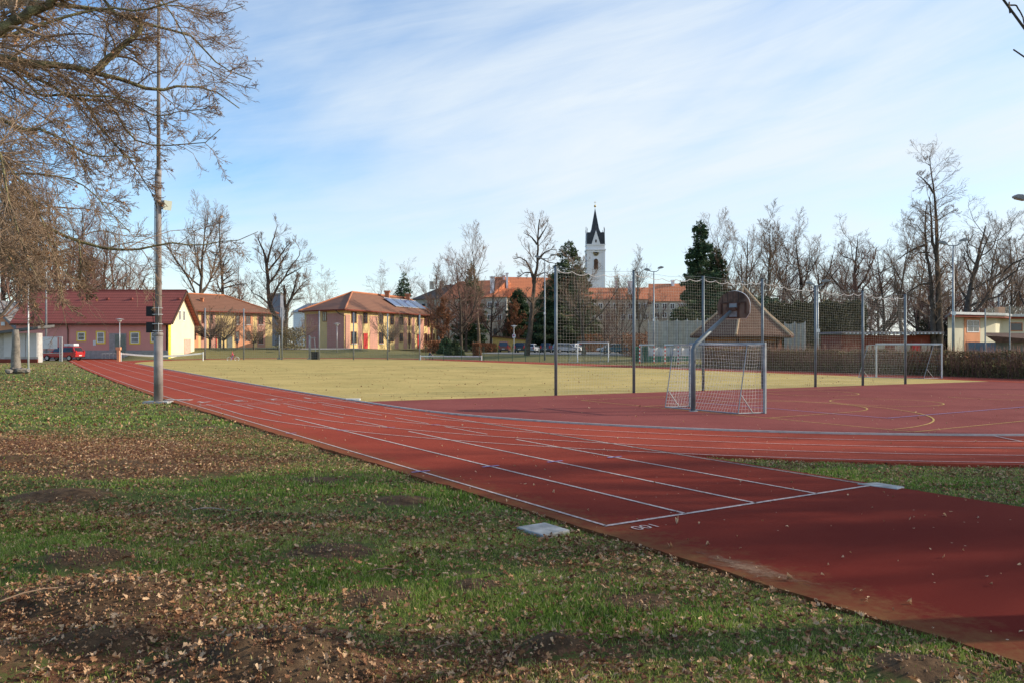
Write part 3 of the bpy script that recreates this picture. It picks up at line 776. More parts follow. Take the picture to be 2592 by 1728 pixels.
# offset windows a little proud of the panels
facade(b2, inv2, (A2+Vector((dr.y, -dr.x))*.05, Rr+Vector((dr.y, -dr.x))*.05), its, 0)
v = MB(inv2); q = Rr-dr*13+nb*3.4; v.box((q.x, q.y, 9.9), (.5, .5, .9)); v.box((q.x, q.y, 10.4), (.7, .7, .12)); v.build('chimney', M_['orangetrim'], ro2)
# house B3, curved front
plan3 = [(-35.4, 141), (-27.4, 135), (-24.8, 141.6), (-22.6, 148), (-20.4, 153.2), (-18.5, 158), (-16.9, 162.2), (-16, 166), (-15.7, 172), (-25, 181), (-37, 166)]
zb3, ze3, zr3 = .9, 7.55, 11.1
b3, inv3, ro3 = hip_house('two_storey_house', 'curved two storey house striped pink and yellow with solar panels on its brown roof', plan3, ((-28.6, 148), (-21.2, 168)), zb3, ze3, zr3, .9, M_['roofbrown'], M_['yellow'])
def z3(y, D): return zpx(y, D)
def face3(i, its):
    a, c = Vector(plan3[i]), Vector(plan3[i+1]); d = (c-a).normalized(); n = Vector((d.y, -d.x))
    facade(b3, inv3, (a, c), [t for t in its if t[0] == 'panel'], 0)
    facade(b3, inv3, (a+n*.05, c+n*.05), [t for t in its if t[0] != 'panel'], 0)
H3, L3 = (5.35, 7.15), (2.0, 3.95)
def s3(x): return 700+x*.3189
face3(0, [('panel', s3(236), s3(335), 1.0, 6.9, M_['pink']), ('panel', s3(402), s3(535), 1.0, 6.9, M_['pink']), ('win', s3(366), s3(398), 5.6, 7.2)])
face3(1, [('panel', s3(543), s3(583), 1, 6.7, M_['pinks']), ('panel', s3(645), s3(680), 1, 6.7, M_['pinks']), ('win', s3(595), s3(634), *H3), ('win', s3(592), s3(634), *L3, M_['glass'], 1),
          ('door', s3(690), s3(721), 1.0, 3.7, M_['redpaint']), ('win', s3(696), s3(712), 2.1, 3.2), ('win', s3(690), s3(721), *H3)])
face3(2, [('panel', s3(740), s3(802), 1, 6.7, M_['pinks']), ('win', s3(812), s3(846), *H3), ('win', s3(812), s3(846), *L3, M_['glass'], 1)])
face3(3, [('win', s3(903), s3(930), *H3), ('win', s3(903), s3(930), 2.3, 3.9), ('panel', s3(938), s3(968), 1, 6.7, M_['pinks'])])
face3(4, [('win', s3(975), s3(1003), *H3), ('win', s3(975), s3(1003), 2.3, 3.9), ('panel', s3(1008), s3(1036), 1, 6.7, M_['pinks']), ('win', s3(1045), s3(1064), *H3), ('win', s3(1045), s3(1064), *L3)])
face3(5, [('panel', s3(1072), s3(1096), 1, 6.7, M_['pinks']), ('win', s3(1118), s3(1133), *H3), ('door', s3(1118), s3(1133), 1.0, 3.7, M_['redpaint']), ('panel', s3(1140), s3(1168), 1, 6.7, M_['pinks'])])
face3(6, [('win', s3(1178), s3(1193), *H3), ('win', s3(1178), s3(1193), *L3), ('panel', s3(1200), s3(1214), 1, 6.7, M_['pinks'])])
face3(7, [('win', s3(1221), s3(1229), *H3), ('win', s3(1221), s3(1229), *L3), ('panel', s3(1232), s3(1240), 1, 6.7, M_['pinks']), ('win', s3(1246), s3(1253), *H3), ('win', s3(1246), s3(1253), *L3)])
# solar panels lying on the curved roof
def roofpt(p, f):  # f=0 eave .. 1 ridge, from plan edge point p
    r0, r1 = Vector((-28.6, 148)), Vector((-21.2, 168)); k = min(1, max(0, (p-r0).dot(r1-r0)/(r1-r0).length**2)); t = r0+(r1-r0)*k
    q = p+(t-p)*f; return (q.x, q.y, ze3-.15+(zr3-ze3+.15)*f)
eo = [Vector(p) for p in plan3]; pl = []
sp = MB(inv3)
for k in range(4):
    a = Vector(plan3[4]).lerp(Vector(plan3[7]), .02+.25*k); c = Vector(plan3[4]).lerp(Vector(plan3[7]), .02+.25*k+.22)
    vs = [Vector(roofpt(a, .28)), Vector(roofpt(c, .28)), Vector(roofpt(c, .72)), Vector(roofpt(a, .72))]; nn = (vs[1]-vs[0]).cross(vs[3]-vs[0]).normalized()
    if nn.z < 0: nn = -nn
    m_ = MB(inv3); m_.slab([v+nn*.5 for v in vs], nn, .1); pn = m_.build('solar_panel', M_['solar'], b3)
    fr = MB(inv3); fr.tube([v+nn*.5 for v in vs], .07, 4, closed=True); fr.build('panel_frame', M_['alu'], pn)
for (x, y, D) in ((980, 745, 157), (1032, 752, 166)):
    p = P(x, y, D); v = MB(inv3); v.box((p.x, p.y, p.z-.5), (.8, .8, 1.8)); v.box((p.x, p.y, p.z+.5), (1.1, 1.1, .3)); v.build('chimney', M_['orangetrim'], ro3)
v = MB(inv3); p = Vector((-27.4+.2, 135-.2)); v.tube([(p.x-1.6, p.y, ze3-.2), (p.x-.9, p.y+.1, ze3-.8), (p.x, p.y, ze3-1.1), (p.x, p.y, 1)], .09, 6); v.build('downpipe', M_['hutdark'], b3)
v = MB(inv3); v.tube([(-18.6, 157.2, ze3-.4), (-19.2, 155.6, ze3-1.0), (-19.3, 155.4, 1)], .1, 6); v.build('downpipe', M_['hutdark'], b3)

# --- castle wing with red roofs
def gable_wing(b, p0, p1, depth, zb, ze, zr, roofm, wallm, hip0=False, hip1=False):
    p0 = Vector(p0); p1 = Vector(p1); d = (p1-p0).normalized(); n = Vector((-d.y, d.x)); L = (p1-p0).length
    c = [p0, p1, p1+n*depth, p0+n*depth]
    m = MB(); m.prism([tuple(q) for q in c], zb, ze); m.build('wall', wallm, b)
    r = MB(); o = .6; e = [p0-n*o-d*o, p1-n*o+d*o, p1+n*(depth+o)+d*o, p0+n*(depth+o)-d*o]
    ra = p0+n*depth/2+(d*depth*.45 if hip0 else -d*o); rb = p1+n*depth/2-(d*depth*.45 if hip1 else -d*o); zo = ze-.1
    r.add([(q.x, q.y, zo) for q in e]+[(ra.x, ra.y, zr), (rb.x, rb.y, zr)], [(0, 1, 5, 4), (1, 2, 5), (2, 3, 4, 5), (3, 0, 4), (3, 2, 1, 0)])
    return r.build('roof', roofm, b)
cs = empty('castle_wing', (0, 0, 0), label='large cream castle wing with bright terracotta roofs and white chimneys behind the trees', catg='castle')
DC = 190
ra_ = gable_wing(cs, (xpx(1120, 196), 196), (xpx(1238, 190), 190), 16, 0, 12.5, zpx(709, 198), M_['roofterr'], M_['castle'])
rb_ = gable_wing(cs, (xpx(1230, 190), 189.5), (xpx(1281, 189), 189), 14, 0, zpx(751, 189), zpx(728, 195), M_['roofterr'], M_['castle'], True, True)
rc_ = gable_wing(cs, (xpx(1270, 192), 192), (xpx(1470, 196), 196), 18, 0, zpx(752, 193), zpx(702, 202), M_['roofterr'], M_['castle'])
rd_ = gable_wing(cs, (xpx(1470, 205), 206), (xpx(1700, 200), 204), 16, 0, zpx(757, 204), zpx(728, 212), M_['roofterr'], M_['castle'])
re_ = gable_wing(cs, (xpx(1650, 185), 186), (xpx(1790, 185), 184), 15, 0, zpx(762, 185), zpx(718, 192), M_['roofterr'], M_['castle'])
for (x0, x1, y0, y1, D) in ((1241, 1252, 703, 738, 192), (1273, 1278, 700, 720, 200), (1281, 1286, 694, 726, 196), (1590, 1600, 714, 736, 206), (1558, 1563, 714, 730, 210), (1700, 1706, 712, 722, 192)):
    v = MB(); v.box(((xpx(x0, D)+xpx(x1, D))/2, D, (zpx(y0, D)+zpx(y1, D))/2-.5), (xpx(x1, D)-xpx(x0, D), 1.2, zpx(y0, D)-zpx(y1, D)+1))
    v.box(((xpx(x0, D)+xpx(x1, D))/2, D, zpx(y0, D)+.1), (xpx(x1, D)-xpx(x0, D)+.3, 1.5, .25)); v.build('chimney', M_['church'], ra_)
def cwin(x, y, D, w=1.1, h=1.3, seg=None):
    win(cs, (xpx(x, D)-w/2, D-.06), (1, 0), w, zpx(y, D)-h/2, zpx(y, D)+h/2, n=(0, -1), bars=(2, 1), fw=.12)
for (x, y) in ((1258, 772), (1264, 804), (1240, 772), (1240, 804)): cwin(x, y, 189)
win(cs, (xpx(1249, 189), 188.9), (1, 0), .9, zpx(850, 189), zpx(832, 189), n=(0, -1), fm=M_['hutdark'])
for k in range(9):
    for y in (772, 800, 828): cwin(1295+k*18, y, 191.9+k*.35)
for k in range(11):
    for y in (775, 803): cwin(1482+k*19, y, 203.6)
for k in range(6):
    for y in (776, 798, 822): cwin(1662+k*20, y, 183.6)
for k in range(5): cwin(1135+k*19, 790, 189.4+(6-k)*1.0)
v = MB(); v.tube([(xpx(1281.5, 188.7), 188.7, zpx(752, 189)), (xpx(1281.5, 188.7), 188.7, 0)], .14, 6); v.build('downpipe', M_['alu'], cs)
# dark-roofed building left of it
dk = empty('manor_house', (0, 0, 0), label='pale house with a dark hip roof between the curved house and the castle', catg='building')
rk = gable_wing(dk, (xpx(1046, 210), 210), (xpx(1150, 205), 204), 13, 0, zpx(757, 208), zpx(722, 214), M_['roofdark'], M_['castle'], True, False)
for (x, y, D) in ((1093, 717, 212), (1118, 716, 212)):
    v = MB(); p = P(x, y, D); v.box((p.x, p.y, p.z-.6), (1.1, 1.1, 2.0)); v.build('chimney', M_['castle'], rk)
for x in (1058, 1072, 1086): win(dk, (xpx(x, 208)-.5, 208.8-(x-1058)*.05), (1, 0), 1.1, zpx(780, 208), zpx(768, 208), n=(0, -1))
# distant grey roofs at left centre
fb = empty('distant_house', (0, 0, 0), label='far pale house with a grey roof seen between the two striped houses', catg='building')
gable_wing(fb, (xpx(738, 260), 262), (xpx(800, 260), 256), 12, 0, zpx(790, 260), zpx(768, 265), mat('grey_metal_roof', (.22, .24, .28), .6), M_['church'])
fb2 = empty('water_tower', (0, 0, 0), label='boxy grey tower behind the twin trunked tree', catg='tower')
v = MB(); v.box((xpx(700, 280), 280, 9), (xpx(716, 280)-xpx(684, 280), 6, 18.6)); v.build('wall', mat('blue_grey_cladding', (.19, .20, .24), .9), fb2)
v = MB(); v.box((xpx(700, 280), 280, 18.4), (xpx(718, 280)-xpx(682, 280), 6.5, .5)); v.build('roof', M_['plinth'], fb2)

# --- church tower
def church():
    D = 300.0; cx = xpx(1508.5, D); b = empty('church_tower', (cx, D+3.3, 0), label='white church tower with clocks and a sharp black slate spire', catg='church tower')
    w = (1532-1486)*D/F; z = lambda y: zpx(y, D)
    m = MB(); m.box((0, 0, z(633)/2), (w*.96, w*.96, z(633))); m.box((0, 0, (z(633)+z(619))/2), (w*.98, w*.98, z(619)-z(633))); wl = m.build('wall', M_['church'], b)
    m = MB(); m.box((0, 0, z(634)+.2), (w*1.09, w*1.09, .45)); m.box((0, 0, z(637)), (w*1.03, w*1.03, .4)); m.box((0, 0, z(619)-.1), (w*1.04, w*1.04, .35)); m.build('cornice', M_['church'], b)
    m = MB()
    for sx in (-1, 1):
        for sy in (-1, 1):
            m.box((sx*w*.44, sy*w*.44, z(633)/2), (w*.13, w*.13, z(633)-.5))
    m.build('corner_pilaster', M_['church'], b)
    # dark corner roof blocks
    zt0, zt1 = z(618.5), z(588.5); hw = w*.5
    m = MB(); m.box((0, 0, (zt0+zt1)/2), (w*1.0, w*1.0, zt1-zt0), taper=.97); rf = m.build('roof', M_['slate'], b)
    m = MB(); s = w*.29; zt2 = z(588.8); m.ring([(s*1.42, 0), (s*.98, 1.6), (s*.04, z(525)-zt2)], 4, (0, 0, zt2)); o = m.build('spire', M_['slate'], b)
    o.data.transform(Matrix.Rotation(math.pi/4, 4, 'Z'))
    for k in range(4):
        a = k*math.pi/2; M = Matrix.Rotation(a, 4, 'Z')
        m = MB(M); g = w*.24; zg0, zg1 = z(618.5), z(583.5); y = -hw-.10
        m.add([(-g, y, zg0), (g, y, zg0), (0, y, zg1), (-g, y+.3, zg0), (g, y+.3, zg0), (0, y+.3, zg1)], [(0, 1, 2), (5, 4, 3), (0, 3, 4, 1), (1, 4, 5, 2), (2, 5, 3, 0)])
        gb = m.build('gable', M_['church'], b)
        m = MB(M); m.box((0, y-.02, zg0+1.1), (.5, .1, 1.0)); m.build('louvre', M_['black'], gb)
        m = MB(M); m.tube([(0, y+.1, zg1-.2), (0, y+.1, zg1+1.7)], .09, 6); m.build('finial', M_['slate'], gb)
        m = MB(M); zc = z(641.6); yy = -w*.49
        m.add([(1.0*math.cos(q)*1.0, yy-.12, zc+1.0*math.sin(q)) for q in [2*math.pi*i/24 for i in range(24)]], [tuple(range(24))])
        cf = m.build('clock_face', M_['slate'], b)
        m = MB(M)
        for i in range(12):
            q = i*math.pi/6; c_, s_ = math.cos(q), math.sin(q)
            m.add([(c_*.68-s_*.07, yy-.15, zc+s_*.68+c_*.07), (c_*.68+s_*.07, yy-.15, zc+s_*.68-c_*.07), (c_*.93+s_*.09, yy-.15, zc+s_*.93-c_*.09), (c_*.93-s_*.09, yy-.15, zc+s_*.93+c_*.09)], [(0, 1, 2, 3)])
        m.build('hour_mark', M_['gold'], cf)
        m = MB(M)
        for (q, l) in ((R(200), .75), (R(325), .5)):
            c_, s_ = math.cos(q), math.sin(q); m.add([(-s_*.06, yy-.17, zc+c_*.06), (s_*.06, yy-.17, zc-c_*.06), (c_*l, yy-.17, zc+s_*l)], [(0, 1, 2)])
        m.build('clock_hand', M_['gold'], cf)
        m = MB(M); wz0, wz1 = z(683), z(655); ww = .85
        pts = [(-ww, wz0), (ww, wz0), (ww, wz1-ww)]+[(ww*math.cos(R(q)), wz1-ww+ww*math.sin(R(q))) for q in range(15, 180, 15)]+[(-ww, wz1-ww)]
        m.add([(x, yy-.1, z_) for x, z_ in pts], [tuple(range(len(pts)))]); m.build('belfry_window', M_['hutdark'], b)
        m = MB(M); m.tube([(1.3*math.cos(R(q)), yy-.12, zc+1.3*math.sin(R(q))) for q in range(0, 181, 15)], .12, 5); m.tube([(x, yy-.12, z_) for x, z_ in pts], .09, 4, closed=True); m.build('moulding', M_['church'], b)
    for sx in (-1, 1):
        for sy in (-1, 1):
            m = MB(); m.tube([(sx*hw*.95, sy*hw*.95, zt1-.1), (sx*hw*.95, sy*hw*.95, zt1+1.6)], .08, 6); m.ring([(.02, 0), (.2, .15), (.02, .35)], 8, (sx*hw*.95, sy*hw*.95, zt1+.7)); m.build('finial', M_['slate'], rf)
    m = MB(); zb = z(518.7); m.ring([(.05, -.45), (.32, -.32), (.45, 0), (.32, .32), (.05, .45)], 12, (0, 0, zb)); m.build('ball', M_['gold'], o)
    m = MB(); m.tube([(0, 0, z(526)), (0, 0, z(505))], .07, 6); m.tube([(-.45, 0, z(509)), (.45, 0, z(509))], .06, 6); m.build('cross', M_['gold'], o)
church()

# --- low yellow shed by the car park
sh = empty('yellow_shed', (0, 0, 0), label='low yellow shed with a sloping brown roof beside the parked cars', catg='shed')
m = MB(); D = 150; x0, x1 = xpx(1247, D), xpx(1340, D); zt = zpx(853, D); zt1 = zpx(861, D)
m.add([(x0, D, .2), (x1, D, .2), (x1, D, zt1), (x0, D, zt), (x0, D+6, .2), (x1, D+6, .2), (x1, D+6, zt1), (x0, D+6, zt)], [(0, 1, 2, 3), (5, 4, 7, 6), (1, 5, 6, 2), (4, 0, 3, 7)]); m.build('wall', mat('mustard_render', (.50, .37, .12), .9), sh)
m = MB(); m.slab([(x0-.4, D-.5, zt+.25), (x1+.5, D-.5, zt1+.2), (x1+.5, D+6.5, zt1+.2), (x0-.4, D+6.5, zt+.25)], (0, 0, 1), .2); m.build('roof', M_['hutdark'], sh)
m = MB(); m.box((x1-2.2, D-.03, zt1-1.0), (1.6, .1, .8)); m.build('window', M_['glass'], sh)

# --- hexagonal wooden hut
def hut():
    D = 73.0; c = Vector((xpx(1880, D), D)); r = 4.75; zt = zpx(727, D); ze = zpx(849, 70)
    b = empty('wooden_hut', (c.x, c.y, 0), label='brown wooden hut with a tall pointed tiled roof behind the ball court', catg='hut')
    def ring(rr, z, ph=R(8)): return [(rr*math.cos(ph+k*math.pi/3), rr*math.sin(ph+k*math.pi/3), z) for k in range(6)]
    m = MB(); a = ring(r*.74, -.1); t = ring(r*.74, ze+.3); m.add(a+t, [(k, (k+1) % 6, 6+(k+1) % 6, 6+k) for k in range(6)]); wl = m.build('wall', M_['hutwood'], b)
    m = MB()
    for k in range(6):
        p, q = Vector(ring(r*.745, 0)[k]), Vector(ring(r*.745, 0)[(k+1) % 6])
        m.tube([p, p+Vector((0, 0, ze+.25))], .13, 6)
        for z in np.arange(.3, ze, .3): m.tube([p+Vector((0, 0, z)), q+Vector((0, 0, z))], .035, 4)
    m.build('timber_post', M_['hutdark'], b)
    m = MB(); e = ring(r, ze); top = (0, 0, zt); mid = ring(r*.52, ze+(zt-ze)*.43)
    m.add(e+mid+[top], [(k, (k+1) % 6, 6+(k+1) % 6, 6+k) for k in range(6)]+[(6+k, 6+(k+1) % 6, 12) for k in range(6)]); rf = m.build('roof', M_['roofhut'], b)
    m = MB()
    for k in range(6): m.tube([Vector(e[k])+Vector((0, 0, .04)), Vector(mid[k])+Vector((0, 0, .05)), Vector(top)+Vector((0, 0, .05))], .11, 6)
    m.build('ridge_tile', mat('mossy_ridge_tile', (.36, .26, .17), .9, .3, 4, bump=.3), rf)
    m = MB(); m.tube([Vector(q)-Vector((0, 0, .08)) for q in e], .12, 5, closed=True); a = ring(r*.97, ze-.1); m.add(a, [(5, 4, 3, 2, 1, 0)]); m.build('eaves_board', M_['hutdark'], rf)
    m = MB(); m.tube([(0, 0, zt-.1), (0, 0, zt+.8)], .05, 6); m.ring([(.02, 0), (.14, .12), (.02, .25)], 8, (0, 0, zt+.3)); m.build('finial', M_['galv'], rf)
    # window at the right
    ps = ring(r*.76, 0); p, q = Vector(ps[5]).to_2d(), Vector(ps[0]).to_2d(); d = (q-p).normalized()
    win(b, p+d*1.7, d, 1.2, 1.0, 2.3, n=(d.y, -d.x), fm=M_['orangetrim'], bars=(2, 1))
    p, q = Vector(ps[4]).to_2d(), Vector(ps[5]).to_2d(); d = (q-p).normalized()
    win(b, p+d*.8, d, 1.4, .9, 2.2, n=(d.y, -d.x), fm=M_['hutdark'], bars=(2, 1))
    dd = wallpanel(p+d*2.3, d, .95, 0, 2.15, (d.y, -d.x), .02, .06, M_['hutdark'], 'door', b)
hut()

# --- two-storey cream building at right and low pavilions
rb = empty('cream_building', (0, 0, 0), label='cream and orange flat roofed building behind the hedge at far right', catg='building')
D = 92.0; A = Vector((xpx(2399, D), D)); Bc = Vector((xpx(2520, 96), 96)); Cc = Vector((xpx(2700, 103), 103))
zt = zpx(797, D)
def wl_(mb, p, q, z0, z1): mb.add([(p.x, p.y, z0), (q.x, q.y, z0), (q.x, q.y, z1), (p.x, p.y, z1)], [(0, 1, 2, 3)])
d1 = (Bc-A).normalized(); n1 = Vector((d1.y, -d1.x)); d2 = Vector((.62, .78)); C2 = Bc+d2*4.5; d3 = Vector((1, 0)); Dd = C2+d3*16; bk = Vector((0, 12))
m = MB(); m.prism([tuple(A), tuple(Bc), tuple(C2), tuple(Dd), tuple(Dd+bk), tuple(A+Vector((8.4, 14)))], -.1, zt); m.build('wall', mat('light_cream_render', (.68, .63, .48), .9, .06, .6), rb)
m = MB(); o = 1.2; pr = [A-d1*o+n1*o, Bc+n1*o, C2+Vector((1, -1))*.8, Dd+Vector((1, -1)), Dd+bk, A+Vector((7.0, 14))]
m.prism([tuple(q) for q in pr], zt, zt+.28); rr_ = m.build('roof', M_['alu'], rb)
m = MB(); m.prism([tuple(q+Vector((0, .15))) for q in pr], zt-.25, zt-.003); m.build('fascia', M_['rust'], rr_)
def onA(x): return ray_seg(x, A, Bc)[0]
x0, x1 = onA(2440), onA(2480)
wallpanel(x0, d1, (x1-x0).length, .2, zt-.3, n1, 0, .05, M_['orange'], 'wall_panel', rb)
p, q = onA(2446), onA(2477); win(rb, p+n1*.05, d1, (q-p).length, zpx(841, 93), zpx(810, 93), n=n1, bars=(2, 2), fw=.1, gm=M_['glassg'])
p, q = onA(2444), onA(2478); win(rb, p+n1*.05, d1, (q-p).length, 1.0, zpx(865, 93), n=n1, bars=(2, 1), fm=M_['rust'])
p = C2+d3*1.0; win(rb, p, d3, 1.5, zpx(838, 98), zpx(816, 98), n=(0, -1), fm=M_['orangetrim'])
p = C2+d3*4.0; win(rb, p, d3, 1.5, zpx(838, 98), zpx(816, 98), n=(0, -1), fm=M_['orangetrim'])
m = MB(); q = P(2531, 782, 99); m.box((q.x, q.y, q.z-.5), (.8, .8, 1.4)); m.build('chimney', M_['orange'], rr_)
ps = empty('side_shed', (0, 0, 0), label='low grey walled shed with a brown lean-to roof in front of the cream building', catg='shed')
a = P(2520, 866, 84); bb = P(2640, 866, 84)
m = MB(); m.box(((a.x+bb.x)/2, 86.5, a.z/2), (bb.x-a.x, 5, a.z)); m.build('wall', M_['plinth'], ps)
m = MB(); m.add([tuple(P(2492, 848, 82)), tuple(P(2660, 866, 82)), tuple(P(2660, 844, 90)), tuple(P(2494, 842, 90))], [(0, 1, 2, 3)]); m.add([tuple(P(2494, 849, 82)), tuple(P(2520, 866, 82)), tuple(P(2660, 866, 82)), tuple(P(2660, 862, 82))], [(0, 1, 2, 3)]); m.build('roof', M_['hutdark'], ps)
pv = empty('changing_pavilion', (0, 0, 0), label='long low dark red pavilion with a pale flat roof behind the hedge', catg='pavilion')
a = P(2131, 880, 76); c = P(2365, 880, 76)
m = MB(); zt = zpx(848, 74); m.box(((a.x+c.x)/2, 78.6, zt/2), (c.x-a.x, 5, zt)); m.build('wall', M_['rust'], pv)
m = MB(); m.box(((a.x+c.x)/2, 78.2, zt+.22), (c.x-a.x+.8, 6.4, .2)); rf = m.build('roof', mat('pale_felt_roof', (.24, .20, .19), .9), pv)
for k in range(26): m = MB(); m.box((a.x+(c.x-a.x)*k/25, 75.1, zt+.14), (.08, .5, .12)); m.build('rafter_end', M_['white'], rf)
for (x0, x1) in ((2192, 2206), (2212, 2240), (2265, 2290), (2296, 2304), (2332, 2346), (2348, 2364)):
    wallpanel((xpx(x0, 76), 76), (1, 0), xpx(x1, 76)-xpx(x0, 76), .9, zt-.9, (0, -1), 0, .05, M_['castle'], 'wall_panel', pv)
wallpanel((xpx(2308, 76), 76), (1, 0), xpx(2328, 76)-xpx(2308, 76), 0.3, zt-.7, (0, -1), 0, .07, M_['redpaint'], 'door', pv)

# --- left end: orange house, boarded hut, gate
oh = empty('orange_house', (0, 0, 0), label='orange gabled house with a grey metal verge cut by the left edge', catg='building')
D = 112.; zt = zpx(778, D); x1 = xpx(44, D); xr = xpx(-22, D); x0 = xpx(-90, D); ze = zpx(827, D)
m = MB(); prf = [(x0, 0), (x1, 0), (x1, ze), (xr, zt+.9), (x0, ze)]; m.add([(x, D, z) for x, z in prf]+[(x, D+12, z) for x, z in prf], [(0, 1, 2, 3, 4), (9, 8, 7, 6, 5), (1, 6, 7, 2), (0, 4, 9, 5)]); m.build('wall', M_['orange'], oh)
m = MB()
for s_, xe in ((1, x1+1.2), (-1, x0-1.2)):
    zz = ze-1.2*(zt+.9-ze)/(x1-xr); vs = [(xr, D-.8, zt+1.0), (xe, D-.8, zz+.1), (xe, D+12.5, zz+.1), (xr, D+12.5, zt+1.0)]
    if s_ > 0: vs = vs[::-1]
    m.slab(vs, (s_*.5, 0, 1), .3)
m.build('roof', mat('grey_sheet_roof', (.22, .22, .23), .6), oh)
m = MB()
for (x, y) in ((8, 820), (32, 819)): p = P(x, y, D-.1); m.ring([(.35, 0), (.3, .1), (.02, .15)], 12, (0, 0, 0)) if 0 else m.box((p.x, p.y, p.z), (.5, .15, .5))
m.build('wall_lamp', M_['white'], oh)
bh = empty('boarded_hut', (0, 0, 0), label='low hut with white board panels and a dark sloping roof at the left', catg='hut')
D = 88.; m = MB(); p, q = P(-30, 838, D), P(94, 838, D); m.box(((p.x+q.x)/2, D+.6, 1.55), (q.x-p.x, .8, 3.1)); m.build('wall', mat('pale_boards', (.5, .47, .45), .9), bh); m = MB(); m.box(((p.x+q.x)/2, D+.12, .1), (q.x-p.x, .12, .55)); m.build('base_board', M_['rust'], bh)
for (x0, x1) in ((8, 32), (34, 62), (64, 92)):
    vs0, vs1 = xpx(x0, D), xpx(x1, D); wallpanel((vs0, D+.2), (1, 0), vs1-vs0, zpx(903, D), zpx(843, D), (0, -1), 0, .1, mat('white_boarding', (.62, .60, .60), .8, .06, 1), 'board_panel', bh)
m = MB(); p, q = P(-40, 845, D), P(112, 826, D); m.slab([(p.x, D-1.2, p.z), (q.x, D-1.2, q.z), (q.x, D+2, q.z+.2), (p.x, D+2, p.z+.2)], (0, 0, 1), .28); m.build('roof', mat('grey_felt', (.13, .13, .13), .8), bh)
gt = empty('entrance_gate', (0, 0, 0), label='grey steel gate with a large white board beside the red car', catg='gate')
D = 95.
m = MB()
for x in (96, 107, 152, 157): p = P(x, 852, D); m.tube([(p.x, D, gh(p.x, D)-.1), (p.x, D, p.z)], .07, 6)
for y in (853, 893):
    p, q = P(96, y, D), P(157, y, D); m.tube([p, q], .04, 5)
m.build('gate_frame', M_['alu'], gt)
wallpanel((xpx(109, D), D-.05), (1, 0), xpx(146, D)-xpx(109, D), zpx(882, D), zpx(854, D), (0, -1), 0, .05, M_['white'], 'board', gt)
# stone-footed trunk pillar
sp_ = empty('stone_footed_post', (0, 0, 0), label='thick grey broken trunk standing on a pile of pale stones', catg='tree stump')
D = 57.; cx = xpx(40, D); g0 = 0.0
m = MB(); pts = [(cx+.015*math.sin(k*1.3), D, g0-.1+k*.34) for k in range(10)]; m.tube(pts, [.36, .33, .31, .29, .27, .26, .25, .24, .22, .18], 12); m.build('trunk', M_['stone'], sp_, True)
m = MB(); rs = random.Random(4)
for k in range(18):
    a = rs.uniform(0, 6.28); r_ = rs.uniform(.15, .62); h = .2+.45*(1-r_/.7)*rs.random(); s = rs.uniform(.2, .32)
    prof = [(s*.3, -s*.6), (s*.9, -s*.3), (s, .05), (s*.75, s*.45), (s*.25, s*.6)]; n0 = len(m.v); m.ring(prof, 8, (cx+.2+r_*math.cos(a)*1.1, D-.1+r_*math.sin(a), g0+h-.1))
    for i in range(n0, len(m.v)): x, y, z = m.v[i]; m.v[i] = (x+rs.uniform(-.05, .05), y+rs.uniform(-.05, .05), z+rs.uniform(-.04, .04))
m.build('stone_footing', M_['stone'], sp_)

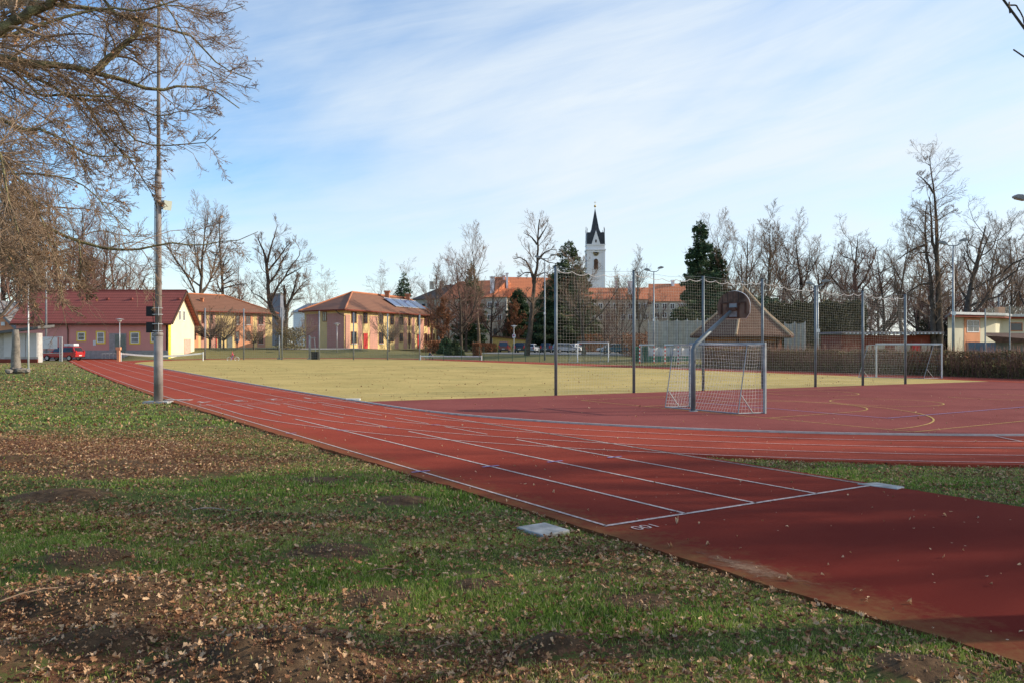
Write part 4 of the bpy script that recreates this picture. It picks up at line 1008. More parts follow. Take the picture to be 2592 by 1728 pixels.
# ------------------------------------------------------------------ POLES AND SPORTS GEAR
# tall floodlight pole at the left of the track
def tall_pole():
    b0 = G(401, 1017); b = empty('floodlight_pole', (b0.x, b0.y, 0), label='tall weathered steel floodlight pole beside the track with two black speakers', catg='floodlight pole'); D = b0.y
    k = D/F; z1, z2 = zpx(845, D), zpx(437, D)
    m = MB(); m.tube([(0, 0, -.1), (0, 0, z1)], [.152, .148], 20); lo = m.build('lower_section', M_['polec'], b, True)
    m = MB(); m.ring([(.148, -.08), (.162, -.06), (.162, .02), (.125, .06)], 20, (0, 0, z1)); m.build('collar', M_['polec'], lo, True)
    m = MB(); m.tube([(0, 0, z1), (0.0, 0, z2)], [.113, .096], 18); m.tube([(0, 0, z2-.15), (0, 0, z2+.08)], .103, 18); m.tube([(0, 0, z2), (.02, 0, 17.5)], [.068, .045], 14); m.build('upper_section', M_['polec'], b, True)
    m = MB(); m.box((-.02, .02, .0), (.85, .55, .07)); m.build('concrete_base', M_['concrete'], b)
    for (y0, y1) in ((776, 801), (816, 842)):
        sb = MB(); za, zb_ = zpx(y1, D), zpx(y0, D); sb.box((-.27, -.02, (za+zb_)/2), (.21, .22, zb_-za), taper=.96); s = sb.build('loudspeaker', M_['black'], b)
        g = MB(); g.box((-.27, -.135, (za+zb_)/2), (.17, .01, zb_-za-.06)); g.build('grille', mat('speaker_cloth', (.03, .03, .032), .9), s)
        br = MB()
        for z in (za+.06, zb_-.06): br.tube([(.135*math.cos(q), .135*math.sin(q), z) for q in np.linspace(0, 2*math.pi, 17)[:-1]], .012, 5, closed=True); br.tube([(.0, -.14, z), (-.2, -.1, z)], .014, 5)
        br.tube([(.06, -.135, za+.02), (.06, -.135, zb_-.02)], .012, 5); br.build('bracket', M_['alu'], s)
    zl = zpx(520, D); m = MB(); M = Matrix.Translation((.27, -.02, zl)) @ Matrix.Rotation(R(-35), 4, 'Z') @ Matrix.Rotation(R(12), 4, 'Y')
    m = MB(M); m.box((0, 0, 0), (.20, .26, .28)); fl = m.build('floodlight', M_['plinth'], b)
    m = MB(M); m.box((.105, 0, 0), (.02, .3, .33)); m.build('glass_front', mat('lamp_glass', (.55, .60, .52), .2), fl)
    m = MB(); m.tube([(.08, 0, zl-.12), (.25, 0, zl-.16), (.3, 0, zl-.05)], .018, 6); m.build('bracket', M_['galv'], fl)
    # cable
    m = MB(); m.tube([(-.13, -.05, z1+.1), (-.16, -.08, z1+.6), (-.13, -.09, z1+1.2), (-.128, -.05, z1+2.4), (-.115, 0, z2)], .012, 5); m.build('cable', M_['black'], b)
tall_pole()
o = MB(); c = G(452, 1012); o.box((c.x, c.y, -.01), (.95, .3, .07), rz=R(-8)); tag(o.build('concrete_slab', M_['slab']), 'narrow pale concrete slab lying at the foot of the tall pole', 'slab')
def slab_from(pts, name, label, z=.05):
    q = [G(x, y, z) for x, y in pts]; m = MB(); n = 4
    m.add([tuple(p) for p in q]+[(p.x, p.y, z-.1) for p in q], [(0, 1, 2, 3), (3, 2, 1, 0)][:1]+[(i, 4+i, 4+(i+1) % 4, (i+1) % 4) for i in range(4)])
    o = m.build(name, M_['slab']); b = o.modifiers.new('b', 'BEVEL'); b.width = .012; b.segments = 2
    return tag(o, label, 'slab')
slab_from([(1376, 1353), (1443, 1339), (1380, 1320), (1307, 1331)], 'concrete_slab', 'square pale concrete slab sunk in the grass at the near corner of the finish line', .02)
slab_from([(2272, 1235), (2290, 1230), (2220, 1219), (2169, 1222)], 'concrete_slab', 'pale concrete slab at the far right end of the finish line', .025)
m = MB(); a, b_ = G(880, 1013), G(908, 1013); m.box(((a.x+b_.x)/2, a.y, .05), (b_.x-a.x+.1, .16, .05)); tag(m.build('kerb_board', M_['white']), 'short white board lying on the turf at the corner of the field', 'board')

# generic wire grid between two 3D corner rails
def net_grid(A, B, C, Dd, nu, nv, r, sag=0.0, k=3, jit=.0, seed=1, festoon=0):
    """A-B bottom, D-C top (A under D). nu vertical cords, nv horizontal cords"""
    rs = np.random.RandomState(seed); A, B, C, Dd = [np.array(tuple(q)) for q in (A, B, C, Dd)]
    nU, nV = 60, 24
    ph = rs.uniform(0, 6, 4); nrm = np.cross(B-A, Dd-A); nrm /= np.linalg.norm(nrm)
    L = np.linalg.norm(B-A)
    def pt(u, v):
        p = (A*(1-u)+B*u)*(1-v)+(Dd*(1-u)+C*u)*v
        s = sag*np.sin(np.pi*np.clip(u, 0, 1))*np.sin(np.pi*np.clip(v, 0, 1))*(1+.3*np.sin(5*u+ph[0]))
        w = jit*(np.sin(7*u+ph[1]+3*v)+np.sin(11*v+ph[2]+2*u))*np.sin(np.pi*v)
        p = p+nrm*(s+w)
        p = p+np.concatenate([0*u, 0*u, -festoon*(1-np.abs(np.sin(u*np.pi*L/.75)))*v**8*0+jit*.5*np.sin(9*u+ph[3])*v-sag*.25*np.sin(np.pi*u)*v], -1)
        return p
    u = np.repeat(np.linspace(0, 1, nu)[:, None], nV, 1)[..., None]; v = np.repeat(np.linspace(0, 1, nV)[None], nu, 0)[..., None]
    P1 = pt(u, v); a = tubes(P1, np.full(P1.shape[:2], r), k)
    v = np.repeat(np.linspace(0, 1, nv)[:, None], nU, 1)[..., None]; u = np.repeat(np.linspace(0, 1, nU)[None], nv, 0)[..., None]
    P2 = pt(u, v); b = tubes(P2, np.full(P2.shape[:2], r), k)
    return cat([a, b])
# main ball-stop fence: posts and nets
PX = [(1407, 999.6, 674), (1604.5, 994, 685.6), (1780, 988.5, 698.7), (1930, 981.7, 706), (2064, 980, 725), (2184, 978, 736), (2291.6, 974, 745)]
fence = empty('ball_stop_net', (0, 0, 0), label='tall netting on grey steel posts between the field and the ball court', catg='net fence')
tops = []
for (x, yb, yt) in PX:
    k = (x-1296)/F; a, d = NETA, NETB-NETA; t = (k*a.y-a.x)/(d.x-k*d.y); q = a+d*t; zt = zpx(yt, q.y); tops.append((q.x, q.y, zt))
    m = MB(); m.tube([(q.x, q.y, -.1), (q.x, q.y, zt)], .062, 12); po = m.build('post', M_['postblue'], fence, True)
    m = MB(); m.tube([(q.x, q.y, zt-.01), (q.x, q.y, zt+.02)], .068, 12); m.build('cap', M_['black'], po)
for i in range(6):
    a, b_ = tops[i], tops[i+1]; L = math.hypot(b_[0]-a[0], b_[1]-a[1]); nu = int(L/.125); dx = (b_[0]-a[0])/L*.07; dy = (b_[1]-a[1])/L*.07
    za, zb_ = a[2]-.12, b_[2]-.12
    V, Fq = net_grid((a[0]+dx, a[1]+dy, .05), (b_[0]-dx, b_[1]-dy, .05), (b_[0]-dx, b_[1]-dy, zb_), (a[0]+dx, a[1]+dy, za), nu, 40, .0020, sag=.16, jit=.02, seed=i)
    np_mesh('net', V, Fq, M_['net'], fence)
    # festooned top rope
    m = MB(); n = 5; pts = []
    for j in range(n*8+1):
        u = j/(n*8); s = abs(math.sin(u*n*math.pi)); pts.append((a[0]+(b_[0]-a[0])*u, a[1]+(b_[1]-a[1])*u, za+(zb_-za)*u-.10*s-.12*math.sin(math.pi*u)))
    m.tube(pts, .012, 4); m.build('top_rope', M_['netw'], fence)
    m = MB(); m.tube([(a[0], a[1], a[2]-.03), ((a[0]+b_[0])/2, (a[1]+b_[1])/2, (a[2]+b_[2])/2-.13), (b_[0], b_[1], b_[2]-.03)], .005, 4); m.build('support_wire', M_['galv'], fence)

# goals
def goal(name, label, fl, fr, back, h, dt, db, m_post, m_net, cell=.11, r_cord=.004, pr=.04, stripe=False, group=None, sag=.12, z0=0.0):
    """fl, fr front post feet (Vector 2D), back: unit vector pointing behind the goal"""
    fl, fr, back = Vector(fl), Vector(fr), Vector(back).normalized(); c = (fl+fr)/2
    b = empty(name, (c.x, c.y, z0), label=label, catg='goal', group=group); fl -= c; fr -= c
    def V3(p, z): return Vector((p.x, p.y, z))
    m = MB()
    e = (fr-fl).normalized()
    for p in (fl, fr): 
        m.box((p.x, p.y, h/2), (pr*2, pr*2, h), rz=math.atan2(e.y, e.x))
    posts = m.build('goalpost', m_post, b)
    m = MB(); mid = (fl+fr)/2; m.box((mid.x, mid.y, h+pr), ((fr-fl).length+2*pr, pr*2, pr*2), rz=math.atan2(e.y, e.x)); cb = m.build('crossbar', m_post, b)
    if stripe:
        m = MB()
        for p in (fl, fr):
            for k in range(0, 10, 2): m.box((p.x, p.y, .1+k*h/10+.1), (pr*2+.01, pr*2+.01, h/10), rz=math.atan2(e.y, e.x))
        m.build('red_stripe', M_['redpaint'], posts)
    bl_, br_ = fl+back*db, fr+back*db; tl_, tr_ = fl+back*dt, fr+back*dt
    m = MB()
    for (f, t, q) in ((fl, tl_, bl_), (fr, tr_, br_)):
        m.tube([V3(f, h), V3(t, h-.01), V3(t, h-.01).lerp(V3(q, .03), .06), V3(q, .03)], .016, 6); m.tube([V3(f, .03), V3(q, .03)], .016, 6)
        m.tube([V3(q, .03).lerp(V3(t, h), .28), V3(f, .03).lerp(V3(q, .03), .45)], .014, 5)
    m.tube([V3(bl_, .03), V3(br_, .03)], .018, 6); m.tube([V3(tl_, h-.01), V3(tr_, h-.01)], .012, 5); m.build('net_frame', M_['galv'], b)
    w = (fr-fl).length
    ps = [net_grid(V3(bl_, .05), V3(br_, .05), V3(tr_, h-.03), V3(tl_, h-.03), max(3, int(w/cell)), max(3, int(h/cell)), r_cord, sag=sag, jit=.02, seed=3),
          net_grid(V3(fl, .05), V3(bl_, .05), V3(tl_, h-.03), V3(fl, h-.03), max(3, int(db/cell)), max(3, int(h/cell)), r_cord, sag=-.03, jit=.015, seed=4),
          net_grid(V3(fr, .05), V3(br_, .05), V3(tr_, h-.03), V3(fr, h-.03), max(3, int(db/cell)), max(3, int(h/cell)), r_cord, sag=.03, jit=.015, seed=5),
          net_grid(V3(tl_, h-.02), V3(tr_, h-.02), V3(fr, h-.02), V3(fl, h-.02), max(3, int(w/cell)), max(3, int(dt/cell)), r_cord, sag=.03, jit=.01, seed=6)]
    Vv, Fq = cat(ps); np_mesh('net', Vv, Fq, m_net, b)
    return b
goal('handball_goal', 'small steel goal with a white net on the ball court beside the basketball pole', (5.72, 26.5), (7.37, 24.1), (-.93, -.36), 2.0, .62, .93, M_['galv'], M_['netw'], cell=.10, r_cord=.0028, pr=.036, sag=-.25)
D = 84.
goal('field_goal', 'white portable goal at the far edge of the field left of the teal car', (xpx(1462, 86), 86), (xpx(1540, 84), 84), (-.85, -.5), 2.0, .5, 1.1, M_['white'], M_['netdark'], cell=.2, r_cord=.004, pr=.04, z0=.05)
goal('field_goal', 'wide white portable goal standing in front of the clipped hedge', (xpx(2222, 49.6), 49.8), (xpx(2384, 48), 48.0), (-.95, -.3), 1.95, .6, 1.3, M_['alu'], M_['netdark'], cell=.16, r_cord=.003, pr=.042)
goal('handball_goal', 'red and white striped goal in front of the green and white banners, the left one', (xpx(1619, 80), 80), (xpx(1660, 78.5), 79.5), (.25, -.9), 1.85, .5, .9, M_['white'], M_['netdark'], cell=.2, r_cord=.006, stripe=True, group='striped goals by the banners')
goal('handball_goal', 'red and white striped goal in front of the green and white banners, the right one', (xpx(1676, 80), 78.5), (xpx(1706, 78.5), 76.5), (-.6, -.8), 1.85, .5, .9, M_['white'], M_['netdark'], cell=.2, r_cord=.006, stripe=True, group='striped goals by the banners')

# basketball stand
def basket():
    b0 = Vector((5.46, 24.9)); b = empty('basketball_stand', (b0.x, b0.y, 0), label='bent steel basketball pole with a fan-shaped wooden backboard seen from behind', catg='basketball hoop')
    v = Vector((.8421, .5394)); u = Vector((-.5394, .8421)); L = 1.72; zc = zpx(772, 25.9)
    m = MB(); e = v*(L-.12); m.tube([(0, 0, -.1), (0, 0, 1.86), (v.x*.06, v.y*.06, 1.98), (e.x, e.y, zpx(790, 25.8))], [.073, .073, .072, .055], 16); m.build('pole', M_['postblue'], b, True)
    m = MB(); m.ring([(.14, 0), (.14, .02), (.09, .03)], 16); m.build('base_plate', M_['galv'], b)
    M = Matrix(((u.x, -v.x, 0, v.x*L), (u.y, -v.y, 0, v.y*L), (0, 0, 1, zc), (0, 0, 0, 1)))   # local x = along board, y = toward the rear
    w, zb_, zt = .66, -.43, .43
    out = [(-.50, zb_), (.50, zb_), (w-.02, zb_+.16), (w, 0-.05)]+[(w*math.cos(R(q)), -.05+(zt+.05)*math.sin(R(q))) for q in range(12, 180, 12)]+[(-w, -.05), (-w+.02, zb_+.16)]
    n = len(out); m = MB(M); m.add([(x, 0.0, z) for x, z in out]+[(x, -.03, z) for x, z in out], [tuple(range(n-1, -1, -1)), tuple(range(n, 2*n))]+[(i, (i+1) % n, n+(i+1) % n, n+i) for i in range(n)])
    bd = m.build('backboard', M_['wood'], b)
    m = MB(M); m.tube([(x, -.035, z) for x, z in out], .012, 5, closed=True); m.build('rim_edge', M_['white'], bd)
    m = MB(M); m.add([(x*.985, -.034, z*.985) for x, z in out], [tuple(range(n))]); m.build('front_face', M_['white'], bd)
    m = MB(M)
    for x in (-.33, -.11, .11, .33): m.box((x+.11, .004, 0), (.006, .01, .8))
    m.build('board_joint', M_['black'], bd)
    m = MB(M); m.box((0, .02, .06), (1.05, .03, .035)); m.box((-.23, .02, -.18), (.035, .03, .46)); m.box((.16, .02, -.18), (.035, .03, .46)); m.box((-.5, .02, -.12), (.05, .03, .33)); m.box((.48, .02, -.12), (.05, .03, .33)); m.box((-.04, .02, -.40), (.4, .03, .03)); m.build('back_frame', M_['hutdark'], bd)
    m = MB(M); m.box((0, .015, -.16), (.34, .02, .44)); m.build('mounting_plate', M_['plinth'], bd)
    m = MB(M); m.box((-.0, .08, -.14), (.38, .10, .10)); m.build('bracket', M_['hutdark'], b)
    m = MB(M); m.tube([(.225*math.cos(q), -.03-.15-.225+.225*math.sin(q), -.26) for q in np.linspace(0, 2*math.pi, 21)[:-1]], .01, 6, closed=True); m.box((0, -.10, -.26), (.1, .15, .02)); m.build('hoop', M_['orangetrim'], b)
basket()

# double-headed floodlights
def floodlight(px, ybase, ytop, D, label, hw=1.15, group='double headed floodlight masts', rz=0, base=None):
    x = xpx(px, D); gz = gh(x, D) if base is None else base; b = empty('floodlight_mast', (x, D, gz), rz, label, 'floodlight', group); H = zpx(ytop, D)-gz
    m = MB(); m.tube([(0, 0, -.1), (0, 0, H*.4), (0, 0, H)], [.11, .09, .05], 10); pl = m.build('mast', M_['galv'], b, True)
    m = MB(); m.tube([(-hw*.62, 0, H+.12), (-hw*.3, 0, H), (hw*.3, 0, H), (hw*.62, 0, H+.2)], .04, 6); m.build('cross_arm', M_['galv'], b)
    for s in (-1, 1):
        M = Matrix.Translation((s*hw*.8, 0, H+.16+(.2 if s > 0 else 0))) @ Matrix.Rotation(R(-12*s), 4, 'Y') @ Matrix.Scale(.66, 4)
        m = MB(M); prof = [(-.45, .06), (-.3, .2), (.05, .26), (.35, .12), (.5, -.03), (.3, -.08), (-.4, -.04)]
        n = len(prof); m.add([(x_*s*-1 if s < 0 else x_, -.2, z) for x_, z in prof]+[(x_*s*-1 if s < 0 else x_, .2, z) for x_, z in prof], [tuple(range(n)), tuple(range(2*n-1, n-1, -1))]+[(i, n+i, n+(i+1) % n, (i+1) % n) for i in range(n)])
        hd = m.build('lamp_head', M_['galv'] if s < 0 else M_['plinth'], b)
        m = MB(M); m.box((0, 0, -.085), (.6, .34, .03)); m.build('glass_front', mat('floodlight_glass', (.35, .33, .28), .2), hd)
    m = MB(); m.box((0, -.1, H*.46), (.22, .1, .26)); m.build('control_box', M_['white'], b)
    return b
floodlight(1379, 912, 655, 93, 'double headed floodlight mast in front of the castle roof', 1.1)
floodlight(1655, 920, 688, 82, 'double headed floodlight mast standing by the striped goals', .85)
floodlight(2070, 930, 724, 66, 'double headed floodlight mast peeping over the middle of the ball stop net', .8)
floodlight(2413, 930, 622, 60, 'double headed floodlight mast right of the tallest bare tree', .95)
floodlight(2614, 1000, 512, 37, 'floodlight mast cut off by the right edge of the picture', .72)
# street lamps with wide caps
def street_lamp(px, yb, yt, D, label, sign=False):
    x = xpx(px, D); gz = gh(x, D); b = empty('street_lamp', (x, D, gz), 0, label, 'street lamp', 'cap topped path lamps'); H = zpx(yt, D)-gz
    m = MB(); m.tube([(0, 0, -.1), (0, 0, H-.3)], [.06, .045], 8); m.build('lamp_post', M_['alu'], b, True)
    m = MB(); m.ring([(.06, -.42), (.2, -.3), (.26, -.1), (.25, -.06)], 12, (0, 0, H)); m.build('lamp_glass', mat('milky_glass', (.6, .6, .58), .3), b)
    m = MB(); m.ring([(.48, -.10), (.5, -.06), (.2, 0), (.05, .03)], 14, (0, 0, H)); m.build('lamp_cap', M_['alu'], b)
    if sign:
        m = MB(); m.box((0, -.1, H*.62), (.5, .05, .55)); s = m.build('sign_board', M_['white'], b)
        m = MB(); m.box((-.05, -.14, H*.63), (.3, .02, .3)); m.build('sign_panel', mat('red_blue_sign', (.35, .1, .2), .6), s)
street_lamp(303, 895, 807, 101, 'path lamp standing before the doorway of the pink clubhouse')
street_lamp(853, 891, 818, 119, 'path lamp standing left of the curved striped house')
street_lamp(1301, 893, 824, 131, 'path lamp with a small sign on its post between the parked cars', True)
street_lamp(1210, 871, 831, 150, 'path lamp among the bare trees left of the yellow shed')
# thin poles on the left
for (px, yt, yb, D, r, lab, mm) in ((117, 600, 907, 104, .13, 'tall thin grey mast by the gate behind the white hut', 'galv'), (72, 716, 936, 63, .065, 'slender white flagpole standing on the grass by the stone footed trunk', 'white')):
    x = xpx(px, D); g = gh(x, D); b = empty('flagpole' if mm == 'white' else 'steel_mast', (x, D, g), 0, lab, 'pole')
    m = MB(); H = zpx(yt, D)-g; m.tube([(0, 0, -.1), (0, 0, H)], [r, r*.6], 10); m.build('pole', M_[mm], b, True)
    m = MB(); m.ring([(r*1.4, -.05), (r*1.4, .15), (r, .2)], 10); m.build('foot', M_['galv'], b)
    m = MB(); m.ring([(r*.5, 0), (r, .06), (r*.5, .14)], 8, (0, 0, H)); m.build('finial', M_[mm], b)
# background net behind the far end of the field
bn = empty('ball_stop_net', (0, 0, 0), label='far fine netting on thin pale posts behind the left end of the field', catg='net fence')
bp = []
for (px, yt) in ((519, 780), (617, 782), (714, 779), (808, 788), (895, 792), (981, 795), (1062, 797)):
    D = 103.5-(px-519)*.004; x = xpx(px, D); z = zpx(yt, D); bp.append((x, D, z)); m = MB(); m.tube([(x, D, -.1), (x, D, z)], .085, 8); m.build('post', M_['galv'], bn, True)
for i in range(6):
    a, b_ = bp[i], bp[i+1]; V, Fq = net_grid((a[0], a[1], .1), (b_[0], b_[1], .1), (b_[0], b_[1], b_[2]-.1), (a[0], a[1], a[2]-.1), 22, 28, .0065, sag=.1, seed=i); np_mesh('net', V, Fq, M_['netdark'], bn)
# posts further left of the same ground, goal frame, bin
for (px, yt, yb, lab) in ((707, 849, 905, 'short grey post left of the football frame at the far end'), (783, 849, 906, 'short grey post right beside the black bin at the far end')):
    D = 106; x = xpx(px, D); m = MB(); m.tube([(x, D, 0), (x, D, zpx(yt, D))], .08, 8); m.box((x, D, .06), (.5, .3, .12)); tag(m.build('volleyball_post', M_['galv'], None, True), lab, 'post')
m = MB(); D = 105
for x in (786, 801): p = P(x, 852, D); m.tube([(p.x, D, 0), (p.x+(.0 if x < 790 else -.3), D, p.z)], .05, 6)
p, q = P(786, 856, D), P(799, 856, D); m.tube([p, q], .05, 6); tag(m.build('exercise_frame', M_['galv']), 'small grey frame of two poles and a bar behind the black bin', 'frame')
x = xpx(797, 104); m = MB(); m.box((x, 104, .45), (.75, .6, .9), taper=1.06); bi = m.build('body', M_['black']); be = empty('waste_bin', (0, 0, 0), 0, 'small black bin at the far edge of the field', 'bin'); bi.parent = be
m = MB(); m.box((x, 104, .95), (.85, .7, .08)); m.build('lid', M_['black'], be)
# sagging tape and low nets
def low_net(p, q, zt, hh, sag, label, name='tennis_net', tape=.06):
    b = empty(name, (0, 0, 0), 0, label, 'net'); m = MB()
    for e in (p, q): m.tube([(e[0], e[1], -.05), (e[0], e[1], zt+.05)], .06, 8)
    m.build('post', M_['white'], b); n = 16; m = MB(); a, c = Vector((*p, zt)), Vector((*q, zt)); v0 = []
    for i in range(n+1): s = a.lerp(c, i/n); s.z -= sag*math.sin(math.pi*i/n); v0.append(s)
    m.add([tuple(s) for s in v0]+[(s.x, s.y, s.z-tape*2) for s in v0]+[(s.x, s.y+.02, s.z) for s in v0]+[(s.x, s.y+.02, s.z-tape*2) for s in v0], [(n+1+i, n+2+i, i+1, i) for i in range(n)]+[(2*n+2+i, 2*n+3+i, 3*n+4+i, 3*n+3+i) for i in range(n)]); m.build('tape', M_['white'], b)
    V, Fq = net_grid((*p, max(.05, zt-hh)), (*q, max(.05, zt-hh)), (*q, zt-.05), (*p, zt-.05), 60, 8, .004, sag=0); np_mesh('mesh', V, Fq, M_['netdark'], b)
low_net((xpx(306, 93), 93), (xpx(514, 96), 96), .98, .8, .30, 'long sagging white net tape strung across the red surface before the clubhouse', 'training_net', .09)
low_net((xpx(1064, 100), 100), (xpx(1219, 98), 98), .55, .5, .0, 'low white taped net on the track edge left of the parked cars', 'tennis_net', .07)
m = MB(); D = 92.6; x = xpx(300, D); m.box((x, D, .65), (.28, .28, 1.3)); m.box((x, D, 1.45), (.5, .36, .3)); tag(m.build('control_box', M_['orange']), 'orange box on a short post at the left end of the sagging net', 'box')
m = MB()
for k in range(7): m.tube([(xpx(258, 101)+k*.45, 101, .2), (xpx(258, 101)+k*.45, 101, .8), (xpx(258, 101)+k*.45+.2, 101.3, .8)], .03, 5)
m.tube([(xpx(256, 101), 101, .45), (xpx(256, 101)+3.2, 101, .45)], .03, 5); tag(m.build('bicycle_rack', M_['galv']), 'low grey bicycle rack in front of the clubhouse doorway', 'bicycle rack')
# chain link fence on dark posts behind the back straight
cf = empty('chain_link_fence', (0, 0, 0), 0, 'low dark green chain link fence behind the back straight before the car park', 'fence')
fp = [(1078, 98), (1123, 96.5), (1168, 95), (1213, 94), (1225, 93.5), (1262, 92), (1297, 91), (1330, 89.7), (1366, 88), (1403, 86.8), (1440, 85.5), (1478, 84.8), (1520, 84), (1560, 83), (1600, 82), (1640, 81), (1680, 80)]
pr_ = None
for (px, D) in fp:
    x = xpx(px, D+2); y = D+2; g = gh(x, y); m = MB(); m.tube([(x, y, g-.1), (x, y, g+1.75)], .035, 6); m.build('post', M_['greenpost'], cf)
    if pr_:
        a = pr_; V, Fq = net_grid((a[0], a[1], a[2]+.05), (x, y, g+.05), (x, y, g+1.65), (a[0], a[1], a[2]+1.65), 12, 8, .005, k=3); np_mesh('mesh', V, Fq, M_['greenpost'], cf)
    pr_ = (x, y, g)
# tall tarpaulin net screen and banners
def screen(p, q, z1, m_, name, label, catg, posts=8, z0=0.0, parent=None):
    b = empty(name, (0, 0, 0), 0, label, catg); m = MB(); n = 40; pts = []
    for i in range(n+1):
        u = i/n; x = p[0]+(q[0]-p[0])*u; y = p[1]+(q[1]-p[1])*u+.12*math.sin(u*31); pts.append((x, y, z1-.12*abs(math.sin(u*posts*math.pi))))
    m.add([(x, y, z0) for x, y, z in pts]+pts, [(i, i+1, n+2+i, n+1+i) for i in range(n)]); m.build('screen', m_, b)
    for i in range(posts+1):
        u = i/posts; x = p[0]+(q[0]-p[0])*u; y = p[1]+(q[1]-p[1])*u-.2; m = MB(); m.tube([(x, y, 0), (x, y, z1+.1)], .045, 6); m.build('post', M_['galv'], b)
    return b
def netmat():
    m = mat('windbreak_net', (.46, .43, .36), .95, .12, 2); nt = m.node_tree; b = nt.nodes['Principled BSDF']; b.inputs['Alpha'].default_value = .74; return m
M_['windnet'] = netmat()
screen((xpx(1640, 88), 88), (xpx(1790, 84), 84), zpx(810, 86), M_['windnet'], 'windbreak_net', 'tall pale windbreak netting behind the striped goals', 'netting', 6, .2)
screen((xpx(1985, 86), 86), (xpx(2036, 84), 84), zpx(817, 85), M_['windnet'], 'windbreak_net', 'tall pale windbreak netting right of the wooden hut', 'netting', 2, .2)
screen((xpx(1606, 81.5), 81.7), (xpx(1640, 81.5), 81.5), zpx(874, 81.5), M_['banner'], 'fence_banner', 'green banner on the low barrier behind the striped goals', 'banner', 2, .2)
screen((xpx(1640, 81.5), 81.4), (xpx(1748, 81.5), 81), zpx(878, 81.5), M_['bannerw'], 'fence_banner', 'white banner strip on the low barrier behind the striped goals', 'banner', 4, zpx(899, 81.5))
m = MB(); a, q = P(1640, 900, 81.2), P(1748, 900, 80.8); m.box(((a.x+q.x)/2, 81.05, .4), (q.x-a.x, .04, .75)); tag(m.build('barrier_board', M_['banner']), 'green lower boards of the barrier under the white banner', 'barrier')
# net cage over the cream building side
nc = empty('roof_net_fence', (0, 0, 0), 0, 'grey net fence on thin posts in front of the cream building', 'net fence')
prv = None
for (px, yt, D) in ((2494, 782, 76), (2556, 776, 78), (2640, 782, 80)):
    x = xpx(px, D); z = zpx(yt, D); m = MB(); m.tube([(x, D, 0), (x, D, z)], .06, 6); m.build('post', M_['galv'], nc)
    if prv: V, Fq = net_grid((prv[0], prv[1], zpx(803, D)), (x, D, zpx(803, D)), (x, D, z), (prv[0], prv[1], prv[2]), 34, 12, .008, sag=.05); np_mesh('net', V, Fq, M_['netdark'], nc)
    prv = (x, D, z)
m = MB(); x = xpx(2528, 110); m.tube([(x, 110, 0), (x, 110, zpx(744, 110))], .14, 8); tag(m.build('steel_mast', M_['galv']), 'plain grey mast rising behind the roof of the cream building', 'pole')

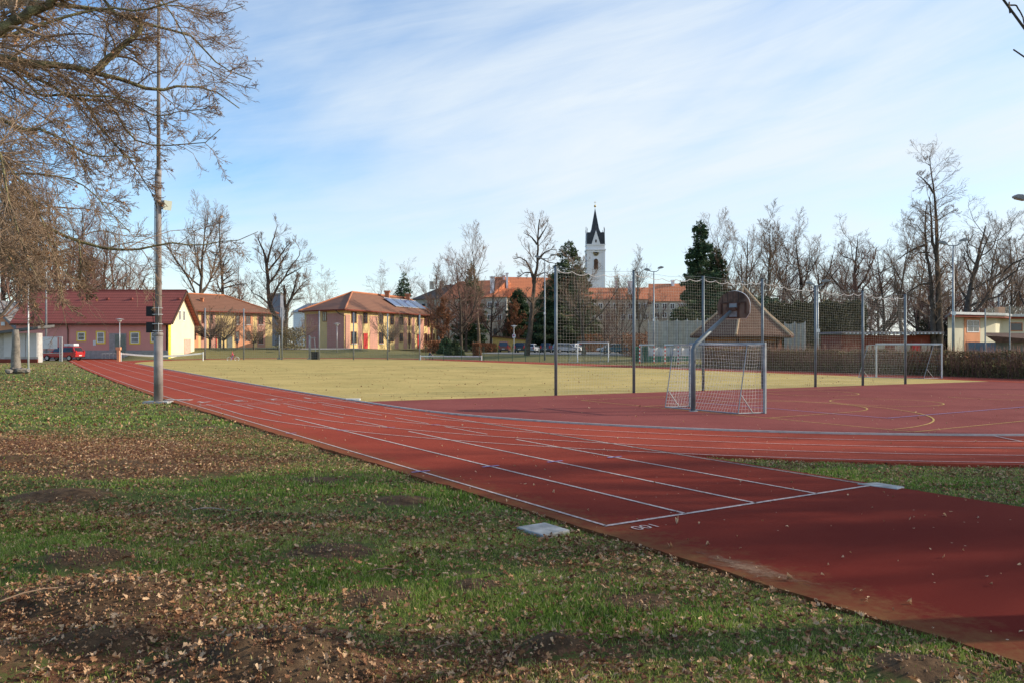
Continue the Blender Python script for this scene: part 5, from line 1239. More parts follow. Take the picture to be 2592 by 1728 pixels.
# ------------------------------------------------------------------ CARS
def carmat(name, c): return mat(name, c, .25, .03, 1, spec=.7)
TY = mat('tyre_rubber', (.02, .02, .02), .8); HUB = mat('wheel_rim', (.4, .41, .43), .35, metal=.6); RL = mat('red_lamp', (.5, .02, .02), .3); WL = mat('clear_lamp', (.6, .6, .58), .2); PLT = mat('number_plate', (.7, .7, .66), .5)
def car(D, px, rz, col, label, L=4.3, w=1.8, h=1.5, kind='hatch', group='cars parked beyond the field', base=None):
    x = xpx(px, D); g = gh(x, D)+.03 if base is None else base; b = empty('parked_car', (x, D, g), rz, label, 'car', group)
    hl = L/2
    if kind == 'van': low = [(-hl, .35), (-hl, .95), (-hl+.02, 1.0)]; cab = [(-hl+.05, .98), (-hl+.18, h-.06), (-hl+.45, h), (hl-1.55, h-.02), (hl-.75, 1.08)]; hood = [(hl-.72, 1.02), (hl-.15, .88), (hl, .62), (hl, .35)]
    elif kind == 'suv': cab = [(-hl+.08, 1.02), (-hl+.38, h-.04), (-hl+.8, h), (hl-1.9, h-.03), (hl-1.25, 1.05)]; low = [(-hl, .4), (-hl, .95)]; hood = [(hl-1.2, 1.0), (hl-.2, .88), (hl, .68), (hl, .4)]
    else: cab = [(-hl+.12, .95), (-hl+.55, h-.05), (-hl+1.0, h), (hl-2.0, h-.03), (hl-1.2, .96)]; low = [(-hl, .33), (-hl, .86)]; hood = [(hl-1.1, .92), (hl-.2, .78), (hl, .58), (hl, .33)]
    prof = low+cab+hood; n = len(prof)
    def wd_(z): return w/2*(1-.24*max(0, (z-.9))/(h-.9+.01)) if z > .9 else w/2*(1 if z > .5 else .96)
    m = MB(); m.add([(x_, -wd_(z), z) for x_, z in prof]+[(x_, wd_(z), z) for x_, z in prof], [tuple(range(n)), tuple(range(2*n-1, n-1, -1))]+[(i, n+i, n+(i+1) % n, (i+1) % n) for i in range(n)])
    body = m.build('body', col, b); bv = body.modifiers.new('b', 'BEVEL'); bv.width = .05; bv.segments = 2
    # windows
    c0, c1, c2, c3, c4 = cab
    for s in (-1, 1):
        m = MB(); inset = .06
        def Q(x_, z, o=.012): return (x_, s*(wd_(z)+o), z)
        zz0, zz1 = 1.0 if kind != 'hatch' else .97, h-.12
        xs0, xs1 = c0[0]+.22, c4[0]-.12; xt0, xt1 = c1[0]+.14, c3[0]+.05; mid = (xs0+xs1)/2
        for (a0, a1, t0, t1) in ((xs0, mid-.05, xt0, mid-.05), (mid+.05, xs1, mid+.05, xt1)):
            f = [Q(a0, zz0), Q(a1, zz0), Q(t1, zz1), Q(t0, zz1)]; m.add(f if s < 0 else f[::-1], [(0, 1, 2, 3)])
        m.build('side_window', M_['glass'], b)
    def across(p, q, name, k=.86):
        m = MB(); dx, dz = q[0]-p[0], q[1]-p[1]; L_ = math.hypot(dx, dz); nx, nz_ = (dz/L_*-1, dx/L_) if p[0] < 0 else (dz/L_*-1, dx/L_)
        a = (p[0]+dx*.1, p[1]+dz*.1); c = (p[0]+dx*.88, p[1]+dz*.88); o = .015
        sgn = 1 if p[0] > 0 else -1; off = (abs(dz/L_)*o*sgn, abs(dx/L_)*o)
        m.add([(a[0]+off[0], -wd_(a[1])*k, a[1]+off[1]), (a[0]+off[0], wd_(a[1])*k, a[1]+off[1]), (c[0]+off[0], wd_(c[1])*k, c[1]+off[1]), (c[0]+off[0], -wd_(c[1])*k, c[1]+off[1])], [(0, 1, 2, 3) if sgn > 0 else (3, 2, 1, 0)]); m.build(name, M_['glass'], b)
    across(c0, c1, 'rear_window'); across(c4, c3, 'windscreen')
    for sx in (-1, 1):
        for sy in (-1, 1):
            M = Matrix.Translation((sx*(hl-.78), sy*(w/2-.08), .32)) @ Matrix.Rotation(R(90), 4, 'X')
            m = MB(M); m.ring([(.2, -.11), (.31, -.11), (.33, -.07), (.33, .07), (.31, .11), (.2, .11)], 18); t = m.build('wheel', TY, b, True)
            m = MB(M); m.ring([(.2, -.125), (.2, .125)], 12); m.build('rim', HUB, t)
    for s in (-1, 1):
        m = MB(); m.box((-hl-.0, s*(w/2-.16), .82 if kind == 'hatch' else .95), (.07, .2, .24 if kind == 'hatch' else .45)); m.build('tail_lamp', RL, b)
        m = MB(); m.box((hl-.06, s*(w/2-.24), .66), (.14, .32, .14)); m.build('headlight', WL, b)
        m = MB(); m.box((hl-1.45, s*(w/2+.08), 1.0), (.12, .16, .12)); m.build('mirror', col, b)
    m = MB(); m.box((-hl-.02, 0, .62), (.03, .5, .12)); m.build('number_plate', PLT, b)
    m = MB(); m.box((hl+.01, 0, .45), (.03, .5, .12)); m.build('number_plate', PLT, b)
    m = MB(); m.box((-hl-.01, 0, .40), (.08, w*.9, .16)); m.box((hl, 0, .38), (.08, w*.9, .14)); m.build('bumper', M_['black'] if kind != 'hatch' else col, b)
    return b
CB = carmat('black_car_paint', (.012, .014, .022)); CM = carmat('maroon_car_paint', (.16, .03, .025)); CSl = carmat('silver_car_paint', (.42, .45, .50)); CN = carmat('navy_car_paint', (.015, .03, .07)); CG = carmat('grey_blue_car_paint', (.22, .26, .33)); CW = carmat('white_car_paint', (.7, .7, .7)); CR = carmat('red_car_paint', (.42, .03, .03)); CT_ = carmat('teal_car_paint', (.03, .14, .20))
car(146, 1277, R(85), CM, 'maroon van parked rear-on in front of the yellow shed', 4.4, 1.85, 1.85, 'van')
car(140, 1320, R(80), CB, 'black car parked left of the curved trunk beside the path lamp', 4.4, 1.85, 1.7, 'suv')
car(143, 1347, R(75), CSl, 'silver car parked right behind the curved trunk', 4.2, 1.75, 1.5)
car(165, 1371, R(20), CG, 'grey blue car in the back row whose roof shows between two trunks', 4.2, 1.75, 1.45)
car(140, 1384, R(80), CN, 'dark navy car parked right behind the floodlight mast', 4.2, 1.8, 1.6, 'suv')
car(136, 1433, R(18), CG, 'grey estate car seen side-on through the ball stop net', 4.5, 1.8, 1.6, 'suv')
car(142, 1456, R(60), CW, 'white car half hidden behind the grey estate car', 4.0, 1.75, 1.5)
car(150, 1470, R(75), CR, 'red car parked nose-in between the posts of the white goal', 4.0, 1.7, 1.45)
car(128, 1556, R(195), CT_, 'teal hatchback parked right of the white goal', 4.1, 1.75, 1.5)
car(140, 1541, R(170), CW, 'white car behind the teal hatchback', 4.0, 1.75, 1.5)
car(134, 1592, R(185), CN, 'dark blue car partly behind the second net post from the left', 4.2, 1.75, 1.45)
car(92, 2022, R(10), CW, 'white car behind the hedge just right of the wooden hut', 4.2, 1.75, 1.5)
car(93, 2055, R(20), CSl, 'silver car behind the hedge beside the middle net post', 4.2, 1.75, 1.45)
rc = car(98, 160, R(172), CR, 'red car with white roof boxes parked between the gate and the clubhouse', 4.4, 1.8, 1.65, 'suv', group='cars parked beyond the field')
for k in (-1.2, -.55):
    m = MB(); m.box((k-.2, 0, 1.85), (.58, .9, .26)); m.build('roof_box', M_['white'], rc)
car(96, -2, R(180), CR, 'red car whose tail shows at the left edge beside the boarded hut', 4.0, 1.7, 1.45)

# ------------------------------------------------------------------ PEOPLE AND BICYCLES
SK = mat('skin', (.50, .28, .20), .6); HAIR = mat('brown_hair', (.05, .03, .02), .8)
def person(loc, rz, label, joints, edges, radii, top_m, bottom_m, waist, H, headpos, group=None, hat=None):
    """one skinned continuous body with clothing colours given by material slots"""
    b = empty('person', loc, rz, label, 'person', group)
    me = bpy.data.meshes.new('body'); me.from_pydata(joints, edges, []); o = bpy.data.objects.new('body', me); link(o)
    sk = o.modifiers.new('s', 'SKIN'); sk.use_smooth_shade = True
    for i, r_ in enumerate(radii): me.skin_vertices[0].data[i].radius = (r_, r_*.85)
    me.skin_vertices[0].data[0].use_root = True
    sb = o.modifiers.new('u', 'SUBSURF'); sb.levels = 1; sb.render_levels = 1
    dg = bpy.context.evaluated_depsgraph_get(); dg.update(); m2 = bpy.data.meshes.new_from_object(o.evaluated_get(dg)); bpy.data.objects.remove(o)
    m2.materials.clear()
    for q in (top_m, bottom_m, SK, M_['black']): m2.materials.append(q)
    hp = Vector(headpos); hands = [Vector(joints[i]) for i in HANDS]
    for p in m2.polygons:
        c = p.center
        if (c-hp).length < .19*H/1.75 or c.z > hp.z-.1*H/1.75: p.material_index = 2
        elif any((c-h).length < .07 for h in hands): p.material_index = 2
        elif c.z < .06*H/1.75+.03: p.material_index = 3
        elif c.z < waist: p.material_index = 1
    bo = bpy.data.objects.new('body', m2); link(bo, b)
    # face and hair
    s = H/1.75; m = MB(); m.ring([(.02*s, -.03*s), (.10*s, -.0*s), (.118*s, .05*s), (.09*s, .11*s), (.02*s, .13*s)], 12, (hp.x, hp.y-.02*s, hp.z+.02*s)); m.build('hair' if not hat else 'hat', hat or HAIR, b, True)
    m = MB(); m.box((hp.x, hp.y+.115*s, hp.z-.01*s), (.025*s, .03*s, .04*s))
    m.build('nose', SK, bo)
    m = MB()
    for q in (-1, 1): m.box((hp.x+q*.035*s, hp.y+.105*s, hp.z+.015*s), (.02*s, .01*s, .012*s))
    m.box((hp.x, hp.y+.10*s, hp.z-.055*s), (.045*s, .01*s, .01*s)); m.build('eyes_and_mouth', M_['black'], bo)
    return b
HANDS = [10, 14]
def std(H, hipz, kneeL, footL, kneeR, footR, elL, haL, elR, haR, lean=0.0):
    s = H/1.75; J = [(0, 0, hipz), (0, lean*.4, hipz+.22*s), (0, lean*.8, hipz+.46*s), (0, lean, hipz+.56*s), (0, lean+.03*s, hipz+.68*s), (0, lean+.02*s, hipz+.80*s), (-.10*s, 0, hipz-.03*s), (.10*s, 0, hipz-.03*s)]
    J += [(-.19*s, lean*.8, hipz+.47*s), elL, haL, (0, 0, 0), (.19*s, lean*.8, hipz+.47*s), elR, haR, kneeL, footL, (footL[0], footL[1]+.14*s, footL[2]-.03*s), kneeR, footR, (footR[0], footR[1]+.14*s, footR[2]-.03*s)]
    J[11] = (0, lean*.6, hipz+.35*s)
    E = [(0, 1), (1, 11), (11, 2), (2, 3), (3, 4), (4, 5), (2, 8), (8, 9), (9, 10), (2, 12), (12, 13), (13, 14), (0, 6), (6, 15), (15, 16), (16, 17), (0, 7), (7, 18), (18, 19), (19, 20)]
    r = [.14, .14, .15, .06, .10, .09, .09, .09, .075, .055, .04, .15, .075, .055, .04, .062, .045, .035, .062, .045, .035]
    return J, E, [q*s for q in r]
jk = mat('blue_grey_jacket', (.10, .14, .22), .8); jn = mat('dark_trousers', (.03, .035, .05), .9); pk = mat('pink_jacket', (.65, .08, .14), .8); pt = mat('violet_trousers', (.20, .12, .38), .8)
def P3(px, D): x = xpx(px, D); return (x, D, gh(x, D))
# standing adult
s = 1.0; J, E, rr_ = std(1.75, .93, (-.1, .03, .5), (-.11, 0, .08), (.1, -.02, .5), (.11, -.04, .08), (-.27, -.02, 1.12), (-.25, .12, .9), (.27, -.02, 1.12), (.24, .1, .88))
person(P3(600, 122), R(170), 'standing adult in a blue grey jacket on the path behind the child', J, E, rr_, jk, jn, .95, 1.75, J[4])
# child on a small bicycle: seated pose
def bike(p, rz, label, wr, frame_m, name='bicycle', tyre=None):
    b = empty(name, p, rz, label, 'bicycle'); wb = wr*1.75
    for sy in (-1, 1):
        m = MB(); m.tube([(0, sy*wb+wr*math.cos(q), wr+wr*math.sin(q)) for q in np.linspace(0, 2*math.pi, 25)[:-1]], .022, 6, closed=True); t = m.build('wheel', tyre or TY, b, True)
        m = MB()
        for k in range(8): q = k*math.pi/8; m.tube([(0, sy*wb-wr*math.cos(q), wr-wr*math.sin(q)), (0, sy*wb+wr*math.cos(q), wr+wr*math.sin(q))], .004, 3)
        m.build('spokes', M_['alu'], t)
    s = wr/.33; m = MB(); st_ = (0, -.22*s, .85*s); hd = (0, .42*s, .82*s); bbk = (0, -.05*s, .3*s)
    m.tube([bbk, st_], .018, 6); m.tube([bbk, hd], .02, 6); m.tube([st_, hd], .018, 6); m.tube([bbk, (0, -wb, wr)], .014, 5); m.tube([st_, (0, -wb, wr)], .012, 5); m.tube([hd, (0, wb, wr)], .016, 5); fr = m.build('frame', frame_m, b)
    m = MB(); m.tube([hd, (0, .40*s, .97*s)], .014, 5); m.tube([(-.26*s, .33*s, .98*s), (0, .40*s, .97*s), (.26*s, .33*s, .98*s)], .014, 5); m.build('handlebar', M_['black'], b)
    m = MB(); m.box((0, -.25*s, .92*s), (.14*s, .26*s, .06*s), taper=.7); m.build('saddle', M_['black'], b)
    m = MB(); m.tube([(-.15*s, -.05*s, .14*s), (-.08*s, -.05*s, .14*s), (-.08*s, -.05*s, .3*s), (.08*s, -.05*s, .3*s), (.08*s, -.05*s, .46*s), (.15*s, -.05*s, .46*s)], .012, 5); m.build('pedals', M_['black'], b)
    return b
cp_ = P3(590, 98); bike(cp_, R(100), 'small child bicycle with white tyres ridden on the track', .25, M_['redpaint'], tyre=M_['white'])
H = 1.1; s = H/1.75; hz_ = .62
J, E, rr_ = std(H, hz_, (-.09, .2, .44), (-.10, .10, .22), (.09, .16, .5), (.10, .02, .30), (-.17, .15, .78), (-.15, .26, .74), (.17, .15, .78), (.15, .26, .74), lean=.08)
cq = (cp_[0], cp_[1], cp_[2]); person(cq, R(100), 'small child in a pink jacket and red helmet riding a little bicycle', J, E, rr_, pk, pt, hz_+.02, H, J[4], hat=M_['redpaint'])
bike(P3(553, 118), R(80), 'parked bicycle near the trees before the orange and yellow house', .33, M_['galv'])
# crouching person by the low net and a toddler beside
J, E, rr_ = std(1.6, .42, (-.14, .32, .48), (-.12, .05, .08), (.14, .30, .5), (.12, .02, .08), (-.22, .3, .68), (-.1, .45, .5), (.22, .3, .68), (.1, .45, .5), lean=.2)
person(P3(1085, 103), R(-80), 'person in dark blue crouching behind the low white net', J, E, rr_, mat('navy_jacket', (.03, .05, .12), .8), jn, .4, 1.6, J[4])
J, E, rr_ = std(.9, .40, (-.06, .12, .26), (-.06, .02, .05), (.06, .1, .26), (.06, 0, .05), (-.14, .05, .50), (-.12, .12, .42), (.14, .05, .50), (.12, .12, .42), lean=.04)
person(P3(1096, 103), R(80), 'toddler in pale pink sitting beside the crouching person', J, E, rr_, mat('pale_pink_coat', (.6, .38, .40), .8), jn, .38, .9, J[4])
m = MB(); p = P3(1070, 103); m.box((p[0], p[1], p[2]+.14), (.8, .4, .2), taper=.8); m.tube([(p[0]-.3, p[1], p[2]+.3), (p[0]+.2, p[1], p[2]+.45)], .04, 6); tag(m.build('toy_car', M_['orange']), 'small orange ride-on toy beside the low white net', 'toy')

# ------------------------------------------------------------------ TREES
def norm(a): return a/(np.linalg.norm(a, axis=-1, keepdims=True)+1e-9)
def interp(Pp, u):
    """Pp (M,n,3|1), u (M,c) -> (M,c,k) values at parameter u"""
    M, n, k = Pp.shape; x = u*(n-1); i = np.clip(x.astype(int), 0, n-2); f = (x-i)[..., None]
    ar = np.arange(M)[:, None]; return Pp[ar, i]*(1-f)+Pp[ar, i+1]*f, Pp[ar, i+1]-Pp[ar, i]
def grow(rs, Pp, Rr, spec):
    out = [(Pp, Rr)]
    for sp in spec:
        M, n, _ = Pp.shape; c = sp['c']; lo, hi = sp.get('lo', .2), sp.get('hi', 1.0)
        u = np.sort((np.arange(c)[None]+rs.rand(M, c))/c, 1)*(hi-lo)+lo
        st_, tg = interp(Pp, u); tg = norm(tg); r0, _ = interp(Rr[..., None], u); r0 = r0[..., 0]
        plen = np.linalg.norm(np.diff(Pp, axis=1), axis=2).sum(1)
        L = plen[:, None]*sp['ratio']*(1.2-sp.get('dec', .7)*u)*rs.uniform(.55, 1.25, (M, c))
        if sp.get('keep'): L = np.maximum(L, .55*sp['maxL']*rs.uniform(.5, 1.2, L.shape)*(1.25-u))
        L = np.minimum(L, sp.get('maxL', 99))
        rv = norm(rs.randn(M, c, 3)); side = norm(rv-tg*(rv*tg).sum(-1, keepdims=True))
        an = np.radians(sp['ang'])*rs.uniform(.65, 1.3, (M, c, 1)); d = norm(tg*np.cos(an)+side*np.sin(an))
        m = sp.get('n', 5); q = M*c; d = d.reshape(q, 3); p = st_.reshape(q, 3); Lq = L.reshape(q, 1); pts = [p]
        up = np.array([0, 0, sp.get('up', 0.1)]); bias = np.array(sp.get('bias', (0, 0, 0)))
        for j in range(m-1):
            upj = up*(1 if not sp.get('hook') else (-1 if j < m*.6 else 1.6))
            d = norm(d+rs.randn(q, 3)*sp.get('gn', .2)+upj+bias); p = p+d*Lq/(m-1); pts.append(p)
        Pn = np.stack(pts, 1); rb = np.clip(r0.reshape(q)*sp.get('rr', .62), sp.get('rmin', .006), sp.get('rmax', 9))
        re = np.maximum(rb*sp.get('taper', .35), sp.get('rmin', .006)*.75)
        Rn = rb[:, None]+(re-rb)[:, None]*np.linspace(0, 1, m)[None]
        if sp.get('keep'):
            pr = np.clip(plen/plen.max()*1.25, .16, 1)[:, None].repeat(c, 1).reshape(-1); kk_ = rs.rand(q) < pr; Pn, Rn = Pn[kk_], Rn[kk_]
        Pp, Rr = Pn, Rn; out.append((Pp, Rr))
    return out
def tree_parts(lv, name_parent, bark, twig, kt=(9, 6, 5), split=2, kmin=3):
    a = cat([tubes(P_, R_, kt[min(i, len(kt)-1)]) for i, (P_, R_) in enumerate(lv[:split])])
    np_mesh('trunk', a[0], a[1], bark, name_parent, smooth=True)
    b = cat([tubes(P_, R_, kmin if i else 4) for i, (P_, R_) in enumerate(lv[split:])])
    np_mesh('crown', b[0], b[1], twig, name_parent)
def bare_tree(seed, H, r, bark, twig, lo=.28, ang=48, ratio=.42, up=.18, c1=15, gn0=.05, lean=(0, 0), dens=(9, 7, 5), gn=.14, rmin=.010, dec=.75):
    rs = np.random.RandomState(seed); n = 14; d = np.array([lean[0], lean[1], 1.0]); p = np.zeros(3); pts = [p-np.array([0, 0, .3])]
    for i in range(n-1):
        d = norm(d+rs.randn(3)*gn0*np.array([1, 1, .2])+np.array([0, 0, .08])); p = p+d*H/(n-1); pts.append(p)
    P0 = np.array(pts)[None]; t = np.linspace(0, 1, n); R0 = (r*(1-.9*t**.8)+.25*r*np.exp(-t*25))[None]
    return grow(rs, P0, R0, [dict(c=c1, lo=lo, ratio=ratio, ang=ang, up=up, n=8, gn=gn*.9, rr=.62, dec=dec),
                             dict(c=dens[0], lo=.15, ratio=.48, ang=42, up=up*.7, n=6, gn=gn, rr=.6, rmin=rmin*1.5),
                             dict(c=dens[1], lo=.1, ratio=.5, ang=42, up=up*.6, n=5, gn=gn, rr=.6, rmin=rmin),
                             dict(c=dens[2], lo=.05, ratio=.6, ang=38, up=up*.5, n=3, gn=gn, rr=.6, rmin=rmin*.7)])
proto = {}
def add_proto(key, lv, bark, twig, name='bare_tree'):
    e = empty(name, (0, 0, 0)); tree_parts(lv, e, bark, twig); proto[key] = e
add_proto('vase', bare_tree(1, 20, .34, M_['bark'], None, lo=.33, ang=45, ratio=.42, up=.20), M_['bark'], M_['twig'])
add_proto('wide', bare_tree(2, 20, .42, M_['bark'], None, lo=.22, ang=62, ratio=.46, up=.14, c1=16), M_['bark'], M_['twig'])
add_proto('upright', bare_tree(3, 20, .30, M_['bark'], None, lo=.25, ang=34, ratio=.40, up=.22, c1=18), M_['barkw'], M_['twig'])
add_proto('dense', bare_tree(4, 20, .38, M_['bark'], None, lo=.15, ang=52, ratio=.45, up=.16, c1=18, dens=(9, 7, 4)), M_['bark'], M_['twigr'])
add_proto('birch', bare_tree(5, 20, .20, M_['bark'], None, lo=.2, ang=40, ratio=.34, up=.05, c1=20, dens=(7, 6, 4), rmin=.010), M_['twigp'], M_['twigp'])
add_proto('larch', bare_tree(6, 20, .34, M_['bark'], None, lo=.22, ang=78, ratio=.20, up=.06, c1=34, dens=(7, 5, 3), dec=.9), M_['bark'], M_['twig'])
add_proto('thick', bare_tree(7, 20, .55, M_['bark'], None, lo=.25, ang=50, ratio=.50, up=.22, c1=11, gn=.26, dens=(8, 7, 4)), M_['bark'], M_['twig'])
add_proto('bushy', bare_tree(8, 20, .25, M_['bark'], None, lo=.05, ang=45, ratio=.5, up=.15, c1=20, dens=(8, 6, 4)), M_['bark'], M_['twigr'])
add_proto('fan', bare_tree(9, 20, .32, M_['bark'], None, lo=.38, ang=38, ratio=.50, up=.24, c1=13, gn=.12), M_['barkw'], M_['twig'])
add_proto('fanwide', bare_tree(10, 20, .40, M_['bark'], None, lo=.30, ang=58, ratio=.52, up=.28, c1=14, gn=.14), M_['bark'], M_['twig'])
used = set()
def place_tree(key, px, ytop, D, label, H0=20.0, sxy=1.0, group=None, rz=None, gz=None, catg='bare tree'):
    x = xpx(px, D); g = gh(x, D)-.1 if gz is None else gz; H = zpx(ytop, D)-g; k = H/H0*.97
    e = proto[key]; rz = rnd.uniform(0, 6.28) if rz is None else rz
    if key not in used:
        used.add(key); e.location = (x, D, g); e.rotation_euler = (0, 0, rz); e.scale = (k*sxy, k*sxy, k)
    else: e = dup(e, (x, D, g), rz, (k*sxy, k*sxy, k))
    tag(e, label, catg, group); return e
GB = 'bare trees beyond the sports ground'
for a in [
 ('wide', 238, 575, 138, 'spreading bare tree rising behind the middle of the dark red clubhouse roof'),
 ('dense', 12, 470, 128, 'tall brown bare tree behind the orange house at the left edge'),
 ('upright', 95, 500, 120, 'slender bare tree between the orange house and the clubhouse roof'),
 ('dense', 180, 560, 150, 'bare tree with reddish twigs peeping over the left half of the clubhouse roof'),
 ('vase', -60, 430, 80, 'big bare tree just outside the left edge behind the boarded hut'),
 ('dense', 150, 470, 128, 'wide brown bare tree over the left end of the clubhouse, the tallest there'),
 ('dense', 200, 520, 118, 'brown bare tree left of the spreading tree over the clubhouse roof'),
 ('dense', 290, 600, 140, 'brown bare tree right of the spreading tree over the clubhouse roof'),
 ('dense', -60, 400, 66, 'nearest brown bare tree at the left edge behind the stone footed trunk'),
 ('bushy', 325, 640, 150, 'low bushy bare tree behind the clubhouse roof right of the spreading tree'),
 ('upright', 60, 560, 150, 'thin bare tree far behind the boarded hut'),
 ('fanwide', 503, 531, 172, 'forking bare tree behind the brown hip roof, left of the pair'),
 ('larch', 558, 525, 170, 'straight bare tree with short level branches behind the brown hip roof'),
 ('bushy', 606, 660, 185, 'small bare tree behind the right end of the brown hip roof'),
 ('birch', 792, 690, 200, 'pale thin birch left of the curved house, nearer its ridge'),
 ('birch', 826, 686, 205, 'pale thin birch standing alone against the sky behind the curved house'),
 ('birch', 958, 676, 210, 'pale feathery birch above the ridge of the curved house'),
 ('birch', 1046, 668, 215, 'pale thin birch just right of the first dark spruce'),
 ('upright', 1108, 672, 165, 'very thin bare tree left of the manor house roof'),
 ('dense', 1168, 660, 136, 'reddish bare tree with a thick trunk in the lawn right of the curved house'),
 ('dense', 1135, 700, 150, 'dense reddish bare tree hiding the manor house wall'),
 ('fan', 1212, 606, 142, 'tall bare tree with an open fan crown beside the narrow spruce'),
 ('dense', 1242, 700, 168, 'reddish bare tree in front of the white castle chimney'),
 ('dense', 1395, 720, 178, 'bare tree before the castle roof left of the floodlight mast'),
 ('dense', 1180, 690, 158, 'reddish bare tree just behind the lawn tree right of the curved house'),
 ('upright', 1560, 700, 165, 'slender bare tree before the lower castle roof'),
 ('bushy', 1265, 780, 165, 'low reddish bare tree in front of the castle wall'),
 ('wide', 1478, 648, 118, 'gnarled bare tree in front of the church tower'),
 ('bushy', 1530, 760, 120, 'brown bushy bare tree below the church tower'),
 ('bushy', 1575, 735, 125, 'brown bushy bare tree left of the second net post'),
 ('upright', 1618, 653, 112, 'pale topped bare tree right of the second net post'),
 ('bushy', 1665, 760, 122, 'brown bushy bare tree in front of the far castle roof'),
 ('dense', 1540, 790, 130, 'low brown bare tree behind the parked teal hatchback'),
 ('fan', 1848, 580, 112, 'bare tree directly behind the basketball backboard and hut roof'),
 ('fanwide', 1888, 600, 120, 'bare tree whose crown opens above the hut finial'),
 ('upright', 1940, 558, 108, 'tallest bare tree behind the fourth net post'),
 ('dense', 1975, 640, 118, 'rounded bare tree right of the fourth net post'),
 ('fanwide', 2040, 590, 115, 'broad bare tree above the fifth net post'),
 ('fan', 2075, 640, 125, 'narrow bare tree between the fifth and sixth net posts'),
 ('fan', 2122, 650, 118, 'small open bare tree against the sky above the sixth net post'),
 ('thick', 2188, 592, 112, 'stout bare tree with upswept limbs above the sixth net post'),
 ('dense', 2240, 640, 110, 'reddish bare tree above the right end of the ball stop net'),
 ('fan', 2285, 585, 105, 'tall pale bare tree just left of the tallest ragged tree'),
 ('dense', 2320, 640, 108, 'dense dark bare tree at the foot of the tallest ragged tree'),
 ('thick', 2440, 555, 100, 'wide bare tree behind the right floodlight mast'),
 ('dense', 2410, 640, 112, 'dense bare tree behind the left end of the cream building'),
 ('fan', 2490, 590, 118, 'bare tree above the roof of the cream building'),
 ('upright', 2560, 600, 115, 'bare tree above the right edge of the cream building'),
 ('fanwide', 2600, 590, 110, 'bare tree cut by the right edge of the picture'),
 ('bushy', 1990, 735, 105, 'low brown bare tree behind the fourth and fifth net posts'),
 ('bushy', 2150, 700, 105, 'low brown bare tree behind the sixth net post'),
 ('bushy', 2350, 740, 98, 'low twiggy bare tree over the red pavilion roof'),
 ('bushy', 2470, 720, 112, 'low twiggy bare tree over the roof of the cream building'),
 ('dense', 2530, 700, 122, 'dim dense bare tree far behind the cream building'),
 ('dense', 1760, 700, 128, 'dense bare tree behind the big dark spruce')]+[('bushy' if k % 2 else 'dense', px, yt, 126+k, 'low brown bare tree in the far thicket '+w) for k, (px, yt, w) in enumerate(((1835, 690, 'just right of the shorter spruce'), (1910, 695, 'right of the hut finial'), (1965, 700, 'left of the small double headed lamp'), (2030, 690, 'right of the windbreak end behind the hut'), (2100, 705, 'between the lamp and the sixth net post'), (2165, 690, 'behind the stout upswept tree'), (2225, 690, 'over the left end of the pavilion roof'), (2290, 680, 'over the middle of the pavilion roof'), (2345, 680, 'behind the stems of the tallest ragged tree'), (2400, 690, 'over the left corner of the cream building'), (2455, 690, 'over the upper window of the cream building'), (2515, 680, 'over the roof chimney of the cream building'), (2580, 680, 'over the right end of the cream building'), (2320, 720, 'low behind the right end of the pavilion'), (2200, 725, 'low behind the white goal beside the hedge')))]:
    place_tree(*a, group=GB, sxy=1.3 if a[1] > 1800 and a[0] != 'larch' else 1.08)

def custom_tree(name, label, paths, bark, twig, spec, catg='bare tree', smooth_n=24, split=1, kmin=3, seed=1, leaves=None):
    """paths: list of (list of 3D points, r0, r1)"""
    rs = np.random.RandomState(seed); n = smooth_n; PP, RR = [], []
    for pts, r0, r1 in paths:
        pts = np.array([tuple(p) for p in pts]); s = np.concatenate([[0], np.cumsum(np.linalg.norm(np.diff(pts, axis=0), axis=1))]); s /= s[-1]
        # catmull-rom like smoothing by dense interpolation and averaging
        u = np.linspace(0, 1, n*3); q = np.stack([np.interp(u, s, pts[:, k]) for k in range(3)], -1)
        for _ in range(3): q[1:-1] = (q[:-2]+2*q[1:-1]+q[2:])/4
        ii = np.linspace(0, len(q)-1, n).astype(int); q = q[ii]; q[1:-1] += rs.randn(n-2, 3)*min(.03, r0*.12)
        PP.append(q); RR.append(np.linspace(1, 0, n)**1.15*(r0-r1)+r1)
    lv = grow(rs, np.array(PP), np.array(RR), spec)
    c = PP[0][0]; e = empty(name, (0, 0, 0), 0, label, catg)
    tree_parts(lv, e, bark, twig, kt=(10, 6), split=split, kmin=kmin)
    # move the origin of the empty to the tree's foot
    e.location = tuple(c)
    for ch in e.children: ch.data.transform(Matrix.Translation(-Vector(c)))
    return e, lv, c
def pw(pts, D, dz=0): return [P(x, y, D+(dd[0] if dd else 0)) for x, y, *dd in pts]
SP = lambda c1, r1=.3, up=.1, rmin=.015, mx=4: [dict(c=c1, keep=1, lo=.2, ratio=r1, ang=50, up=up, n=6, gn=.13, rr=.32, rmin=rmin*1.4, rmax=.07, maxL=mx, dec=.5), dict(c=7, lo=.15, ratio=.62, ang=34, up=up*.7, n=5, gn=.14, rr=.6, rmin=rmin), dict(c=5, lo=.15, ratio=.62, ang=32, up=up*.5, n=4, gn=.14, rr=.6, rmin=rmin*.7), dict(c=3, lo=.1, ratio=.6, ang=40, up=.05, n=3, gn=.12, rr=.6, rmin=rmin*.6)]
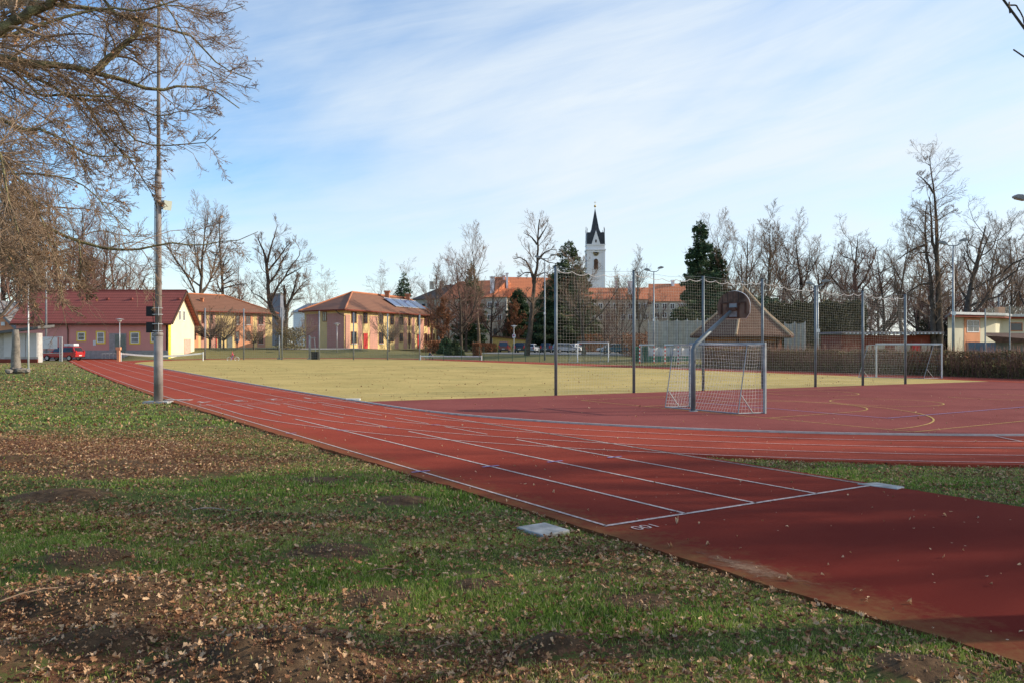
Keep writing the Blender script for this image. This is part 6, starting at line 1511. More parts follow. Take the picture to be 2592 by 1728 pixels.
# twin trunked old tree right of the brown roofed house
D = 128
custom_tree('bare_tree', 'old twin trunked bare tree with lopped limbs right of the brown hip roof', [
 (pw([(722, 905), (718, 860), (708, 815), (690, 790), (680, 760), (679, 720), (676, 680), (672, 655)], D), 0.450, 0.225),
 (pw([(720, 880), (724, 830), (726, 790), (722, 772)], D), 0.360, 0.250),
 (pw([(676, 672), (670, 645), (660, 620), (652, 600)], D), 0.240, 0.075),
 (pw([(676, 665), (688, 620), (697, 590), (703, 568)], D), 0.204, 0.040), (pw([(676, 690), (700, 660), (722, 630), (736, 612)], D), 0.192, 0.050),
 (pw([(679, 720), (700, 695), (712, 665), (722, 648), (728, 640)], D), 0.204, 0.075), (pw([(682, 765), (704, 725), (722, 700), (738, 672), (757, 650), (760, 632)], D), 0.216, 0.050),
 (pw([(722, 775), (720, 750), (719, 724)], D), 0.240, 0.140), (pw([(724, 785), (738, 750), (748, 720), (754, 692), (745, 685)], D), 0.252, 0.060),
 (pw([(724, 778), (745, 745), (770, 715), (786, 705)], D), 0.180, 0.040), (pw([(722, 700), (745, 688), (762, 678)], D), 0.132, 0.060), (pw([(680, 770), (660, 752), (640, 742), (625, 722)], D), 0.156, 0.025)],
 M_['bark'], M_['twig'], SP(14, .36, .12, .016, 4), seed=11)
# curved trunk tree in front of the castle
D = 109
custom_tree('bare_tree', 'tall bare tree with a leaning curved trunk in front of the castle', [
 (pw([(1333, 903), (1338, 860), (1346, 800), (1350, 750), (1354, 705), (1362, 660), (1361, 620), (1362, 580), (1366, 556)], D), .42, .08),
 (pw([(1352, 720), (1346, 690), (1334, 665), (1318, 652), (1300, 655)], D), .22, .04), (pw([(1356, 700), (1342, 690), (1330, 690), (1310, 702)], D), .14, .03),
 (pw([(1361, 660), (1378, 640), (1394, 632), (1410, 634)], D), .16, .03), (pw([(1360, 620), (1345, 600), (1325, 590)], D), .15, .03), (pw([(1361, 610), (1380, 580), (1388, 565)], D), .15, .03),
 (pw([(1348, 770), (1335, 755), (1322, 742)], D), .13, .03), (pw([(1345, 800), (1362, 790), (1380, 788)], D), .14, .03), (pw([(1362, 650), (1390, 665), (1412, 668)], D), .12, .03), (pw([(1354, 700), (1380, 690), (1396, 700)], D), .12, .03)],
 M_['bark'], M_['twig'], SP(10, .33, .1, .016, 3.4), seed=12)
# tallest ragged tree at right, several stems from one foot
D = 76
custom_tree('bare_tree', 'tallest ragged bare tree with several dark stems behind the hedge at right', [
 (pw([(2376, 900), (2378, 840), (2376, 760), (2374, 690), (2371, 640), (2371, 580), (2368, 520), (2362, 470), (2356, 425), (2353, 395)], D), 0.384, 0.035),
 (pw([(2362, 900), (2362, 840), (2360, 760), (2354, 690), (2346, 640), (2342, 600), (2342, 560), (2346, 520)], D), 0.288, 0.049),
 (pw([(2370, 650), (2360, 610), (2357, 560), (2354, 510), (2352, 500)], D), 0.160, 0.042),
 (pw([(2364, 490), (2350, 468), (2334, 452), (2318, 440)], D), 0.120, 0.021), (pw([(2346, 620), (2320, 628), (2290, 645), (2260, 668)], D), 0.128, 0.021), (pw([(2352, 640), (2325, 640), (2300, 660)], D), 0.080, 0.014),
 (pw([(2358, 718), (2330, 720), (2305, 735), (2290, 748)], D), 0.112, 0.021), (pw([(2374, 690), (2395, 670), (2410, 665)], D), 0.096, 0.014), (pw([(2371, 560), (2390, 548), (2410, 535), (2420, 528)], D), 0.064, 0.014),
 (pw([(2344, 600), (2320, 570), (2300, 565)], D), 0.064, 0.014), (pw([(2354, 420), (2340, 410)], D), 0.040, 0.010)],
 M_['bark'], M_['twig'], SP(24, .24, .02, .010, 2.6), seed=13)

# the oak reaching in from the left
def oak():
    Dn = 13.0
    px_paths = [
     ([(-420, 420, 0), (-250, 160, 0), (0, 145, 0), (103, 162, 0), (213, 179, .2), (269, 189, .3), (310, 207, .4), (344, 220, .5), (386, 237, .6), (427, 236, .7), (444, 217, .7), (503, 213, .8), (565, 241, .9), (606, 275, 1)], .17, .008),
     ([(240, 182, .2), (262, 160, .3), (293, 134, .3), (320, 108, .4), (351, 86, .5), (358, 52, .5), (330, 41, .5), (293, 38, .4), (255, -10, .3)], .065, .02),
     ([(-200, -60, 1), (0, 10, 1), (83, 7, 1), (145, 14, 1), (193, 17, 1), (282, 26, 1.1), (344, 58, 1.2), (406, 74, 1.2), (475, 83, 1.3), (516, 131, 1.4), (568, 179, 1.5), (637, 202, 1.6)], .10, .008),
     ([(-200, 190, -1), (0, 80, -1), (34, 58, -1), (86, 28, -1), (130, 0, -1), (190, -60, -1)], .12, .05),
     ([(-200, 90, -.5), (0, 93, -.5), (65, 82, -.4), (124, 55, -.3), (206, 30, -.2), (282, 18, 0), (350, 30, 0), (420, 10, 0), (520, -20, .2)], .06, .01),
     ([(-250, 140, .5), (0, 158, .5), (62, 182, .5), (114, 206, .5), (162, 241, .5), (213, 256, .6), (262, 248, .6), (290, 270, .7), (317, 337, .8), (344, 358, .8), (406, 373, .9), (470, 366, 1), (516, 363, 1), (544, 356, 1), (558, 327, 1)], .07, .006),
     ([(-200, 430, 1), (-60, 470, 1), (20, 500, 1), (68, 544, 1), (136, 585, 1.2), (204, 612, 1.3), (282, 636, 1.4), (344, 630, 1.5), (401, 622, 1.6), (445, 610, 1.6), (493, 626, 1.7), (544, 610, 1.8), (612, 610, 1.9), (653, 587, 2)], .075, .006),
     ([(-200, 330, 0), (0, 441, 0), (86, 441, 0), (172, 451, .1), (220, 475, .1), (262, 516, .1), (300, 560, .1), (330, 590, .2)], .05, .006),
     ([(-200, 250, -1), (0, 300, -1), (65, 330, -1), (100, 327, -1), (155, 351, -1), (200, 380, -1), (241, 399, -1), (300, 393, -.9), (350, 400, -.8)], .045, .006),
     ([(160, 240, .5), (213, 256, .6), (236, 290, .6), (258, 330, .6), (293, 368, .6), (327, 403, .7), (365, 458, .7), (389, 499, .7), (398, 530, .7)], .03, .005),
     ([(0, 155, .5), (60, 200, 0), (100, 245, 0), (160, 240, 0), (290, 245, .1), (342, 265, .2), (380, 290, .3), (412, 297, .3), (455, 282, .4), (520, 278, .4), (555, 250, .4)], .03, .005),
     ([(-100, 540, -1), (0, 470, -1), (30, 560, -1), (60, 620, -1), (110, 660, -1), (150, 640, -1), (128, 600, -1)], .03, .006),
     ([(-150, 380, -2), (0, 380, -2), (20, 500, -2), (50, 600, -2), (80, 680, -2), (120, 740, -1.8)], .022, .005),
     ([(-150, 560, -2), (0, 600, -2), (40, 690, -2), (75, 770, -2), (110, 820, -2)], .012, .004),
     ([(-100, 300, -1.5), (20, 420, -1.5), (80, 500, -1.4), (120, 590, -1.3), (140, 660, -1.2), (160, 760, -1.2), (185, 790, -1.2)], .022, .005),
     ([(200, 610, 1.2), (205, 680, 1.2), (198, 720, 1.2), (220, 748, 1.2), (245, 745, 1.2)], .014, .005),
     ([(-150, 200, 1.5), (0, 230, 1.5), (100, 290, 1.5), (160, 330, 1.6), (220, 440, 1.6), (250, 500, 1.6), (280, 560, 1.6)], .03, .005),
     ([(-100, -200, 2), (60, -80, 2), (160, -60, 2), (280, -20, 2), (400, 10, 2), (470, 20, 2.1), (560, 40, 2.2), (620, 15, 2.2)], .05, .006),
     ([(-100, -220, 0), (100, -120, 0), (250, -100, 0), (380, -40, .2), (450, 60, .3), (480, 120, .4), (500, 170, .4), (550, 190, .4), (600, 220, .4)], .04, .006),
     ([(-200, 500, 2), (0, 560, 2), (60, 600, 2), (140, 630, 2), (170, 700, 2), (250, 740, 2)], .03, .006),
    ]
    paths = [([P(x, y, Dn+d) for x, y, d in pp], r0, r1) for pp, r0, r1 in px_paths]
    rq = np.random.RandomState(77)
    for k in range(15):
        y0 = -150+k*45; x1 = rq.uniform(60, 300)*(1 if y0 < 350 else .75); dd = rq.uniform(-3, 4); dr = rq.uniform(120, 330)
        px_paths.append(([(-260, y0, dd), (-60, y0+rq.uniform(-10, 50), dd), (x1*.35, y0+dr*.35, dd), (x1*.7, y0+dr*.75, dd), (x1, min(y0+dr, 610), dd)], rq.uniform(.02, .045), .005))
    base = Vector((-12.6, 13.6, -.1)); tr = [base, base+Vector((.1, 0, 1.5)), base+Vector((.25, -.1, 3.2)), base+Vector((.2, 0, 5.2)), base+Vector((.5, .1, 7.5)), base+Vector((.2, 0, 10)), base+Vector((.4, 0, 13))]
    for pp in paths:
        if len(pp[0]) > 5 and pp[0][0].x < -8.6:
            s = pp[0][0]; zt = max(2.0, min(11, s.z-1.0)); pp[0].insert(0, Vector((base.x+.2, base.y, zt))); 
    paths.insert(0, (tr, .52, .12))
    spec = [dict(c=28, lo=.12, hi=.97, ratio=.30, ang=46, up=-.02, n=10, gn=.15, rr=.42, rmin=.0055, rmax=.03, maxL=1.9, dec=1.0, bias=(.03, 0, -.03)),
            dict(c=7, lo=.1, ratio=.55, ang=36, up=.02, n=8, gn=.13, rr=.55, rmin=.0042, bias=(.02, 0, -.02)),
            dict(c=5, lo=.12, ratio=.55, ang=34, up=.03, n=6, gn=.12, rr=.6, rmin=.0034),
            dict(c=3, lo=.15, ratio=.55, ang=34, up=.03, n=4, gn=.12, rr=.6, rmin=.0026)]
    e, lv, c = custom_tree('oak_tree', 'big mossy oak whose bare branches hang into the picture from the left', paths, M_['oakbark'], M_['twigo'], spec, 'oak tree', smooth_n=30, split=1, seed=21)
    # a few withered leaves still hanging
    rs = np.random.RandomState(5); P3_ = lv[3][0]; ii = rs.choice(len(P3_), 420); pts = P3_[ii, -1]-np.array(c)
    V, T, v = leaves_at(rs, pts-np.array([0, 0, .03]), rs.uniform(.03, .075, len(pts)), tilt=1.2)
    np_mesh('withered_leaves', V, T, M_['leafd'], e, attr={'v': v*.5+.25})
    return e
def leaves_at(rs, pts, size, tilt=.5, cv=None, lobed=False):
    n = len(pts)
    if lobed:
        ol = np.array([(0, -.52), (.10, -.34), (.20, -.26), (.13, -.10), (.31, .02), (.17, .16), (.24, .32), (.08, .40), (0, .52)]); ol = np.concatenate([ol, ol[1:-1][::-1]*[-1, 1]])
        m = len(ol); w = rs.uniform(.7, 1.35, n); cu = rs.uniform(-.9, 1.3, n); h = rs.uniform(-.2, 1.5, n); tw = rs.uniform(-1.2, 1.2, n)
        X = np.concatenate([np.zeros((n, 1)), ol[None, :, 0]*w[:, None]*(1+.25*rs.randn(n, m))], 1); Y = np.concatenate([np.zeros((n, 1)), ol[None, :, 1]*(1+.12*rs.randn(n, m))], 1)
        Z = np.abs(X)*h[:, None]+cu[:, None]*Y*Y*.9+tw[:, None]*X*Y+.05*rs.randn(n, m+1); T = np.stack([X, Y, Z], -1)*size[:, None, None]
        a = rs.uniform(0, 2*np.pi, n); tx = rs.randn(n)*tilt; ty = rs.randn(n)*tilt
        def rot_(T, ang, i, j):
            c, s = np.cos(ang)[:, None], np.sin(ang)[:, None]; x, y = T[..., i].copy(), T[..., j].copy(); T[..., i] = x*c-y*s; T[..., j] = x*s+y*c
        rot_(T, tx, 1, 2); rot_(T, ty, 0, 2); rot_(T, a, 0, 1)
        V = (T+np.asarray(pts)[:, None, :]).reshape(-1, 3); f = np.array([(0, 1+i, 1+(i+1) % m) for i in range(m)])
        Fq = (f[None]+(m+1)*np.arange(n)[:, None, None]).reshape(-1, 3); v = rs.rand(n) if cv is None else cv
        return V, Fq, np.clip(np.repeat(v, m+1)+.12*rs.randn(n*(m+1)), 0, 1)
    h = rs.uniform(.05, .9, n); cu = rs.uniform(-.5, .7, n); w = rs.uniform(.45, 1.25, n)
    z = np.zeros(n); o = np.ones(n)
    tv = [(z, -.5*o, z), (z, .02*o, .03*o), (z, .5*o, cu), (-.22*w, -.22*o, h*.5), (-.34*w, .22*o, h), (.22*w, -.22*o, h*.5), (.34*w, .22*o, h*rs.uniform(.3, 1.4, n))]
    T = np.stack([np.stack(a, -1) for a in tv], 1)*size[:, None, None]
    a = rs.uniform(0, 2*np.pi, n); tx = rs.randn(n)*tilt*1.3; ty = rs.randn(n)*tilt
    def rot(T, ang, i, j):
        c, s = np.cos(ang)[:, None], np.sin(ang)[:, None]; x, y = T[..., i].copy(), T[..., j].copy(); T[..., i] = x*c-y*s; T[..., j] = x*s+y*c; return T
    T = rot(T, tx, 1, 2); T = rot(T, ty, 0, 2); T = rot(T, a, 0, 1)
    V = (T+np.asarray(pts)[:, None, :]).reshape(-1, 3)
    f = np.array([(0, 5, 1), (1, 5, 6), (1, 6, 2), (0, 1, 3), (3, 1, 4), (1, 2, 4)])
    Fq = (f[None]+7*np.arange(n)[:, None, None]).reshape(-1, 3)
    v = rs.rand(n) if cv is None else cv
    return V, Fq, np.repeat(v, 7)
oak()
# right-hand tree whose twigs show in the top right corner, and its neighbours that shade the ground
tr = Vector((8.6, 6.4, -.1))
e, lv, c = custom_tree('bare_tree', 'near bare tree outside the right edge with two knobbly twigs in the top right corner', [
  ([tr, tr+Vector((.1, 0, 2)), tr+Vector((.0, .2, 5)), tr+Vector((.3, .1, 8)), tr+Vector((.2, 0, 12)), tr+Vector((.5, .2, 16))], .3, .03),
  ([tr+Vector((0, .1, 3.2)), P(2900, 330, 6.6), P(2700, 200, 6.5), P(2645, 130, 6.5), P(2592, 78, 6.5), P(2570, 40, 6.5), P(2556, 32, 6.5), P(2545, 12, 6.5), P(2534, -8, 6.5)], .06, .009),
  ([P(2557, 34, 6.5), P(2554, 14, 6.5), P(2572, 14, 6.5), P(2588, 40, 6.5), P(2594, 66, 6.5)], .007, .005),
  ([tr+Vector((0, .1, 2.9)), P(2800, 300, 6.7), P(2680, 200, 6.7), P(2600, 156, 6.7), P(2574, 143, 6.7), P(2565, 126, 6.7)], .04, .006)],
  M_['bark'], M_['twig'], [dict(c=1, lo=.1, hi=.35, ratio=.25, ang=50, up=.1, n=5, rr=.4, rmin=.008, maxL=1.2)], seed=31)
def shade_tree(seed, loc, H, label, r=.4):
    lv = bare_tree(seed, H, r, None, None, lo=.30, ang=50, ratio=.46, up=.14, c1=22, dens=(9, 7, 5), rmin=.012)
    e = empty('bare_tree', loc, rnd.uniform(0, 6), label, 'bare tree', 'trees outside the right edge shading the foreground'); tree_parts(lv, e, M_['bark'], M_['twig']); return e
st1 = shade_tree(41, (31, 13.0, 0), 16, 'large bare tree outside the right edge shading the near end of the track')
dup(st1, (38, 14.5, 0), 2.0, 1.1, 'second large bare tree outside the right edge shading the finish line')
dup(st1, (45, 18.0, 0), 5.1, 1.15, 'far large bare tree outside the right edge behind the finish line')

# broom shaped small trees
def broom(seed, H, r, spread=50, c1=26):
    rs = np.random.RandomState(seed); n = 8; z = np.linspace(-.2, H*.30, n); P0 = np.stack([0*z, 0*z, z], -1)[None]; R0 = np.linspace(r, r*.7, n)[None]
    return grow(rs, P0, R0, [dict(c=c1, lo=.85, ratio=2.3, ang=spread, up=.10, n=7, gn=.10, rr=.4, dec=.3), dict(c=8, lo=.15, ratio=.5, ang=28, up=.12, n=5, gn=.12, rr=.6, rmin=.014), dict(c=6, lo=.1, ratio=.5, ang=28, up=.1, n=4, gn=.12, rr=.6, rmin=.01)])
add_proto('broom', broom(51, 5, .12), M_['bark'], M_['twig'], 'round_headed_tree')
for (px, yt, D, lab, sx) in ((532, 772, 122, 'round headed bare tree nearest the clubhouse gable', 1.5), (566, 790, 121, 'round headed bare tree beside the doorway of the orange and yellow house', 1.45), (642, 808, 119, 'round headed bare tree before the right windows of the orange and yellow house', 1.45),
                       (742, 800, 125, 'round headed bare tree standing between the two striped houses', 1.4), (985, 782, 121, 'small fan shaped bare tree in front of the curved house', .85)):
    place_tree('broom', px, yt, D, lab, 5.6, sx, 'round headed young trees', catg='young tree')

def conifer(seed, H, Rb, m_, name, label, px, D, ybase=None, lean=0, shape=.9, N=9000, droop=.38, leaf=.36, ragged=.25, gz=None, catg='conifer', trunk=.25):
    rs = np.random.RandomState(seed); x = xpx(px, D); g = gh(x, D)-.1 if gz is None else gz
    e = empty(name, (x, D, g), 0, label, catg)
    nb_ = 230; t = np.sort(rs.rand(nb_)**.9); hb = H*(.06+.92*t); a = rs.uniform(0, 2*np.pi, nb_)
    Lb = Rb*(1-t)**shape*rs.uniform(1-ragged*1.6, 1+ragged, nb_)*(.35+.65*np.minimum(1, t*9))+.15
    n = 6; s = np.linspace(0, 1, n)
    pts = np.stack([np.cos(a)[:, None]*Lb[:, None]*s, np.sin(a)[:, None]*Lb[:, None]*s, hb[:, None]+Lb[:, None]*(-droop*s+.35*droop*s**3+.12*s)], -1)
    V1, F1 = tubes(pts, np.linspace(.05, .012, n)[None].repeat(nb_, 0), 3)
    V0, F0 = tubes(np.array([[0, 0, z] for z in np.linspace(-.2, H*.98, 10)])[None], np.linspace(trunk, .03, 10)[None], 8)
    Vt, Ft = cat([(V0, F0), (V1, F1)]); np_mesh('trunk', Vt, Ft, M_['bark'], e)
    N = int(N*1.9); w = Lb**1.5/(Lb**1.5).sum(); bi = rs.choice(nb_, N, p=w); u = rs.rand(N)**.6; q, _ = interp(pts[bi], u[:, None]); q = q[:, 0]
    lat = (rs.rand(N)-.5)*.7*(1-u*.6)*Lb[bi]*.8; q[:, 0] += -np.sin(a[bi])*lat; q[:, 1] += np.cos(a[bi])*lat; q[:, 2] -= rs.rand(N)*.35*leaf/.36+np.abs(lat)*.15
    sz = leaf*.85*rs.uniform(.5, 1.2, N); d = norm(rs.randn(N, 3)*.55+np.stack([np.cos(a[bi]), np.sin(a[bi]), -.5+0*u], -1)); sd_ = norm(np.cross(d, norm(rs.randn(N, 3))))
    A = q; B = q+d*sz[:, None]+sd_*sz[:, None]*.28; C = q+d*sz[:, None]*1.1-sd_*sz[:, None]*.28
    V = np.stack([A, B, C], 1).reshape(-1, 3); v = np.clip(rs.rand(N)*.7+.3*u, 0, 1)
    np_mesh('crown', V, np.arange(3*N).reshape(-1, 3), m_, e, attr={'v': np.repeat(v, 3)}); return e
def hh(ytop, D, g=.5): return zpx(ytop, D)-g
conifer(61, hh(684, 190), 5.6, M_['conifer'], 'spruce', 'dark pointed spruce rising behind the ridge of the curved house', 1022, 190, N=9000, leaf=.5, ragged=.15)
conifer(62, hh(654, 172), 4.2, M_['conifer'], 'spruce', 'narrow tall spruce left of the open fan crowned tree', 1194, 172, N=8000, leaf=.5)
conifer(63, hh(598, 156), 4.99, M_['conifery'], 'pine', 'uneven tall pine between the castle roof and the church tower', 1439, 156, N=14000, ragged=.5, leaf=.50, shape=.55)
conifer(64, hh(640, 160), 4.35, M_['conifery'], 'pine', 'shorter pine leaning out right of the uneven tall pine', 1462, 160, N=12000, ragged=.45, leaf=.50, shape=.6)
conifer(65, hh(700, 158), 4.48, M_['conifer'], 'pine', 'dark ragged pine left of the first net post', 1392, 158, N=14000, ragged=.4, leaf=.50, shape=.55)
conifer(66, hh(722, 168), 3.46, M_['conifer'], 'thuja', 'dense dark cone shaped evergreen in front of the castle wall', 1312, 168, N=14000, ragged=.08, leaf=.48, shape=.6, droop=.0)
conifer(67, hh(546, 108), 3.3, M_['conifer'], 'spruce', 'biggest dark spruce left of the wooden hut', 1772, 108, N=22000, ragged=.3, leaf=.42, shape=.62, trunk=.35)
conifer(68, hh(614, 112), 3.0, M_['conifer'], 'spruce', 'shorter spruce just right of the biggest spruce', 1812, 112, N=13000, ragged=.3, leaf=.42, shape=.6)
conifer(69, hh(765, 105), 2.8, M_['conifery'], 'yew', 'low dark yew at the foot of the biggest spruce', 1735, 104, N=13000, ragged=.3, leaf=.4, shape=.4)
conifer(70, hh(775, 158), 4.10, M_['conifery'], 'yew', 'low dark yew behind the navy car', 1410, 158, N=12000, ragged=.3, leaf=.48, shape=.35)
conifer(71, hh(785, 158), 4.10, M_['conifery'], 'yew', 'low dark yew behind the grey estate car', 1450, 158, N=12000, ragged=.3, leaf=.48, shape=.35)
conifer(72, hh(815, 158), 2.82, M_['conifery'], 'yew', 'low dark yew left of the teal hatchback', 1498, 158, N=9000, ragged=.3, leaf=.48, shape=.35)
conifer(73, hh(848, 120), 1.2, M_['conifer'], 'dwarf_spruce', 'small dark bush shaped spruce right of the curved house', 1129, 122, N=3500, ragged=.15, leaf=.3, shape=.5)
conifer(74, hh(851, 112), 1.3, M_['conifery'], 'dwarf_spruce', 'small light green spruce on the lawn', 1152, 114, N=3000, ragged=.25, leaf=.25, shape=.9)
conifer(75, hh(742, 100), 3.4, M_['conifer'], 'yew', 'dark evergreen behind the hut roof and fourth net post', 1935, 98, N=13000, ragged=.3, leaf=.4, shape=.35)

def leafy(seed, px, ytop, D, r, label, n=9000, key='beech', name='beech_tree'):
    rs = np.random.RandomState(seed); x = xpx(px, D); g = gh(x, D)-.1; H = zpx(ytop, D)-g
    lv = bare_tree(seed, H, .2, None, None, lo=.1, ang=50, ratio=.42, up=.15, c1=16, dens=(7, 5, 3), rmin=.014); e = empty(name, (x, D, g), 0, label, 'tree'); tree_parts(lv, e, M_['bark'], M_['twigr'])
    q = lv[3][0][rs.choice(len(lv[3][0]), n), rs.randint(0, 5, n)]; V, T, v = leaves_at(rs, q+rs.randn(n, 3)*.15, rs.uniform(.12, .26, n), 1.0); np_mesh('leaves', V, T, M_[key], e, attr={'v': v}); return e
leafy(81, 1130, 775, 134, 2, 'beech with rusty withered leaves right of the curved house', 2600)
leafy(82, 1296, 778, 164, 2, 'beech with rusty withered leaves behind the yellow shed', 2600)
leafy(83, 1352, 800, 162, 2, 'small beech with rusty leaves right of the curved trunk', 2000)

def leaf_volume(name, label, catg, m_, fn, N, size, seed, stems=None, extra=None):
    """fn(rs,N)->points ; scattered leaf triangles"""
    rs = np.random.RandomState(seed); q = fn(rs, N); sz = size*rs.uniform(.5, 1.3, N)
    d = norm(rs.randn(N, 3)); s_ = norm(np.cross(d, norm(rs.randn(N, 3)))); V = np.stack([q, q+d*sz[:, None]+s_*sz[:, None]*.4, q+d*sz[:, None]-s_*sz[:, None]*.4], 1).reshape(-1, 3)
    e = empty(name, tuple(q.min(0)), 0, label, catg); c = q.min(0); np_mesh('foliage', V-c, np.arange(3*N).reshape(-1, 3), m_, e, attr={'v': np.repeat(rs.rand(N), 3)})
    if stems is not None: V, Fq = tubes(stems-c, np.full(stems.shape[:2], .012)*np.array([1.6, 1.2, 1, .7])[None, :stems.shape[1]], 3); np_mesh('stems', V, Fq, M_['twigr'] if extra is None else extra, e)
    return e
# clipped hedge behind the back straight
HA, HB = np.array([xpx(1790, 69), 69.0]), np.array([xpx(2750, 45), 45.0])
def hedge_pts(rs, N):
    u = rs.rand(N); z = rs.rand(N); keep = rs.rand(N) < np.where((z > .45) & (z < .88), .45, 1.0); 
    z = np.where(keep, z, rs.rand(N)*.45); w = (rs.rand(N)-.5)*1.1; d = norm(HB-HA); nn = np.array([-d[1], d[0]])
    p = HA[None]*(1-u[:, None])+HB[None]*u[:, None]+nn*w[:, None]; return np.stack([p[:, 0], p[:, 1], -.05+z*(1.60+.06*np.sin(u*90)+.05*np.sin(u*37))+(rs.rand(N) < .02)*rs.rand(N)*.28*z], -1)
rs = np.random.RandomState(90); q = hedge_pts(rs, 2600); q[:, 2] = -.05; dn = rs.randn(2600, 3)*.12; stems = np.stack([q, q+dn+[0, 0, .5], q+dn*1.8+[0, 0, 1.0], q+dn*2.2+[0, 0, 1.6]], 1)
leaf_volume('hedge', 'long clipped brown hedge behind the back straight at right', 'hedge', M_['hedge'], hedge_pts, 90000, .085, 91, stems)
def tall_pts(xa, Da, xb, Db, h, th, wob):
    a, b = np.array([xpx(xa, Da), Da]), np.array([xpx(xb, Db), Db])
    def fn(rs, N):
        u = rs.rand(N); w = (rs.rand(N)-.5)*th; z = rs.rand(N); H = h*(1+wob*np.sin(u*23)+wob*.6*np.sin(u*61+2)); p = a*(1-u[:, None])+b*u[:, None]; d = norm(b-a); nn = np.array([-d[1], d[0]]); p = p+nn*(w*(1-.6*z))[:, None]; return np.stack([p[:, 0], p[:, 1], z*H], -1)
    return fn
leaf_volume('thuja_hedge', 'tall dark evergreen hedge behind the right half of the ball stop net', 'hedge', M_['thuja'], tall_pts(1945, 92, 2190, 88, 6.3, 2.6, .03), 56000, .26, 92)
leaf_volume('thuja_hedge', 'lower dark undergrowth hedge behind the cream building at right', 'hedge', M_['thuja'], tall_pts(2330, 104, 2760, 112, 4.6, 3.0, .12), 26000, .3, 93)
def colp(px, D, r, h):
    x = xpx(px, D); g = gh(x, D)
    def fn(rs, N): a = rs.uniform(0, 6.28, N); rr = r*np.sqrt(rs.rand(N)); return np.stack([x+rr*np.cos(a), D+rr*np.sin(a), g+rs.rand(N)*h], -1)
    return fn
leaf_volume('clipped_beech', 'short clipped column of rusty beech by the low net', 'shrub', M_['beech'], colp(1207, 112, .62, 1.75), 4500, .12, 94)
leaf_volume('ornamental_grass', 'tuft of pale dry ornamental grass right of the curved house', 'ornamental grass', M_['beech'], colp(1113, 130, 1.3, 1.9), 1500, .3, 95)
for i, (px, D, r, h, lab) in enumerate(((1330, 158, 2.0, 2.2, 'rusty low shrub behind the silver car'), (1236, 150, 1.6, 1.6, 'low bare shrub left of the yellow shed'), (1500, 152, 3.0, 3.2, 'brown shrub between the white goal posts'), (1620, 100, 2.2, 2.8, 'brown shrub behind the green banner'), (735, 122, 2.2, 3.0, 'dark leafless shrub between the two striped houses'), (1575, 148, 2.8, 3.0, 'brown shrub behind the dark blue car'), (1105, 140, 2.5, 2.0, 'low brown shrub at the end of the curved house'))):
    leaf_volume('shrub', lab, 'shrub', M_['beech'] if i != 4 else M_['hedge'], colp(px, D, r, h), 2600, .2, 96+i)

# ------------------------------------------------------------------ GRASS, FALLEN LEAVES, ACORNS
def sample(rs, N, d0, d1, amax=.70, p=1.0):
    D = (rs.rand(N)*(d1**(1+p)-d0**(1+p))+d0**(1+p))**(1/(1+p)); a = rs.uniform(-amax, amax, N); X = D*a; Y = D
    s, t = st(X, Y); ins = (oval_dist(s, t) < RO+.03) | ((t > -.27) & (t < 5.06) & (s > -16) & (s < 128)); k = ~ins
    for px_ in ([(1376, 1353), (1443, 1339), (1380, 1320), (1307, 1331)], [(2272, 1235), (2290, 1230), (2220, 1219), (2169, 1222)]):
        q = [G(x, y, .02) for x, y in px_]; c = sum((Vector(p) for p in q), Vector())/4; q = [c+(p-c)*.90 for p in q]; i_ = np.ones(len(X), bool)
        for a, b in zip(q, q[1:]+q[:1]): i_ &= ((b.x-a.x)*(Y-a.y)-(b.y-a.y)*(X-a.x)) > 0
        k &= ~i_
    return X[k], Y[k]
def blades(rs, X, Y, h, w, cv):
    n = len(X); Z = ground_h(X, Y)-.008; a = rs.uniform(0, 2*np.pi, n); la = rs.uniform(0, 2*np.pi, n); ln = rs.uniform(.1, .75, n)*h
    dx, dy = np.cos(a)*w/2, np.sin(a)*w/2; A = np.stack([X-dx, Y-dy, Z], -1); B = np.stack([X+dx, Y+dy, Z], -1); C = np.stack([X+np.cos(la)*ln, Y+np.sin(la)*ln, Z+h], -1)
    m = np.stack([X+np.cos(la)*ln*.3, Y+np.sin(la)*ln*.3, Z+h*.6], -1); Dv = m-np.stack([dx, dy, 0*dx], -1)*.7; E = m+np.stack([dx, dy, 0*dx], -1)*.7
    V = np.stack([A, B, E, C, Dv], 1).reshape(-1, 3); o = 5*np.arange(n)[:, None]; T = np.concatenate([o+[0, 1, 2], o+[0, 2, 4], o+[4, 2, 3]], 0); return V, T, np.repeat(cv, 5)
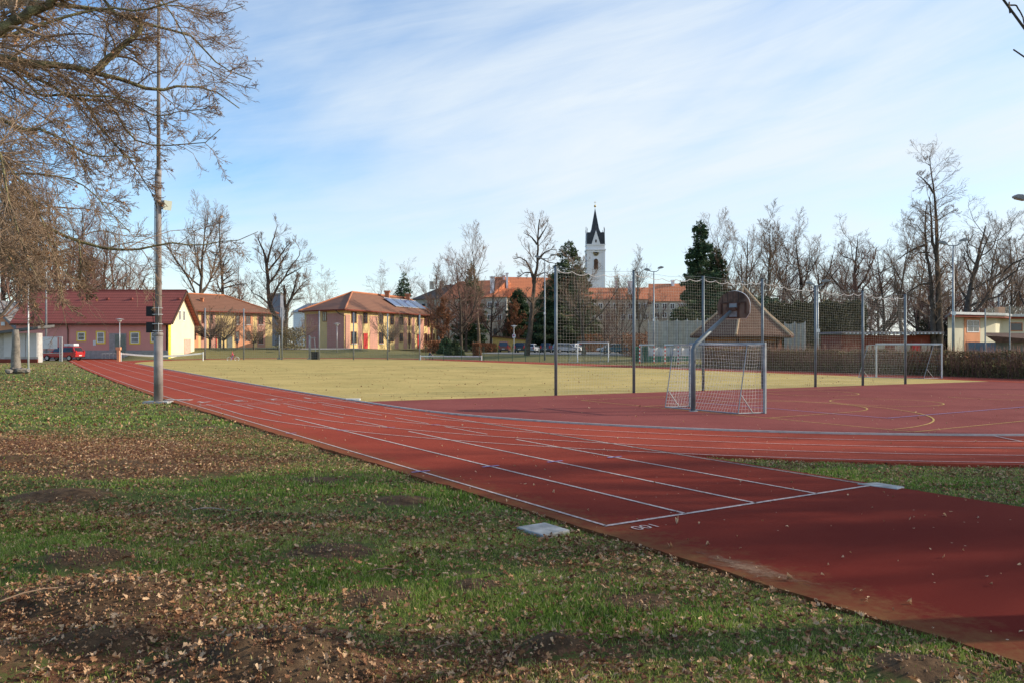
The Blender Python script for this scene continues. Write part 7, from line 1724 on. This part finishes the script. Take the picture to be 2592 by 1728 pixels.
def grass():
    rs = np.random.RandomState(100); parts = []; va = []
    for (N, d0, d1, hs, w) in ((300000, 4.2, 9.5, 1.0, .0075), (190000, 9.5, 18, 1.1, .014), (110000, 18, 36, 1.1, .03), (60000, 36, 80, 1.3, .08)):
        X, Y = sample(rs, N, d0, d1); l = litter_f(X, Y); dd = dirt_f(X, Y); cl = nz(X, Y, 2.6)*.5+.5*nz(X+4, Y-3, 7.0)
        pr = np.clip(.80-.8*l-1.3*dd+.6*cl+.8*np.clip(nz(X-3, Y+1, .9), 0, 1), .04, 1); k = rs.rand(len(X)) < pr; X, Y, l, cl = X[k], Y[k], l[k], cl[k]
        lush = np.clip(nz(X-3, Y+1, .9), 0, 1); s, t = st(X, Y)
        h = hs*(.016+.026*rs.rand(len(X)))*(1+.7*np.clip(cl, -.6, 1))*(1+1.3*lush)
        left = np.exp(-(((X+4.6)/1.2)**2+((Y-7.3)/1.3)**2)); h = h*(1+1.1*left)
        cv = np.clip(.52+.17*rs.randn(len(X))+.16*cl-.42*lush+.12*l-.22*left, 0, 1); k2 = rs.rand(len(X)) < .12; cv = np.where(k2, rs.uniform(.7, 1, len(X)), cv)
        V, T, v = blades(rs, X, Y, h, w*rs.uniform(.6, 1.3, len(X)), cv); parts.append((V, T)); va.append(v)
    V, T = cat(parts); o = np_mesh('grass', V, T, M_['grassb'], attr={'v': np.concatenate(va)}); tag(o, 'short green and yellowing grass growing around the leaves in the foreground', 'grass'); o['kind'] = 'stuff'
grass()
def fallen():
    rs = np.random.RandomState(101); parts = []; va = []
    for (N, d0, d1, s0, s1, hl) in ((60000, 4.2, 10, .016, .066, .014), (80000, 10, 20, .025, .065, .012), (70000, 20, 45, .05, .10, .01), (30000, 45, 85, .08, .15, .01)):
        X, Y = sample(rs, N, d0, d1); l = litter_f(X, Y); dd = dirt_f(X, Y); pr = np.clip((l*1.15+.24-.6*dd)*(1+1.1*nz(X-2, Y+7, 8.0)), .02, 1)*np.where(Y > 20, .62, 1)*np.where(Y < 10, .85, 1); k = rs.rand(len(X)) < pr; X, Y, l = X[k], Y[k], l[k]
        Z = ground_h(X, Y)+hl+rs.rand(len(X))*.03; V, T, v = leaves_at(rs, np.stack([X, Y, Z], -1), s0+(s1-s0)*rs.rand(len(X))**1.8, .42, np.clip(rs.rand(len(X))**1.25*1.0+.06*(l > .8), 0, 1), d1 <= 20); parts.append((V, T)); va.append(v)
    V, T = cat(parts); o = np_mesh('fallen_leaves', V, T, M_['leafd'], attr={'v': np.concatenate(va)}); tag(o, 'brown oak leaves scattered over the lawn beside the track', 'leaves'); o['kind'] = 'stuff'
    # loose leaves and bits on the track and the turf
    N = 900; D = rs.uniform(5.5, 34, N); X = D*rs.uniform(-.5, .68, N); s, t = st(X, D); k = ((t > -.2) & (t < 5) & (s > -14)) | (oval_dist(s, t) < RO); X, Y = X[k], D[k]
    V, T, v = leaves_at(rs, np.stack([X, Y, .024+0*X], -1), rs.uniform(.015, .045, len(X))*np.where(rs.rand(len(X)) < .05, 2, 1), .25); o = np_mesh('track_litter', V, T, M_['leafd'], attr={'v': np.clip(v+.3, 0, 1)}); tag(o, 'small dry leaf scraps lying on the red track', 'leaves'); o['kind'] = 'stuff'
    N = 1500; D = rs.uniform(29, 75, N); X = D*rs.uniform(-.45, .45, N); s, t = st(X, D); k = (oval_dist(s, t) < RI-.5) & (((NETB.x-NETA.x)*(D-NETA.y)-(NETB.y-NETA.y)*(X-NETA.x)) > 0); X, Y = X[k], D[k]
    V, T, v = leaves_at(rs, np.stack([X, Y, .02+0*X], -1), rs.uniform(.03, .07, len(X)), .4); o = np_mesh('field_litter', V, T, M_['leafd'], attr={'v': v*.5}); tag(o, 'dark leaf specks strewn over the straw coloured field', 'leaves'); o['kind'] = 'stuff'
    # acorns on the bare soil
    N = 5200; X, Y = sample(rs, N*4, 4.3, 9.0); dd = dirt_f(X, Y)+.5*np.exp(-(((X+2.6)/2.0)**2+((Y-5.8)/1.2)**2)); k = rs.rand(len(X)) < np.clip(dd-.25, 0, 1); X, Y = X[k], Y[k]; n = len(X); Z = ground_h(X, Y)+.006
    th = np.arange(5)*2*np.pi/5; base = [[0, 0, 1.5]]+[[math.cos(a), math.sin(a), .4] for a in th]+[[math.cos(a)*.9, math.sin(a)*.9, -.6] for a in th]; base = np.array(base)*np.array([1, 1.5, 1])
    f = [(0, 1+i, 1+(i+1) % 5) for i in range(5)]+[(1+i, 6+i, 6+(i+1) % 5) for i in range(5)]+[(1+i, 6+(i+1) % 5, 1+(i+1) % 5) for i in range(5)]; f = np.array(f)
    sz = rs.uniform(.004, .008, n); a = rs.uniform(0, 6.28, n); B = base[None]*sz[:, None, None]; x, y = B[..., 0].copy(), B[..., 1].copy(); B[..., 0] = x*np.cos(a)[:, None]-y*np.sin(a)[:, None]; B[..., 1] = x*np.sin(a)[:, None]+y*np.cos(a)[:, None]
    V = (B+np.stack([X, Y, Z], -1)[:, None]).reshape(-1, 3); T = (f[None]+11*np.arange(n)[:, None, None]).reshape(-1, 3); o = np_mesh('acorns', V, T, M_['acorn'], attr={'v': np.repeat(rs.rand(n), 11)}); tag(o, 'brown acorns strewn over the dug soil in the foreground', 'acorns'); o['kind'] = 'stuff'
fallen()
# fallen twigs
for i, (x, y, ln, an, lab) in enumerate(((1010, 1447, .55, .1, 'thin curved fallen twig on the grass right of the brown soil patch'), (1165, 1640, .4, .4, 'short fallen twig near the round molehill'), (150, 1560, .8, .9, 'dry stalk lying at the left edge'), (560, 1290, .7, .05, 'long pale straw on the lawn'))):
    p = G(x, y); g = gh(p.x, p.y); m = MB(); m.tube([(p.x+ln*(u-.5)*math.cos(an), p.y+ln*(u-.5)*math.sin(an)+.05*math.sin(u*3), g+.035+.02*math.sin(u*7)) for u in np.linspace(0, 1, 7)], [.006, .006, .005, .005, .004, .003, .002], 5); tag(m.build('fallen_twig', M_['twigp'] if i == 3 else M_['twig']), lab, 'twig')
p = G(293, 1438, .12); m = MB(); g = gh(p.x, p.y); m.add([(p.x-.05, p.y, g+.02), (p.x+.05, p.y-.02, g+.02), (p.x+.06, p.y+.03, g+.035), (p.x-.03, p.y+.04, g+.03)], [(0, 1, 2, 3)]); tag(m.build('paper_scrap', M_['white']), 'small white paper scrap on the brown soil mound', 'litter')
